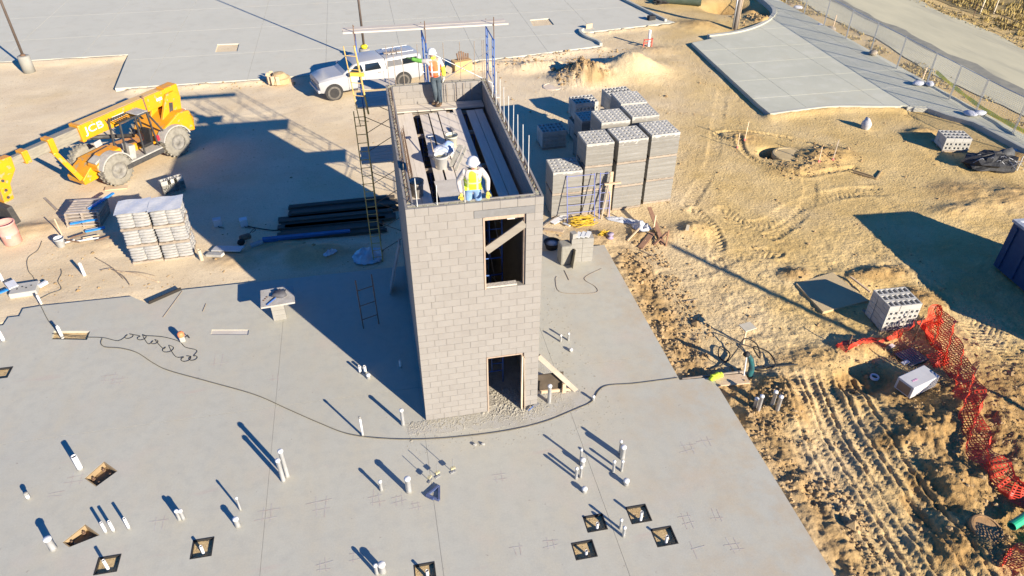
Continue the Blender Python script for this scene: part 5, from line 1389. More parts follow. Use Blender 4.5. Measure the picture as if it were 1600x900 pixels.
# origin midway between the axles on the ground, x forward, y to the left side that faces us
ox = fwx - hx * WB / 2 + hy * .86; oy = fwy - hy * WB / 2 - hx * .86
TK = thing("pickup_truck", "white crew-cab pickup truck with a bed cap, parked beyond the tower", "pickup truck", (ox, oy, -.2), TKH)
WPAINT = mat("white_car_paint", (.37, .37, .37), (.345, .345, .34), 2, .38, spec=.4)
CHR = mat("chrome", (.55, .56, .58), None, rough=.15, metal=.9)
def loft(st, m_, name, parent, cap=True):
    b = MB(); k = None; vs = []
    for x, prof in st:
        ring = [(x, -y, z) for y, z in prof] + [(x, y, z) for y, z in reversed(prof)]
        k = len(ring); vs += ring
    fs = [(i * k + j, i * k + (j + 1) % k, (i + 1) * k + (j + 1) % k, (i + 1) * k + j) for i in range(len(st) - 1) for j in range(k)]
    fs += [tuple(range(k - 1, -1, -1)), tuple((len(st) - 1) * k + j for j in range(k))]
    b.add(vs, fs); b.f = [tuple(reversed(f)) for f in b.f]
    me_ = b.mesh(name, True); me_.set_sharp_from_angle(angle=R(32)); me_.materials.append(m_)
    return link(name, me_, parent)
F, Rr_ = WB / 2, -WB / 2
def P_(w_, zb_, zs, zt, wt): return [(w_ * .93, zb_), (w_, zb_ + .18), (w_, zs - .12), (w_ - .02, zs), (wt + .06, zt - .04), (wt, zt)]
body = loft([(F + .76, P_(.80, .62, .88, .92, .70)), (F + .71, P_(.88, .46, 1.04, 1.08, .74)), (F + .42, P_(.96, .42, 1.08, 1.17, .80)), (F + .0, P_(.98, .42, 1.12, 1.22, .82)), (F - .55, P_(.985, .40, 1.15, 1.25, .82)),
             (F - .75, P_(.985, .40, 1.18, 1.27, .82)), (F - .8, P_(.985, .40, 1.19, 1.23, .84)), (Rr_ - 1.05, P_(.99, .44, 1.22, 1.26, .86)), (Rr_ - 1.2, P_(.96, .52, 1.20, 1.24, .84))], WPAINT, "body", TK)
def C_(wb, wt, zt): return [(wb, 1.20), (wb - .005, 1.30), (wt + .05, zt - .10), (wt - .02, zt - .02), (wt - .12, zt)]
loft([(F - .62, [(.80, 1.20), (.80, 1.22), (.78, 1.235), (.77, 1.24), (.72, 1.245)]), (F - 1.32, C_(.95, .80, 1.70)), (F - 1.6, C_(.955, .81, 1.77)), (F - 2.6, C_(.955, .81, 1.79)), (F - 3.02, C_(.955, .81, 1.77)), (F - 3.06, C_(.95, .80, 1.75))], WPAINT, "cab", TK)
loft([(F - 3.09, C_(.95, .83, 1.75)), (F - 3.5, C_(.96, .84, 1.78)), (Rr_ - .9, C_(.96, .84, 1.77)), (Rr_ - 1.16, C_(.94, .82, 1.71))], mat("cap_white", (.35, .35, .345), rough=.3), "bed_cap", TK)
# glass
def sideglass(x0, x1, z0, z1, nm, m_=GLASS, sl0=0, sl1=0):
    for s_ in (1, -1):
        def yy(z): return s_ * (.952 + (.865 - .952) * (z - 1.30) / (1.68 - 1.30) + .035)
        vs = [(x0, yy(z0), z0), (x1, yy(z0), z0), (x1 + sl1, yy(z1), z1), (x0 + sl0, yy(z1), z1)]
        vs += [(v[0], v[1] - s_ * .05, v[2]) for v in vs]
        MB().add(vs, [(0, 1, 2, 3), (7, 6, 5, 4), (0, 4, 5, 1), (1, 5, 6, 2), (2, 6, 7, 3), (3, 7, 4, 0)]).build(nm, m_, TK)
sideglass(F - 1.75, F - .95, 1.30, 1.63, "window", GLASS, .06, -.42)
sideglass(F - 2.78, F - 1.86, 1.30, 1.64, "window", GLASS, .12, -.05)
sideglass(Rr_ - .95, Rr_ - .05, 1.32, 1.62, "cap_window", GLASS, .03, 0)
sideglass(Rr_ + .0, F - 3.18, 1.32, 1.62, "cap_window", mat("tinted_glass", (.10, .10, .10), (.14, .14, .135), 3, .2), 0, 0)
MB().add([(F - .66, -.74, 1.262), (F - .66, .74, 1.262), (F - 1.27, .70, 1.69), (F - 1.27, -.70, 1.69)], [(0, 1, 2, 3)]).build("windshield", WINDSH, TK)
for s_ in (1, -1):
    for x in (F, Rr_):
        wheel(TK, "wheel", (x, s_ * .86, .40), .40, .27, mat("truck_tyre", (.09, .082, .07), (.14, .128, .108), 8, .95), mat("alloy", (.62, .60, .56), (.48, .46, .42), 9, .45), n=28, lug=False, side=s_, hub=.66)
        b = MB(); n = 14; vs = []
        for k in range(n + 1):
            a = PI * k / n
            vs += [(x + .40 * math.cos(a), s_ * .993, .41 + .42 * math.sin(a)), (x + .50 * math.cos(a), s_ * .998, .41 + .51 * math.sin(a))]
        b.add(vs, [(2 * k, 2 * k + 1, 2 * k + 3, 2 * k + 2) if s_ < 0 else (2 * k + 2, 2 * k + 3, 2 * k + 1, 2 * k) for k in range(n)]); b.build("wheel_arch", BLACK, TK)
        if True:
            b = MB().lathe([(.475, -.006), (.475, .004)], 20, (x, s_ * .988, .43), 'Y'); b.build("wheel_well", BLACK, TK)
    MB().obox((F - .95, s_ * 1.10, 1.30), (.14, .22, .18)).build("mirror", WPAINT, TK, bevel=.03)
    MB().obox((F + .64, s_ * .74, .90), (.16, .28, .2), rz=s_ * -.25).build("headlight", mat("lamp_lens", (.45, .47, .46), rough=.1), TK, bevel=.02)
    MB().obox((Rr_ - 1.17, s_ * .88, 1.0), (.08, .14, .36)).build("tail_light", mat("red_lens", (.45, .03, .03), rough=.2), TK, bevel=.01)
    for x in (F - 1.55, F - 2.65): MB().obox((x, s_ * .995, 1.12), (.17, .03, .035)).build("door_handle", CHR, TK)
    MB().obox((F - 1.9, s_ * .93, .40), (2.1, .16, .06)).build("running_board", DKM, TK)
    for x in (F - .86, F - 1.80, F - 2.88): MB().obox((x, s_ * .9862, .82), (.012, .006, .68)).build("door_seam", BLACK, TK)
MB().obox((F + .74, 0, .80), (.06, 1.1, .24)).build("grille", CHR, TK, bevel=.02)
MB().obox((F + .77, 0, .53), (.14, 1.7, .17)).build("front_bumper", WPAINT, TK, bevel=.04)
MB().obox((Rr_ - 1.26, 0, .56), (.14, 1.75, .18)).build("rear_bumper", CHR, TK, bevel=.03)
for y in (-.5, .5):
    b = MB().tube([(F - 3.4, y, 1.84), (Rr_ - .9, y, 1.84)], .018, 6); b.build("roof_rail", STEEL, TK)
MB().beam((-1.2, .3, 1.87), (-2.2, .35, 1.87), .22, .04).build("ladder_rack_board", OLDWOOD, TK)
b = MB().tube([(-1.6, .55, 1.78), (-1.55, .55, 2.1), (-1.75, .55, 2.02)], .02, 5); b.build("rack_hook", DKM, TK)
b = MB().tube([(-1.9, .55, 1.78), (-1.85, .55, 2.1), (-2.05, .55, 2.02)], .02, 5); b.build("rack_hook", DKM, TK)

# ------------------------------------------------------------------ stub-up pipes in the slab
def stub(u, h, r, label, cap=None, band=True, z=0.0, m_=PVC, hollow=True, grp="white stub-up pipes in the slab", cat="pipe"):
    t = thing("stub_pipe", label, cat, (u[0], u[1], z), 0, grp)
    if cap == 'dome':
        MB().lathe([(r, -.05), (r, h - .05), (r * 1.18, h - .05), (r * 1.18, h - .01), (r * .8, h + .012), (.004, h + .016)], 14).build("pipe", m_, t, True)
    elif cap == 'dark':
        MB().lathe([(r, -.05), (r, h)], 12).build("pipe", m_, t, True)
        MB().lathe([(r * 1.25, h - .02), (r * 1.25, h + .03), (r * .6, h + .05), (.004, h + .05)], 12).build("cap", PVCBAND, t, True)
    else:
        MB().pipe((0, 0, -.05), (0, 0, h), r, r * .85, 14, h * .9).build("pipe", m_, t, False)
    if band: MB().lathe([(r * 1.12, -.02), (r * 1.12, .05), (r, .055)], 12, capb=False).build("sleeve", PVCBAND, t, True)
    return t
PIPES = [
    ((-1.734, -0.222), .70, .030, "slim white pipe with a dark cap standing left of the tower's front corner", 'dark'), ((-0.636, -0.039), .60, .050, "white pipe standing just left of the tower's bottom corner", 'dome'),
    ((-3.665, -1.218), .98, .060, "taller pipe of the tall white pair left of the tower", 'dome'), ((-3.753, -1.344), .80, .055, "shorter pipe of the tall white pair left of the tower", 'dome'),
    ((-8.891, 0.048), .50, .068, "thick white pipe standing above the upper open pit", None), ((-9.890, -0.683), .18, .045, "small dark-shaded pipe near the left edge of the slab", 'dark'),
    ((-8.850, -2.324), .42, .075, "thick capped white pipe left of the lower open pit", 'dome'), ((-7.773, -2.086), .38, .034, "left of three short white pipes right of the lower pit", None), ((-7.604, -2.084), .38, .036, "middle of three short white pipes right of the lower pit", None),
    ((-7.263, -2.081), .40, .034, "rightmost of three short white pipes right of the lower pit", None), ((-6.130, -2.052), .36, .040, "left of a tight white pipe pair at the slab's lower left", 'dome'), ((-6.042, -2.051), .34, .045, "right of a tight white pipe pair at the slab's lower left", 'dome'),
    ((-4.726, -2.052), .48, .026, "slim white pipe above a thicker one at the slab's lower left", 'dome'), ((-4.739, -2.510), .30, .060, "thick short white pipe below a slim one at the slab's lower left", 'dome'),
    ((-1.335, -2.126), .36, .040, "small white pipe left of the thick one near the blue stake brackets", 'dome'), ((-0.664, -2.299), .52, .070, "thick white pipe left of the blue stake brackets", 'dome'),
    ((-1.731, 2.313), .26, .040, "left of two little white pipes inside the tower's shadow edge", None), ((-1.581, 2.283), .26, .042, "right of two little white pipes inside the tower's shadow edge", None), ((-1.497, 2.015), .16, .055, "short white pipe right on the edge of the tower's shadow", 'dome'),
    ((-0.535, 2.304), .30, .036, "single white pipe deep in the shadow beside the tower", None),
    ((3.793, -2.234), .50, .032, "slim pipe behind a thick one in the left drain cluster right of the tower", 'dome'), ((3.813, -2.345), .24, .062, "thick stub in front of a slim pipe in the left drain cluster", 'dome'), ((3.535, -2.729), .42, .036, "left of a slim pair in the left drain cluster", 'dome'), ((3.658, -2.712), .42, .034, "right of a slim pair in the left drain cluster", 'dome'),
    ((3.634, -3.152), .14, .062, "lowest thick stub of the left drain cluster", 'dome'), ((4.878, -2.166), .50, .034, "slim pipe behind a thick one in the right drain cluster", 'dome'), ((4.897, -2.323), .46, .066, "thick tall pipe at the top of the right drain cluster", 'dome'), ((4.524, -2.718), .44, .036, "left of a slim pair in the right drain cluster", 'dome'),
    ((4.747, -2.721), .40, .034, "right of a slim pair in the right drain cluster", 'dome'), ((4.723, -3.148), .18, .066, "lowest thick stub of the right drain cluster", 'dome'), ((4.174, -4.353), .36, .032, "upper of two slim pipes between the sand block-outs", 'dome'), ((4.181, -4.568), .36, .036, "lower of two slim pipes between the sand block-outs", 'dome'),
    ((4.484, 2.513), .28, .032, "left of two small pipes right of the tower", 'dome'), ((4.737, 2.526), .30, .032, "right of two small pipes right of the tower", 'dome'), ((4.682, 2.011), .10, .050, "low thick stub right of the tower", 'dome'), ((3.501, 0.011), .68, .055, "white pipe standing at the tower's right corner", 'dome'),
    ((4.763, -0.136), .16, .040, "low stub touching the hose right of the tower", 'dome'), ((-1.423, -4.379), .30, .075, "thick white pipe at the bottom edge of the slab", 'dome'), ((-1.553, -4.417), .36, .04, "slim pipe left of a thick one at the bottom edge of the slab", 'dome'),
    ((-10.939, 5.814), .42, .048, "white pipe standing in the sand recess at the slab's left", None), ((-12.664, 5.934), .40, .055, "white pipe at the far left edge above a block-out", None)]
for uv, h, r, lb, cp in []: pass
for u, h, r, lb, cp in PIPES: stub(u, h, r, lb, cp)
for k, (u, h) in enumerate((((3.646, -4.212), .18), ((4.736, -4.210), .32), ((5.122, -4.894), .22), ((3.201, -4.821), .10), ((-5.462, -3.065), .22), ((-7.514, -3.071), .30), ((-0.445, -4.685), .22))):
    stub(u, h + .12, .035, "white pipe in the %s sand block-out" % ("upper left of four", "topmost of four", "right of four", "lower left of four", "lone lower left", "block-out at the bottom left corner, the", "bottom edge")[k] if k != 5 else "white pipe in the sand block-out near the bottom left corner", None, False, -.13)
for u, h, r, lb in (((9.226, -1.207), .42, .055, "left pipe of the left pair of white pipes in the dirt by the slab"), ((9.246, -1.363), .60, .055, "right pipe of the left pair of white pipes in the dirt by the slab"), ((9.693, -1.299), .55, .055, "left pipe of the right pair of white pipes in the dirt by the slab"), ((9.739, -1.511), .58, .055, "right pipe of the right pair of white pipes in the dirt by the slab")):
    stub(u, h, r, lb, 'dome', False, gz(*u) - .02, grp="white pipes standing in the dirt")
stub((-11.274, 9.510), .52, .055, "white pipe standing in the dirt behind the slab's back left edge", None, False, gz(*(-11.274, 9.510)), grp="white pipes standing in the dirt")
stub((-12.224, 7.945), .34, .04, "white pipe at the slab's back left edge near the concrete chunk", None, False, -.1, grp="white pipes standing in the dirt")
stub((-14.032, 9.735), .3, .05, "white pipe at the far left edge in the dirt", None, False, -.15, grp="white pipes standing in the dirt")
stub((-7.306, 9.724), .45, .07, "short tan sleeve pipe at the right foot of the mortar pallets", None, False, -.15, m_=mat("tan_pipe", (.50, .43, .32), (.42, .35, .25), 6, .8), grp=None)

# ------------------------------------------------------------------ hose and cords
hp = [(-9.657, 5.434), (-9.642, 5.211), (-9.458, 4.990), (-8.957, 4.830), (-8.426, 4.512), (-7.851, 3.925), (-7.316, 3.475), (-6.031, 2.719), (-4.698, 1.920), (-3.768, 1.171), (-2.878, 0.454), (-2.107, -0.101), (-1.181, -0.447), (-0.170, -0.670), (0.855, -0.781), (2.081, -0.814), (3.182, -0.699), (4.178, -0.403), (4.706, -0.202), (5.004, 0.157), (5.349, 0.331), (6.110, 0.261), (6.895, 0.243), (7.492, 0.236)]
tag(MB().tube(spline(hp, 6, .018), .013, 6).build("air_hose", DKHOSE, None, True), "long dark hose snaking across the slab past the tower's foot", "hose")
def loops(cs, n=10):
    pts = []
    for (c_, r) in cs:
        for k in range(n): a = 2 * PI * k / n + 2.2; pts.append((c_[0] + r * math.cos(a), c_[1] + r * math.sin(a) * .9))
    return pts
cp_ = [(-11.276, 6.009), (-10.474, 5.690), (-9.673, 5.500), (-9.141, 5.238)] + loops([((-8.856, 5.402), .12), ((-8.446, 5.258), .13)]) + [(-8.184, 4.892)] + loops([((-8.007, 4.951), .10)]) + [(-7.694, 4.580)] + loops([((-7.533, 4.517), .16)]) + [(-7.238, 4.098)] + loops([((-6.917, 3.945), .14), ((-6.711, 3.934), .12)]) + [(-6.650, 4.282), (-7.023, 4.508), (-7.265, 4.835), (-7.798, 5.161), (-8.406, 5.345)]
tag(MB().tube(spline(cp_, 4, .015), .009, 5).build("extension_cord", BLACK, None, True), "black cord lying in loose coils on the slab near the orange tool", "cord")
t = thing("core_drill", "small orange topped tool at the end of the coiled cord", "power tool", (*(-7.152, 4.844), 0), .3)
MB().obox((0, 0, .10), (.16, .14, .2)).build("base", GRIME, t, bevel=.02); MB().lathe([(.09, .2), (.10, .22), (.10, .32), (.06, .37), (.005, .38)], 12).build("motor", mat("orange_shell", (.78, .24, .10), (.7, .2, .08), 6, .5), t, True)
MB().tube([(.05, 0, .1), (.18, .05, .14), (.2, .05, .02)], .02, 6).build("handle", BLACK, t, True)
for k, (a_, b_, lb) in enumerate((((-7.987, 6.220), (-7.613, 7.613), "thin dark rod lying across the slab near its back edge"), ((-6.758, 6.287), (-6.713, 6.702), "short thin rod on the slab right of the long one"))):
    tag(MB().tube([(*a_, .012), (*b_, .012)], .012, 5).build("steel_rod", REBAR), lb, "rod")
# wire loops behind the slab and in the pit
wl = MB().tube(spline([(*(-12.266, 7.954), .02), (*(-11.640, 6.805), .02), (*(-11.304, 6.306), .02), (*(-11.136, 6.045), .03)], 6), .010, 5).build("cable", DKHOSE, None, True); tag(wl, "thin cable running from the slab edge down to the sand recess", "cable")
wl = MB().tube(spline([gp((-12.444, 8.280), .03), gp((-12.729, 9.088), .03), gp((-13.030, 9.736), .03), gp((-13.357, 10.246), .03), gp((-13.644, 11.102), .03), gp((-13.455, 11.635), .03), gp((-13.515, 12.282), .03)], 6), .010, 5).build("cable", DKHOSE, None, True); tag(wl, "thin cable curling up the dirt towards the white bucket", "cable")
wl = MB().tube(spline([gp((-12.378, 8.193), .03), gp((-12.107, 8.510), .03), gp((-11.817, 8.717), .03), gp((-12.076, 9.270), .03), gp((-12.106, 9.755), .03), gp((-12.225, 10.105), .03)], 6), .010, 5).build("cable", DKHOSE, None, True); tag(wl, "thin cable wriggling in the dirt behind the left slab edge", "cable")

# ------------------------------------------------------------------ stake brackets, brace and tools on the slab
def rod_stake(u, h, lb, rz):
    t = thing("stake_bracket", lb, "stake", (*u, 0), rz, "steel stakes standing on the slab")
    MB().tube([(0, 0, 0), (.01, 0, h)], .009, 5).build("rod", STEEL, t)
    MB().obox((.0, .0, .17), (.12, .07, .05)).build("clamp", mat("yellow_clamp", (.50, .44, .24), (.35, .32, .22), 6, .7), t); MB().obox((0, 0, .012), (.16, .05, .02)).build("foot", STEEL, t)
rod_stake((0.497, -1.919), .52, "steel stake standing right of the other two on the slab", .3); rod_stake((-0.113, -2.087), .45, "front left steel stake above the blue bracket", .9); rod_stake((0.094, -1.984), .48, "middle steel stake above the blue bracket", .5)
t = thing("brace_frame", "triangular blue steel bracket lying on the slab", "bracket", (*(-0.032, -2.523), .03), R(15))
for a_, b_ in (((-.22, .05), (.18, .18)), ((.18, .18), (.02, -.22)), ((.02, -.22), (-.22, .05)), ((-.22, .05), (-.1, -.14))): MB().beam((*a_, 0), (*b_, .02), .05, .05).build("bar", mat("navy_steel", (.06, .09, .20), (.10, .12, .2), 8, .5), t)
for k, u in enumerate(((1.183, -1.143), (1.404, -1.165))): tag(MB().blob((*u, .03), .05, 7, 4, k, .3, (1.2, .8, .6)).build("mortar_chunk", GRIME), ("left", "right")[k] + " of two grey mortar chunks below the hose, in front of the doorway", "chunk", "mortar chunks")
t = thing("hand_tool", "small blue handled trowel on the mortar droppings right of the doorway", "trowel", (*(2.941, -0.158), .02), R(35))
MB().tube([(-.12, 0, .03), (.08, .0, .05)], .018, 6).build("handle", BLUE, t); MB().obox((.2, 0, .02), (.22, .1, .01)).build("blade", STEEL, t)
# kicker brace on the right side of the tower
t = thing("timber_brace", "sunlit diagonal timber kicker with plywood gusset against the tower's right side", "brace", (0, 0, 0))
ka = (3.2, .25, 1.62); kb = (*(4.375, 0.308), .03)
MB().beam(ka, kb, .05, .14).build("strut", mat("pale_lumber2", (.42, .36, .28), (.34, .29, .22), 3, .85), t)
MB().obox((3.62, .42, .42), (.75, .03, .62)).build("gusset", mat("gusset_ply_shaded", (.085, .065, .045), (.06, .045, .03), 4, .9), t); MB().beam((3.18, .36, .12), (4.3, .36, .06), .05, .09).build("base_plate", LUMBER, t)  # gusset colour darkened to paint in its shade
MB().obox((4.0, .30, .22), (.1, .1, .35)).build("block_stop", LUMBER, t)

# mortar board on blocks behind, half in shade
t = thing("mortar_table", "plywood mortar board on a block pedestal, half sunlit at the shadow's edge", "mortar board", (*(-4.225, 5.443), 0), R(5))
for k in range(3): MB().box(-.2, .2, -.1, .1, k * .2 + .002, k * .2 + .195).build("block", mat("pale_cmu", (.30, .285, .25), (.26, .245, .21), 4, .93, bump=.3, bs=60), t)
for s_ in (-1, 1): MB().box(-.36 + s_ * .0, .36, .1 + .34 * s_ - .1, .1 + .34 * s_ + .1, .6, .66).build("bearer", LUMBER, t) if s_ > 0 else None
MB().obox((.05, .22, .70), (1.05, .95, .06)).build("board", mat("board_mortar", (.45, .43, .39), (.36, .33, .28), 4, .9, bump=.5), t)
MB().blob((.1, .3, .76), .22, 10, 5, 5, .3, (1.2, 1, .4)).build("mortar_pile", mat("wet_mortar", (.10, .10, .11), (.06, .06, .07), 6, .7), t, True)
MB().tube([(.0, .1, .76), (-.28, -.2, .75)], .02, 6).build("trowel_handle", BLUE, t)
for k in range(3): MB().lathe([(.03, 0), (.03, .012)], 8, (-.38 + .05 * k, .1 + .08 * k, .731)).build("hole", RUST, t)

# ------------------------------------------------------------------ lumber and clutter in the tower's shade
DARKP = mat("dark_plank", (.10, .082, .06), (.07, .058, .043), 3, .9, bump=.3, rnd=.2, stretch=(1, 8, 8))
rr = random.Random(77)
rowlab = ("back", "middle", "front")
for row, (u, L_) in enumerate((((-2.066, 12.511), 4.3), ((-2.329, 11.680), 4.5), ((-2.580, 10.887), 3.9))):
    for k in range(4):
        for l in range(2):
            o = MB().box(-L_ / 2, L_ / 2, -.12, .12, 0, .05).build("stored_plank", DARKP, loc=(u[0] + rr.uniform(-.15, .15), u[1] - .36 + .26 * k, -.17 + l * .056 + .06 * ((k + row) % 2)), rz=R(rr.uniform(-1, 1)))
            tag(o, "dark plank of the %s shaded plank pile, %s layer, %s counted from the slab" % (rowlab[row], ("lower", "upper")[l], ("first", "second", "third", "last")[k]), "plank", "planks stored in the shade")
tag(MB().beam(gp((-5.169, 10.455), .12), gp((-1.893, 10.560), .14), .17, .14).build("blue_beam", mat("blue_beam_paint", (.04, .13, .28), (.03, .09, .21), 4, .6)), "long blue beam on the ground in the tower's shade", "beam")
tag(MB().beam(gp((-6.956, 10.355), .10), gp((-5.842, 9.870), .12), .34, .045).build("loose_plank", mat("white_plank", (.55, .55, .53), (.46, .46, .44), 4, .8)), "pale short plank in the shade behind the slab", "plank")
tag(MB().beam(gp((-7.145, 10.039), .05), gp((-6.533, 9.701), .06), .2, .10).build("loose_block", BLOCKG), "low pale block left end of the shaded clutter", "block")
tag(MB().beam(gp((-5.592, 10.176), .08), gp((-5.162, 10.363), .08), .2, .10).build("loose_plank", mat("grey_board", (.36, .35, .33), (.3, .29, .27), 4, .9)), "stubby grey board at the end of the blue beam", "board")
for k, (u, s_) in enumerate((((-7.051, 12.257), .3), ((-6.028, 12.056), .28))):
    t = thing("junction_box", ("left" if k == 0 else "right") + " of two small pale boxes standing in the shaded yard", "box", (*u, gz(*u)), .2)
    MB().obox((0, 0, .15), (s_, .24, .3)).build("box", GREYP, t, bevel=.02); MB().obox((0, 0, .305), (s_ * 1.05, .26, .02)).build("lid", PVC if k else GREYP, t); MB().tube([(0, -.13, .05), (.02, -.2, .02), (.2, -.3, .01)], .012, 5).build("lead", BLACK, t)
t = thing("compressor", "small dark wheeled machine lying in the shade by the cords", "machine", gp((-5.834, 10.770), .02), .4)
MB().obox((0, 0, .2), (.45, .25, .2)).build("tank", RUST, t, bevel=.08); MB().lathe([(.13, -.03), (.15, 0), (.13, .03)], 12, (-.22, -.16, .13), 'Y').build("wheel", BLACK, t, True); MB().tube(spline([(.2, 0, .3), (.4, 0, .45), (.45, .1, .3), (.3, .1, .25)], 4), .015, 5).build("handle", DKM, t, True)
tag(MB().tube(spline([gp((-6.028, 12.056), .02), gp((-5.562, 11.766), .02), gp((-4.804, 11.422), .02), gp((-4.447, 11.596), .02)], 5), .02, 5).build("cable", BLACK, None, True), "dark cord running right from the small pale box", "cable")
def sheet_heap(name, label, c, r, h, m_, seed, rz=0, sq_=(1, 1), cat="sheet", n=15):
    rr = np.random.RandomState(seed); vs = []; fs = []
    cz, sz = math.cos(rz), math.sin(rz)
    for i in range(n):
        for j in range(n):
            x = (i / (n - 1) - .5) * 2; y = (j / (n - 1) - .5) * 2; q = math.hypot(x, y)
            hh = h * max(0, 1 - q ** 1.6) * rr.uniform(.45, 1.1) * (.55 + .45 * math.sin(x * 5 + seed) * math.cos(y * 6 - seed)) + rr.uniform(0, .12) * h + .02
            xx = x * r * sq_[0] * (1 + rr.uniform(-.06, .06)); yy = y * r * sq_[1] * (1 + rr.uniform(-.06, .06))
            k = 1 / max(1, q ** .6); xx *= k; yy *= k
            vs.append((c[0] + xx * cz - yy * sz, c[1] + xx * sz + yy * cz, c[2] + hh))
    fs = [(i * n + j, (i + 1) * n + j, (i + 1) * n + j + 1, i * n + j + 1) for i in range(n - 1) for j in range(n - 1)]
    o = MB().add(vs, fs).build(name, m_, None, True); return tag(o, label, cat)
PLAST = mat("plastic_sheet", (.56, .58, .60), (.48, .50, .53), 5, .35, bump=.6, bs=14, spec=.6)
sheet_heap("plastic_sheet", "crumpled pale plastic sheet heaped by the scaffold foot in shade", gp((-1.295, 8.669)), .55, .45, PLAST, 3)
sheet_heap("plastic_sheet", "scrap of pale plastic on the shaded dirt heap", gp((-2.623, 8.845)), .28, .22, PLAST, 9, .6, (1, .5))
# boards and posts leaning by the tower's left wall
t = thing("walk_board", "weathered grey board standing against the tower's left wall in shade", "board", (0, 0, 0))
MB().beam((-.62, 6.2, .02), (-.10, 6.55, 1.75), .62, .05, (1, 0, 0)).build("board", mat("grey_walk", (.30, .29, .27), (.24, .23, .21), 4, .9), t)
for k, (u, h, lb) in enumerate((((-1.570, 4.416), 1.85, "left post of the thin frame standing left of the tower"), ((-1.390, 4.883), 1.6, "right post of the thin frame standing left of the tower"))): pass
t = thing("standing_ladder_frame", "slim rusty scaffold frame standing left of the tower in its shadow", "scaffold frame", (0, 0, 0))
u0, u1 = (-1.571, 4.383), (-1.076, 4.517)
MB().tube([(*u0, 0), (u0[0] - .02, u0[1], 1.9)], .02, 6).build("post", RUST, t); MB().tube([(*u1, 0), (u1[0] - .02, u1[1] + .1, 1.9)], .02, 6).build("post", RUST, t)
for z in (.35, .9, 1.5): MB().tube([(*u0, z), (u1[0], u1[1] + .05, z)], .015, 5).build("rail", RUST, t)

# ------------------------------------------------------------------ left edge: barrel, bucket, concrete chunk
t = thing("trash_barrel", "faded salmon pink barrel at the left edge by the telehandler forks", "barrel", gp((-14.541, 12.392), -.02))
MB().lathe([(.27, 0), (.31, .05), (.32, .45), (.335, .47), (.32, .49), (.325, .86), (.345, .88), (.345, .93), (.30, .93), (.29, .80), (.01, .78)], 22).build("drum", mat("salmon_plastic", (.60, .28, .22), (.66, .35, .28), 4, .6), t, True)
MB().obox((.08, -.322, .45), (.16, .012, .10)).build("label_patch", PVC, t)
bucket("bucket", "light grey bucket in front of the pallet stack, a stake behind it", gp((-12.661, 11.748)), .14, .17, .38, mat("light_bucket", (.58, .60, .60), (.5, .52, .52), 6, .6))
tag(MB().tube([gp((-12.803, 12.422)), tuple(Vector(gp((-12.803, 12.422))) + Vector((-.02, 0, .85)))], .025, 6).build("wood_stake", LUMBER), "upright wooden stake behind the light grey bucket", "stake")
t = thing("concrete_chunk", "flat broken concrete block with white scraps behind the slab's left edge", "concrete block", gp((-12.979, 8.832), .0), .1)
MB().obox((0, 0, .10), (.85, .65, .2)).build("flat_piece", BLOCKG, t, bevel=.03); MB().obox((-.45, .3, .2), (.3, .5, .05), .5).build("white_scrap", PVC, t); MB().obox((.55, .1, .15), (.3, .12, .1), .8).build("white_scrap", PVC, t)
for k in range(4): MB().lathe([(.03, 0), (.03, .012)], 8, (-.2 + .14 * k, -.05 + .1 * (k % 2), .2)).build("core_hole", DKM, t)
tag(MB().obox((*(-13.711, 8.714), .02), (.5, .1, .05), R(35)).build("blue_board", BLUEB), "blue strip board poking in at the left edge", "board")
t = thing("scrap_heap", "low pile of pipe scraps and debris before the pallet stack", "scrap pile", gp((-11.735, 11.932), 0))
rr = random.Random(4)
for k in range(7):
    a = rr.uniform(0, 3); c_ = Vector((rr.uniform(-.8, .7), rr.uniform(-.25, .2), .06 + .03 * k % .1)); d = Vector((math.cos(a), math.sin(a) * .4, .05)) * rr.uniform(.2, .4)
    MB().tube([c_ - d, c_ + d], .03, 6).build("scrap", rr.choice((GREYP, LUMBER, RUST, PVC)), t)
for k, (a_, b_) in enumerate((((-11.183, 10.617), (-9.809, 8.902)), ((-10.286, 9.600), (-8.549, 8.457)), ((-10.419, 9.708), (-9.501, 8.451)), ((-10.031, 9.427), (-8.735, 8.889)), ((-10.784, 9.698), (-10.315, 9.729)))):
    tag(MB().tube(spline([gp(a_, .04), gp(((a_[0] + b_[0]) / 2 + .1, (a_[1] + b_[1]) / 2), .07), gp(b_, .03)], 5), .014, 5).build("reed_stick", REBAR if k != 1 else LUMBER, None, True), ("long dark stick left of the mortar pallets' foot", "yellowish stick running right below the mortar pallets", "dark stick pointing at the slab below the mortar pallets", "shorter stick lying below the mortar pallets", "short stick at the mortar pallets' left foot")[k], "stick")
wl = tag(MB().beam(gp((-13.648, 14.680), .02), gp((-14.502, 15.935), .02), .10, .04).build("loose_plank", OLDWOOD), "short plank between the barrel and the pallet stack", "plank")
tag(MB().beam(gp((-12.174, 16.219), .05), gp((-11.282, 16.278), .05), .3, .05).build("loose_plank", LUMBER), "pale plank behind the pallet stack near the front wheel", "plank")

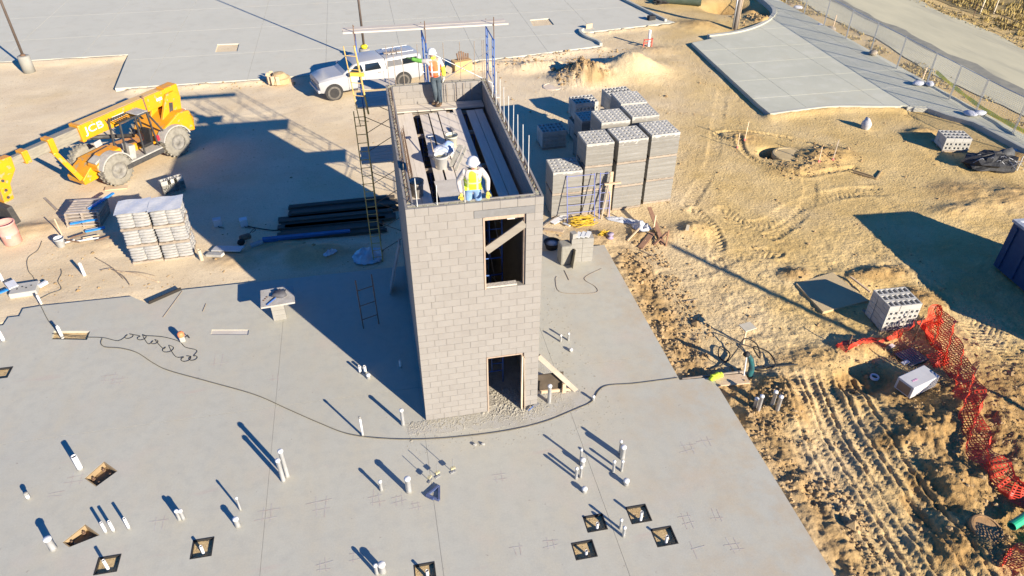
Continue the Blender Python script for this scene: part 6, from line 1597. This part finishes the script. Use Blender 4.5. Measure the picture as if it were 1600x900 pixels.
# ------------------------------------------------------------------ right of the slab: frames, clutter
t = thing("leaning_frame", "blue scaffold frames leaning against the wrapped block pallets", "scaffold frame", (0, 0, 0))
LB = mat("lilac_blue", (.13, .16, .38), (.20, .22, .40), 8, .5)
for k, (u, x1) in enumerate((((6.604, 9.873), 6.75), ((7.959, 10.016), 8.0))):
    for q, dx in enumerate((0, 1.12 if k == 0 else .42)):
        MB().tube([(u[0] + dx, u[1] - .25, -.18), (u[0] + dx + .02, 10.12, 1.72)], .02, 6).build("post", LB, t)
    for z in (.25, .55, .9, 1.25, 1.68):
        f_ = (z + .18) / 1.9; y = (u[1] - .25) * (1 - f_) + 10.12 * f_
        MB().tube([(u[0], y - .01, z), (u[0] + (1.12 if k == 0 else .42), y - .01, z)], .014, 5).build("rung", LB, t)
t = thing("timber_cross", "pale timber cross propped upright before the middle pallet stack", "timber cross", (0, 0, 0))
u = (8.378, 9.882)
MB().beam((u[0], u[1], -.2), (u[0] + .05, 10.05, 1.75), .13, .04, (0, 1, 0)).build("upright", LUMBER, t); MB().beam((u[0] - .25, 10.06 - .12, 1.28), (u[0] + .42, 10.06 - .12, 1.30), .06, .09, (0, 1, 0)).build("crosspiece", LUMBER, t)
MB().beam((u[0] - .32, u[1] - .1, -.2), (u[0] + .0, 10.0, 1.6), .06, .04, (0, 1, 0)).build("side_strip", OLDWOOD, t)
# stack of blocks and boards at the slab's back edge
t = thing("block_stack", "stack of concrete blocks with tilted top blocks and mortar boards at the slab edge", "block stack", (*(6.345, 6.736), 0), R(-4))
rr = random.Random(6)
for l in range(5):
    for i in range(2):
        for j in range(2): MB().box(-.40 + i * .405, -.005 + i * .405, -.05 + j * .2, .145 + j * .2, l * .2 + .002, l * .2 + .194).build("block", MATS["pale_cmu"], t)
for k in range(3): MB().obox((-.12 + .17 * k, .12, 1.06), (.15, .36, .05), R(-25), ry=.1).build("cap_block", GREYP, t)
MB().obox((-.32, .08, 1.1), (.2, .22, .2), R(20)).build("block", MATS["pale_cmu"], t)
MB().beam((-.42, -.35, .0), (-.30, -.1, .62), .55, .03, (1, 0, 0)).build("mortar_board", mat("mortar_ply", (.27, .25, .19), (.23, .21, .16), 4, .9, bump=.5), t)
MB().obox((-.62, .05, .40), (.42, .5, .8), R(6)).build("bag_stack", mat("grey_bags", (.26, .25, .21), (.21, .195, .16), 5, .9, bump=.6), t, bevel=.06)
t = thing("mortar_tub", "dark tub with blue grey mortar right beside the tower's right wall", "tub", (*(5.505, 7.815), 0), R(10))
MB().lathe([(.22, 0), (.30, .26), (.32, .27), (.28, .26), (.21, .05), (.01, .05)], 18).build("tub", BLACK, t, True); MB().lathe([(.265, .2), (.005, .23)], 16).build("mortar", mat("bluish_mortar", (.32, .38, .42), (.5, .5, .5), 5, .6), t, True)
def tangle(name, label, c, r, h, m_, n, seed, wr=.014, cat="rope"):
    rr = random.Random(seed); pts = []
    for k in range(n): a = k * 2.4 + rr.uniform(-.5, .5); q = r * rr.uniform(.35, 1); pts.append((c[0] + q * math.cos(a) * 1.25, c[1] + q * math.sin(a) * .7, c[2] + rr.uniform(.02, h)))
    return tag(MB().tube(spline(pts, 5), wr, 5).build(name, m_, None, True), label, cat)
YROPE = mat("yellow_rope", (.62, .42, .03), (.5, .33, .03), 9, .7)
tangle("yellow_rope", "tangle of yellow rope behind the block stack", gp((7.180, 9.459)), .55, .3, YROPE, 46, 3)
tangle("yellow_rope", "smaller heap of yellow rope right of the block stack", gp((7.724, 8.383)), .22, .25, YROPE, 24, 8)
t = thing("cable_spool", "small purple grey spool beside the yellow rope heap", "spool", gp((7.912, 8.158), .0)); MB().lathe([(.13, 0), (.13, .03), (.07, .04), (.07, .16), (.13, .17), (.13, .2)], 14).build("spool", mat("purple_plastic", (.25, .18, .30), (.4, .35, .38), 8, .6), t, True)
sheet_heap("plastic_sheet", "crumpled white plastic sheeting beside the wooden stakes", gp((9.380, 8.632)), .42, .42, PLAST, 5, .3, (.8, 1))
sheet_heap("plastic_sheet", "long strip of white plastic trailing from the pallets", gp((8.920, 9.469)), .75, .16, PLAST, 12, R(-28), (1, .28))
for k, (a_, b_, h0, h1, lb, w_) in enumerate((((9.892, 9.379), (9.778, 7.376), .55, .0, "reddish plank slanting down from the white plastic", .16), ((9.419, 7.447), (9.990, 7.656), .0, .35, "short pale board crossing the reddish plank", .09), ((9.858, 7.315), (10.298, 8.452), .0, .75, "upright pale stake right of the reddish plank", .05), ((9.718, 8.324), (10.148, 9.483), .0, .7, "upright pale stake at the white plastic", .05), ((8.508, 7.855), (9.160, 8.385), .0, .1, "pale stick lying left of the white plastic", .05), ((9.554, 8.023), (8.840, 7.334), .05, .03, "dark board lying under the reddish plank", .2))):
    pa, pb = Vector(gp(a_, .02 + h0)), Vector(gp(b_, .02 + h1))
    if 'upright' in lb: pa = Vector(gp(a_, -.05)); pb = pa + Vector((.03, .02, h1))
    tag(MB().beam(pa, pb, w_, .04).build("timber", mat("red_lumber", (.30, .17, .10), (.24, .13, .08), 4, .85) if 'reddish' in lb else (OLDWOOD if 'dark' in lb else LUMBER)), lb, "board")
for k, (a_, b_, w_, lb) in enumerate((((5.463, 9.403), (6.643, 10.431), .05, "dark stick leaning on the ground beside the tower's right corner"), ((5.977, 9.695), (6.706, 10.159), .28, "white board scrap on the ground by the leaning frames"), ((5.565, 9.285), (6.235, 8.865), .18, "pinkish board scrap right of the tower"), ((6.428, 9.607), (6.603, 9.276), .1, "white strip beside the yellow rope"))):
    tag(MB().beam(gp(a_, .06), gp(b_, .1), w_, .03).build("board_scrap", (OLDWOOD, PVC, LUMBER, PVC)[k]), lb, "board")
# wire bent on the slab
tag(MB().tube(spline([(*(5.236, 5.969), .01), (*(5.134, 5.752), .01), (*(5.098, 5.068), .01), (*(5.738, 4.830), .01), (*(6.341, 4.786), .01), (*(6.394, 5.116), .01), (*(6.160, 5.668), .01), (*(6.935, 6.120), .01)], 5), .008, 5).build("bent_wire", REBAR, None, True), "thin bent wire lying on the slab right of the tower", "wire")
tag(MB().tube([(*(5.593, 6.261), .01), (*(5.598, 5.661), .01)], .012, 5).build("steel_rod", REBAR), "short dark rod on the slab before the block stack", "rod")
for a_, b_, lb in (((9.199, 3.935), (9.730, 3.978), "pair of thin pale strips on the dirt right of the slab"), ((8.763, 7.260), (9.180, 6.736), "thin stick on the dirt below the boards")):
    tag(MB().tube([gp(a_, .03), gp(b_, .03)], .016, 5).build("thin_stick", REBAR), lb, "stick")
tag(MB().obox(gp((11.043, 8.111), .05), (.12, .4, .04), R(-30)).build("board_scrap", mat("pale_scrap", (.6, .52, .36), rough=.8)), "small pale board on a dirt bump right of the pallets", "board")

# ------------------------------------------------------------------ stake, pump and vest by the slab's notch
t = thing("grade_stake", "wooden stake with a flat square board on top, in the dirt", "stake", gp((10.204, 1.492), -.05))
MB().beam((0, 0, 0), (.02, .05, .70), .05, .05).build("post", LUMBER, t); MB().obox((.04, .05, .715), (.42, .34, .03), .2).build("top_board", mat("pale_top", (.52, .47, .36), (.46, .42, .32), 4, .85), t)
t = thing("water_pump", "teal and black hose nozzle rig standing among dark hoses", "pump", gp((9.686, 0.044), 0), .2)
MB().tube(spline([(0, 0, 0), (.06, .05, .3), (.02, .12, .55), (-.12, .15, .75)], 5), [.09] * 6 + [.085] * 5 + [.07] * 5, 10).build("body", mat("teal_paint", (.02, .13, .13), (.03, .05, .06), 6, .4), t, True)
MB().blob((-.16, .16, .78), .1, 8, 5, 3, .2).build("head", BLACK, t, True); MB().tube([(-.2, .1, .75), (-.22, .0, .1)], .02, 6).build("handle", PVC, t)
hp = [gp((8.631, 0.537), .05), gp((9.174, 0.721), .06), gp((9.559, 1.094), .06), gp((9.394, 1.434), .08), gp((9.144, 1.025), .1), gp((9.296, 0.756), .1), gp((9.795, 1.138), .15), gp((10.087, 1.296), .4), gp((10.413, 1.078), .3), gp((10.322, 0.642), .1), gp((10.314, 1.097), .2), gp((10.735, 0.861), .1), gp((10.647, 0.283), .08), gp((10.238, 0.105), .07), gp((10.005, 0.266), .07), gp((10.729, 0.238), .06), gp((11.348, 0.203), .05)]
tag(MB().tube(spline(hp, 7), .022, 6).build("water_hose", BLACK, None, True), "looped black hose around the teal pump in the dirt", "hose")
t = thing("safety_vest", "crumpled neon yellow vest on the plank at the slab corner", "vest", (*(8.582, 0.048), .0), .3)
for k in range(5): MB().blob((-.16 + .08 * k, .04 * (k % 2) - .02, .06), .10, 9, 6, 40 + k, .3, (1, .9, .6)).build("fold", NEON, t, True)

# ------------------------------------------------------------------ earth mounds with manholes
def ring_lid(name, label, u, r, m_, h=.1, tilt=0):
    t = thing(name, label, "manhole", gp(u, .0), 0)
    o = MB().lathe([(r * 1.05, -.1), (r * 1.05, h - .03), (r, h), (r * .86, h + .01), (r * .85, h - .015), (.005, h - .01)], 28).build("cover", m_, t); o.rotation_euler = (tilt, tilt * .6, 0); return t
ring_lid("manhole_cover", "round tan concrete lid on the churned mound right of the pallets", (18.416, 13.647), .72, mat("tan_lid", (.52, .40, .21), (.43, .32, .155), 3, .9, bump=.4), .10)
ring_lid("manhole_cover", "round pale manhole lid in the packed dirt behind the tower", (9.625, 24.302), .55, mat("pale_lid", (.62, .52, .40), (.52, .42, .31), 3, .9), .03)
ring_lid("manhole_cover", "brown round lid in the churned soil at lower right", (12.701, -6.067), .36, mat("brown_lid", (.36, .22, .10), (.27, .16, .07), 5, .8, bump=.4), .12, .12)
for k, (u, h, lb) in enumerate((((19.246, 12.473), .75, "pale survey lath standing right of the tan lid"), ((20.025, 12.585), 1.05, "thin survey lath at the right end of the churned mound"), ((16.388, 14.817), .8, "survey lath at the left of the churned mound"), ((17.043, 15.417), 1.0, "thin survey lath behind the left one on the churned mound"))):
    t = thing("survey_lath", lb, "stake", gp(u, -.05)); MB().beam((0, 0, 0), (.03 if k % 2 else -.02, .02, h), .04, .02).build("lath", LUMBER if k != 1 else OLDWOOD, t); MB().obox((0, 0, .08), (.09, .06, .10)).build("ribbon", mat("pink_ribbon", (.6, .16, .14), rough=.7), t)
t = thing("pipe_cluster", "red bracket stand with a white cap on the dirt by the lot kerb", "pipe stand", gp((17.384, 29.937)))
for a_, b_ in (((-.3, 0, 0), (-.28, 0, .5)), ((.25, 0, 0), (.25, 0, .55)), ((-.3, 0, .45), (.3, 0, .5)), ((-.3, .1, .2), (.25, .1, .25))): MB().beam(a_, b_, .06, .06).build("bar", mat("red_paint2", (.55, .09, .06), rough=.6), t)
MB().pipe((.08, .1, 0), (.08, .1, 1.05), .09, .08, 12, .1).build("pipe", PVC, t)
tag(MB().blob(gp((23.814, 15.786), .18), .32, 10, 7, 4, .18, (.7, .9, 1.1)).build("cloth_sack", mat("white_sack", (.55, .54, .53), (.45, .43, .42), 6, .8, bump=.5), None, True), "upright white sack standing in the dirt before the driveway", "sack")
for k, (a_, b_) in enumerate((((20.370, 11.477), (20.987, 10.670)), ((20.987, 10.670), (21.722, 11.339)), ((20.527, 11.574), (21.020, 10.911)))):
    tag(MB().beam(gp(a_, .04), gp(b_, .04), .05, .06).build("form_timber", mat("thin_timber", (.30, .22, .11), (.4, .3, .17), 4, .85)), ("near leg of the V of thin timbers on the dirt", "short leg of the V of thin timbers on the dirt", "inner strip of the V of thin timbers on the dirt")[k], "timber")
# raised tan patch added where the pallet's shadow falls on pale ground
t = thing("added_ground_patch", "flat concrete slab on the dirt, half under the pallet's shadow", "ground patch", (0, 0, 0))
MB().prism([(13.459, 4.078), (15.114, 4.470), (15.401, 2.711), (13.528, 2.434)], -.45, -.12).build("flat_piece", mat("ground_patch_tan", (.52, .40, .22), (.44, .34, .19), 1.5, .95, bump=.6, world=True), t)
tag(MB().beam(gp((15.436, 3.924), .12), gp((15.659, 3.031), .14), .06, .05).build("timber", LUMBER), "pale stick leaning at the edge of the tan ground patch by the pallet", "stick")
# white box, coupling, grille, green pipe
bx = (14.281, -1.310)
t = thing("white_box", "white oblong box lying in the dug soil beside the orange mesh", "box", gp(bx, .03), R(16))
MB().obox((0, 0, .21), (1.12, .55, .42)).build("shell", mat("white_card", (.52, .51, .49), (.46, .455, .44), 4, .5), t, bevel=.02); MB().obox((-.25, -.05, .424), (.22, .05, .006)).build("pink_label", mat("pink_print", (.55, .30, .42), rough=.6), t); MB().obox((-.563, 0, .2), (.006, .4, .3)).build("end_panel", mat("brown_card", (.25, .17, .10), rough=.8), t)
t = thing("pipe_coupling", "white ring coupling lying in the white box's shadow", "pipe ring", gp((13.562, -0.525), .02)); MB().lathe([(.13, 0), (.13, .08), (.09, .08), (.09, 0), (.13, 0)], 16, capa=False, capb=False).build("ring", PVC, t, True)
t = thing("grate", "grey slatted grate lying in the dirt inside the orange mesh", "grate", gp((15.186, 0.042), .05), R(12))
for k in range(8): MB().box(-.38 + .1 * k, -.31 + .1 * k, -.3, .3, 0, .04).build("slat", mat("grate_grey", (.25, .23, .20), (.18, .17, .15), 6, .85), t)
MB().box(-.42, .46, -.34, -.28, 0, .045).build("rim", MATS["grate_grey"], t)
t = thing("drain_pipe", "bright green drain pipe poking out of the soil at the right edge", "pipe", (0, 0, 0))
ga, gb = Vector(gp((13.328, -6.138), .25)), Vector(gp((14.935, -5.672), .35)); MB().pipe(gb, ga, .11, .095, 16, .5).build("pipe", mat("green_pvc", (.03, .45, .22), (.03, .36, .18), 5, .4), t, False)
# orange safety mesh
MESHO = mat("orange_mesh", (.76, .075, .03), (.62, .05, .022), 4, .5, rnd=0)
def net(name, label, path, hts, seed, cell=.07, sw=.032, lean=.3):
    rr = np.random.RandomState(seed); P = spline(path, 6, 0); b = MB()
    acc = [0]
    for i in range(1, len(P)): acc.append(acc[-1] + (P[i] - P[i - 1]).length)
    L_ = acc[-1]; n = int(L_ / cell); m_ = 13
    grid = []
    off = [np.cumsum(rr.normal(0, .012, n + 1)) for _ in range(3)]
    for i in range(n + 1):
        s_ = L_ * i / n; k = min(max(0, np.searchsorted(acc, s_) - 1), len(P) - 2); f = (s_ - acc[k]) / max(1e-6, acc[k + 1] - acc[k]); p = P[k].lerp(P[k + 1], f)
        d = (P[k + 1] - P[k]).normalized(); nn = Vector((-d.y, d.x, 0)); g0 = gz(p.x, p.y)
        H_ = np.interp(i / n, np.linspace(0, 1, len(hts)), hts); col_ = []
        for j in range(m_ + 1):
            t_ = j / m_; w_ = .10 * math.sin(i * .37 + j * .5 + seed) + .02 * math.sin(i * .5 - j)
            q = p + nn * (lean * (1 - t_) * (1.25 - H_) + w_) + Vector((0, 0, g0 + .03 + H_ * t_ + .02 * math.sin(i * .3 + j * .3)))
            q += Vector(rr.normal(0, .003, 3)); q.z = max(q.z, g0 + .02); col_.append(q)
        grid.append(col_)
    def strip(a, c_, w_, upv):
        a = Vector(a); c_ = Vector(c_); sd = upv * w_ / 2; b.add([a - sd, c_ - sd, c_ + sd, a + sd], [(0, 1, 2, 3)])
    for i in range(n):
        for j in range(m_ + 1): strip(grid[i][j], grid[i + 1][j], sw, (grid[i][min(j + 1, m_)] - grid[i][max(0, j - 1)]).normalized())
    for i in range(n + 1):
        for j in range(m_): strip(grid[i][j], grid[i][j + 1], sw, (grid[min(i + 1, n)][j] - grid[max(0, i - 1)][j]).normalized())
    return tag(b.build(name, MESHO), label, "mesh fence", "orange safety mesh")
net("safety_mesh", "orange mesh fence sagging from the slotted pallet down the right side", [(15.862, 0.888), (17.036, 1.394), (16.322, -0.395), (15.403, -2.173), (14.697, -3.507), (14.281, -4.531), (14.529, -5.298), (17, -6.4)], [.55, .6, .55, .65, .35, .3, .3, .3], 3, lean=-.5)
net("safety_mesh", "low orange mesh strip running left from the slotted pallet", [(12.973, 0.388), (13.701, 0.489), (14.641, 0.552), (15.638, 0.834)], [.12, .25, .3, .6], 5, lean=.3)
net("safety_mesh", "bunched orange mesh heap between the grate and the fence", [(15.985, 0.929), (15.838, 0.316), (15.736, -0.279), (15.405, -0.363)], [.35, .5, .45, .25], 7, .06, .032, .4)
net("safety_mesh", "orange mesh heap at the bottom right corner", [(12.329, -7.228), (12.973, -7.065), (13.533, -7.011)], [.35, .5, .5], 9, .06, .032, .5)
for u, h, lb in (((15.699, 0.661), .95, "dark steel post holding the orange mesh by the slotted pallet"), ((15.455, -1.920), .95, "dark steel post holding the orange mesh farther right"), ((13.266, 0.575), .45, "thin stake at the left end of the orange mesh")):
    tag(MB().tube([gp(u, -.1), tuple(Vector(gp(u, h)) + Vector((.05, .05, 0)))], .022, 6).build("fence_post", RUST), lb, "post")
for k, u in enumerate(((14.780, 0.525), (14.821, -0.188))): tag(MB().obox(gp(u, .04), (.28, .12, .05), .3).build("white_scrap", PVC), ("white scrap lying under the orange mesh", "little white scrap beside the grate")[k], "scrap")

# ------------------------------------------------------------------ dumpster, black mesh heap
t = thing("dumpster", "dark blue roll-off dumpster at the right edge casting a wide shadow", "dumpster", (21.15, 3.75, -.2), R(-4))
NAVY = mat("navy_paint", (.012, .045, .12), (.02, .06, .14), 4, .5, rnd=0)
for (a0, a1, b0, b1, c0, c1, nm) in ((0, .06, -6.2, 0, .15, 1.9, "side_wall"), (2.38, 2.44, -6.2, 0, .15, 1.9, "side_wall"), (.06, 2.38, -.06, 0, .15, 1.9, "end_wall"), (.06, 2.38, -6.2, -6.14, .15, 1.9, "end_wall"), (0, 2.44, -6.2, 0, .08, .15, "floor_plate")): MB().box(a0, a1, b0, b1, c0, c1).build(nm, NAVY, t)
for k in range(9): MB().box(-.06, 0, -.25 - .7 * k - .05, -.25 - .7 * k + .05, .15, 1.8).build("rib", NAVY, t)
for a0, a1, b0, b1 in ((-.05, .11, -6.25, .05), (2.33, 2.49, -6.25, .05), (.11, 2.33, -.10, .05), (.11, 2.33, -6.25, -6.1)): MB().box(a0, a1, b0, b1, 1.9, 2.0).build("top_rail", mat("worn_rail", (.45, .46, .47), (.2, .24, .3), 5, .6), t)
MB().blob((1.2, -1.5, 1.6), 1.0, 14, 8, 6, .2, (1.05, 1.3, .35)).build("debris", PLAST, t, True)
t = thing("mesh_heap", "black netting and wire heap lying near the kerb at upper right", "netting heap", gp((26.784, 10.735), 0), R(-15))
MB().blob((0, 0, .25), 1.0, 20, 10, 14, .22, (1.15, .7, .42)).build("netting", mat("black_net", (.02, .021, .022), (.05, .05, .05), 14, .7, bump=.8, bs=30), t)
rr = random.Random(15)
for k in range(16):
    x0, y0 = rr.uniform(-1, .6), rr.uniform(-.6, .2)
    MB().tube(spline([(x0, y0, .35), (x0 + rr.uniform(.1, .4), y0 + rr.uniform(-.2, .2), .55 + rr.uniform(0, .15)), (x0 + rr.uniform(.3, .8), y0 + rr.uniform(-.4, .4), .3)], 4), .014, 4).build("wire", mat("grey_wire", (.32, .33, .34), rough=.5), t)
MB().blob((.7, .35, .35), .5, 12, 8, 9, .15, (1, .6, .9), .4).build("rolled_netting", mat("grey_net", (.09, .095, .095), (.05, .05, .05), 14, .7), t, True)
t = thing("cage_frame", "light grey wire cage stub beyond the black netting heap", "wire cage", gp((27.734, 10.161), 0)); 
for x in (0, .35): MB().tube([(x, 0, 0), (x, 0, .7)], .02, 5).build("leg", REBARL, t)
MB().tube([(0, 0, .7), (.35, 0, .7)], .02, 5).build("bar", REBARL, t)
sheet_heap("plastic_sheet", "white plastic scrap by the kerb at the right edge", gp((29.505, 12.038)), .5, .2, PLAST, 21, .3, (1, .5))

# ------------------------------------------------------------------ chain-link fence with sandbags
FY = [37.2, 34.3, 31.4, 28.5, 25.6, 22.75, 19.9, 17.85, 15.8, 13.2, 10.5, 7.6]
def fx(y): return 30.05 + .95 * max(0, (y - 16)) / 21
BAGW = mat("sandbag", (.52, .53, .56), (.42, .44, .50), 7, .85, bump=.4)
for i, y in enumerate(FY[:-1]):
    y1 = FY[i + 1]; a_ = Vector((fx(y), y, -.15)); b_ = Vector((fx(y1), y1, -.15))
    lb = "chain-link fence panel, number %d counted from the road's far end" % (i + 1)
    lb = "chain-link fence panel %s" % ("at the far top end of the fence", "second from the far end of the fence", "third from the far end of the fence", "fourth from the far end of the fence", "fifth from the far end of the fence", "above the yellow tape's start", "just right of the yellow tape's start", "crossing the middle of the yellow tape", "at the yellow tape's lower end", "last at the right edge", "beyond the right edge")[i]
    t = thing("chain_link_fence", lb, "fence panel", a_, 0, "temporary chain-link fence"); d = b_ - a_; L_ = d.length; dn = d.normalized()
    MB().tube([(0, 0, 0), (0, 0, 2.02)], .024, 6).build("post", STEEL, t); e = dn * (L_ - .07)
    MB().tube([tuple(e), tuple(e + Vector((0, 0, 2.0)))], .018, 6).build("post", STEEL, t)
    MB().tube([(0, 0, 2.0), tuple(e + Vector((0, 0, 2.0)))], .018, 6).build("top_rail", STEEL, t); MB().tube([(0, 0, .08), tuple(e + Vector((0, 0, .08)))], .016, 6).build("bottom_rail", RUST, t)
    b = MB(); sp = .13; W_ = L_ - .07
    for k in range(int((W_ + 1.9) / sp)):
        s0 = k * sp - 1.9
        for sgn in (1, -1):
            xa, za, xb, zb2 = s0, .1, s0 + 1.9, 2.0
            if xa < 0: za += -xa; xa = 0
            if xb > W_: zb2 -= xb - W_; xb = W_
            if zb2 <= za: continue
            if sgn < 0: xa, xb = W_ - xa, W_ - xb
            b.tube([tuple(dn * xa + Vector((0, 0, za))), tuple(dn * xb + Vector((0, 0, zb2)))], .0055, 3, False)
    stuff(b.build("wire_mesh", STEEL, t))
    for q in (-1, 1): 
        if i % 2 == 0: MB().beam((q * .0, 0, .03), (q * .55, 0, .03), .05, .05).build("foot", RUST, t)
for k, (u, lb) in enumerate((((29.823, 20.073), "pale sandbag on the driveway side of the fence, upper"), ((30.402, 19.861), "white sandbag on the grass side of the fence, upper"), ((29.650, 15.711), "pale sandbag on the driveway side of the fence, lower"), ((30.199, 15.688), "white sandbag on the grass side of the fence, lower"), ((30.642, 31.753), "grey sandbag at the fence foot far up"), ((31.108, 31.061), "small brown sandbag at the fence foot far up"), ((31.532, 36.314), "white sandbag near the top of the frame"), ((30.427, 25.262), "flat sandbag at the fence foot halfway up"))):
    o = MB().blob((0, 0, .12), .32, 12, 7, 60 + k, .12, (1.1, .75, .42)).build("sandbag", BAGW if k not in (5, 7) else mat("brown_bag", (.40, .33, .24), (.3, .25, .18), 7, .9), None, True, loc=(*u, .02 if u[0] < 30.6 else -.2), rz=k); tag(o, lb, "sandbag", "sandbags on the fence feet")
ty = [(fx(y) + .85 - .5 * k / 7, y, .55 - .22 * math.sin(PI * k / 7) - .25 * k / 7) for k, y in enumerate((20.5, 19.2, 18, 16.8, 15.7, 14.6, 13.5, 12.6))]
P = spline(ty, 6); b = MB(); b.add([tuple(p + Vector((0, 0, s_ * .10 + 0)) + Vector((s_ * .03 * math.sin(i * .8), 0, 0))) for s_ in (-1, 1) for i, p in enumerate(P)], [(i, i + 1, i + 1 + len(P), i + len(P)) for i in range(len(P) - 1)])
tag(b.build("caution_tape", mat("tape_yellow", (.80, .70, .01), (.7, .6, .01), 3, .4)), "bright yellow caution tape sagging along the chain-link fence", "caution tape")
for u, h, lb in (((30.829, 21.004), .85, "yellowish lath by the fence near the upper sandbags"), ((31.692, 31.703), .8, "yellowish lath by the fence far up")): tag(MB().beam((*u, -.2), (u[0] + .03, u[1], -.2 + h), .06, .03).build("survey_lath", LUMBER), lb, "stake")
for k, (u, h) in enumerate((((44.068, 32.529), 1.1), ((45.045, 32.341), 1.2))): tag(MB().beam((*u, -.2), (u[0], u[1], -.2 + h), .07, .07).build("field_post", mat("pale_post", (.58, .50, .36), (.5, .42, .3), 4, .8)), ("left", "right")[k] + " of two pale posts in the dry field", "post")
# wire fence across the road edge
wf = [(42.7 + .055 * (y - 25), y) for y in (8, 14, 20, 26, 32, 38, 44)]
t = thing("field_fence", "low dark wire fence along the far edge of the road", "wire fence", (0, 0, 0))
for x, y in wf: MB().tube([(x, y, -.3), (x, y, .75)], .03, 5).build("post", RUST, t)
for z in (.25, .6): MB().tube([(x, y, z) for x, y in wf], .02, 4).build("wire", RUST, t)

# ------------------------------------------------------------------ poles
def light_pole(lb, u, yel):
    t = thing("light_pole", lb, "light pole", (*u, -.25))
    MB().lathe([(.33, 0), (.33, .98), (.30, 1.0), (.005, 1.0)], 20).build("concrete_pier", mat("pier_concrete", (.30, .29, .25), (.26, .25, .21), 3, .9), t, True)
    MB().lathe([(.15, 1.0), (.15, 1.06), (.10, 1.1)], 12).build("base_cover", mat("yellow_cover", (.75, .60, .02), rough=.5) if yel else RUST, t, True)
    if yel: MB().lathe([(.2, 1.05), (.22, 1.15), (.14, 1.22), (.09, 1.24)], 12, capb=False).build("plastic_bag", MATS["yellow_cover"], t, True)
    MB().tube([(0, 0, 1.05), (0, 0, 8.2)], .075, 10, True, .06).build("shaft", mat("bronze_pole", (.10, .075, .06), (.13, .10, .08), 3, .5), t, True)
    for s_ in (-1, 1): MB().tube([(0, 0, 8.1), (s_ * .5, 0, 8.15)], .03, 6).build("arm", MATS["bronze_pole"], t); MB().obox((s_ * .75, 0, 8.15), (.55, .3, .1)).build("lamp_head", MATS["bronze_pole"], t, bevel=.02)
light_pole("bronze light pole on a concrete pier at the lot's left edge", (-20.279, 32.650), False)
light_pole("bronze light pole with a yellow base cover behind the pickup truck", (-0.622, 30.204), True)
t = thing("utility_pole", "silvery brown utility pole rising beside the dug pit at the top", "utility pole", (*(24.643, 32.457), -.4))
MB().tube([(0, 0, 0), (0, 0, 3), (.02, 0, 10)], .17, 12, True, .13).build("shaft", mat("pole_wood", (.34, .28, .22), (.24, .20, .16), 6, .85, stretch=(6, 6, .5)), t, True)
MB().tube([(-.2, -.02, .2), (-.2, -.02, 3.2)], .05, 8).build("conduit", STEEL, t, True); MB().tube([(.16, -.1, .1), (.16, -.1, 3)], .03, 6).build("ground_wire_cover", LUMBER, t, True)
MB().beam((-1.2, 0, 9.3), (1.2, 0, 9.3), .1, .12).build("crossarm", OLDWOOD, t)
t = thing("utility_pole", "bare wooden pole out of frame that throws the long thin shadow over the dirt", "utility pole", (23.35, -12.75, -.3))
MB().tube([(0, 0, 0), (0, 0, 5), (0, 0, 9.5)], .17, 10, True, .13).build("shaft", MATS["pole_wood"], t, True)
t = thing("culvert_pipe", "dark green culvert pipe lying by the pit at the top edge", "culvert", (0, 0, 0))
MB().pipe((*(21.966, 39.950), .1), (*(24.823, 38.671), .12), .38, .34, 18, .8).build("pipe", mat("green_culvert", (.05, .075, .05), (.08, .10, .07), 4, .7), t)
tangle("black_hose_coil", "coil of black hose near the culvert at the top edge", gp((21.981, 39.580)), .6, .3, BLACK, 20, 5, .05, "hose")
t = thing("kerb_box", "small black box standing on the lot near the kerb corner", "box", (*(19.517, 35.133), -.03), .2); MB().obox((0, 0, .16), (.55, .35, .3)).build("box", BLACK, t, bevel=.04); MB().tube([(-.2, 0, .3), (0, 0, .42), (.2, 0, .3)], .02, 5).build("handle", BLACK, t)
tag(MB().obox((*(14.635, 34.090), .02), (.5, .06, .5), .3).build("marker_board", LUMBER), "tan board standing at the rounded lot corner", "board")
t = thing("cardboard_box", "open tan box with dark scraps sticking out, behind the tower", "box", gp((4.943, 27.756), 0), R(15))
MB().obox((0, 0, .3), (1.1, .6, .6)).build("box", mat("tan_card", (.55, .36, .15), (.5, .32, .13), 4, .8), t); MB().obox((-.85, 0, .15), (.5, .05, .35), ry=.6).build("flap", OLDWOOD, t)
for k in range(6): MB().beam((-.2 + .12 * k, 0, .55), (-.25 + .14 * k, .1, 1.0 + .1 * math.sin(k)), .09, .05).build("scrap", RUST, t)
t = thing("mud_drum", "round earth-filled form by the lot edge before the truck", "form ring", gp((-5.562, 27.867), 0)); MB().lathe([(.62, 0), (.60, .25), (.5, .28), (.3, .5), (.005, .55)], 16).build("fill", mat("drum_soil", (.52, .37, .20), (.42, .29, .14), 6, .95, bump=.8), t)
for k in range(6):
    a = 2.4 + k * .45; MB().beam((.6 * math.cos(a), .6 * math.sin(a), 0), (.62 * math.cos(a), .62 * math.sin(a), .5), .2, .03).build("stave", LUMBER, t)
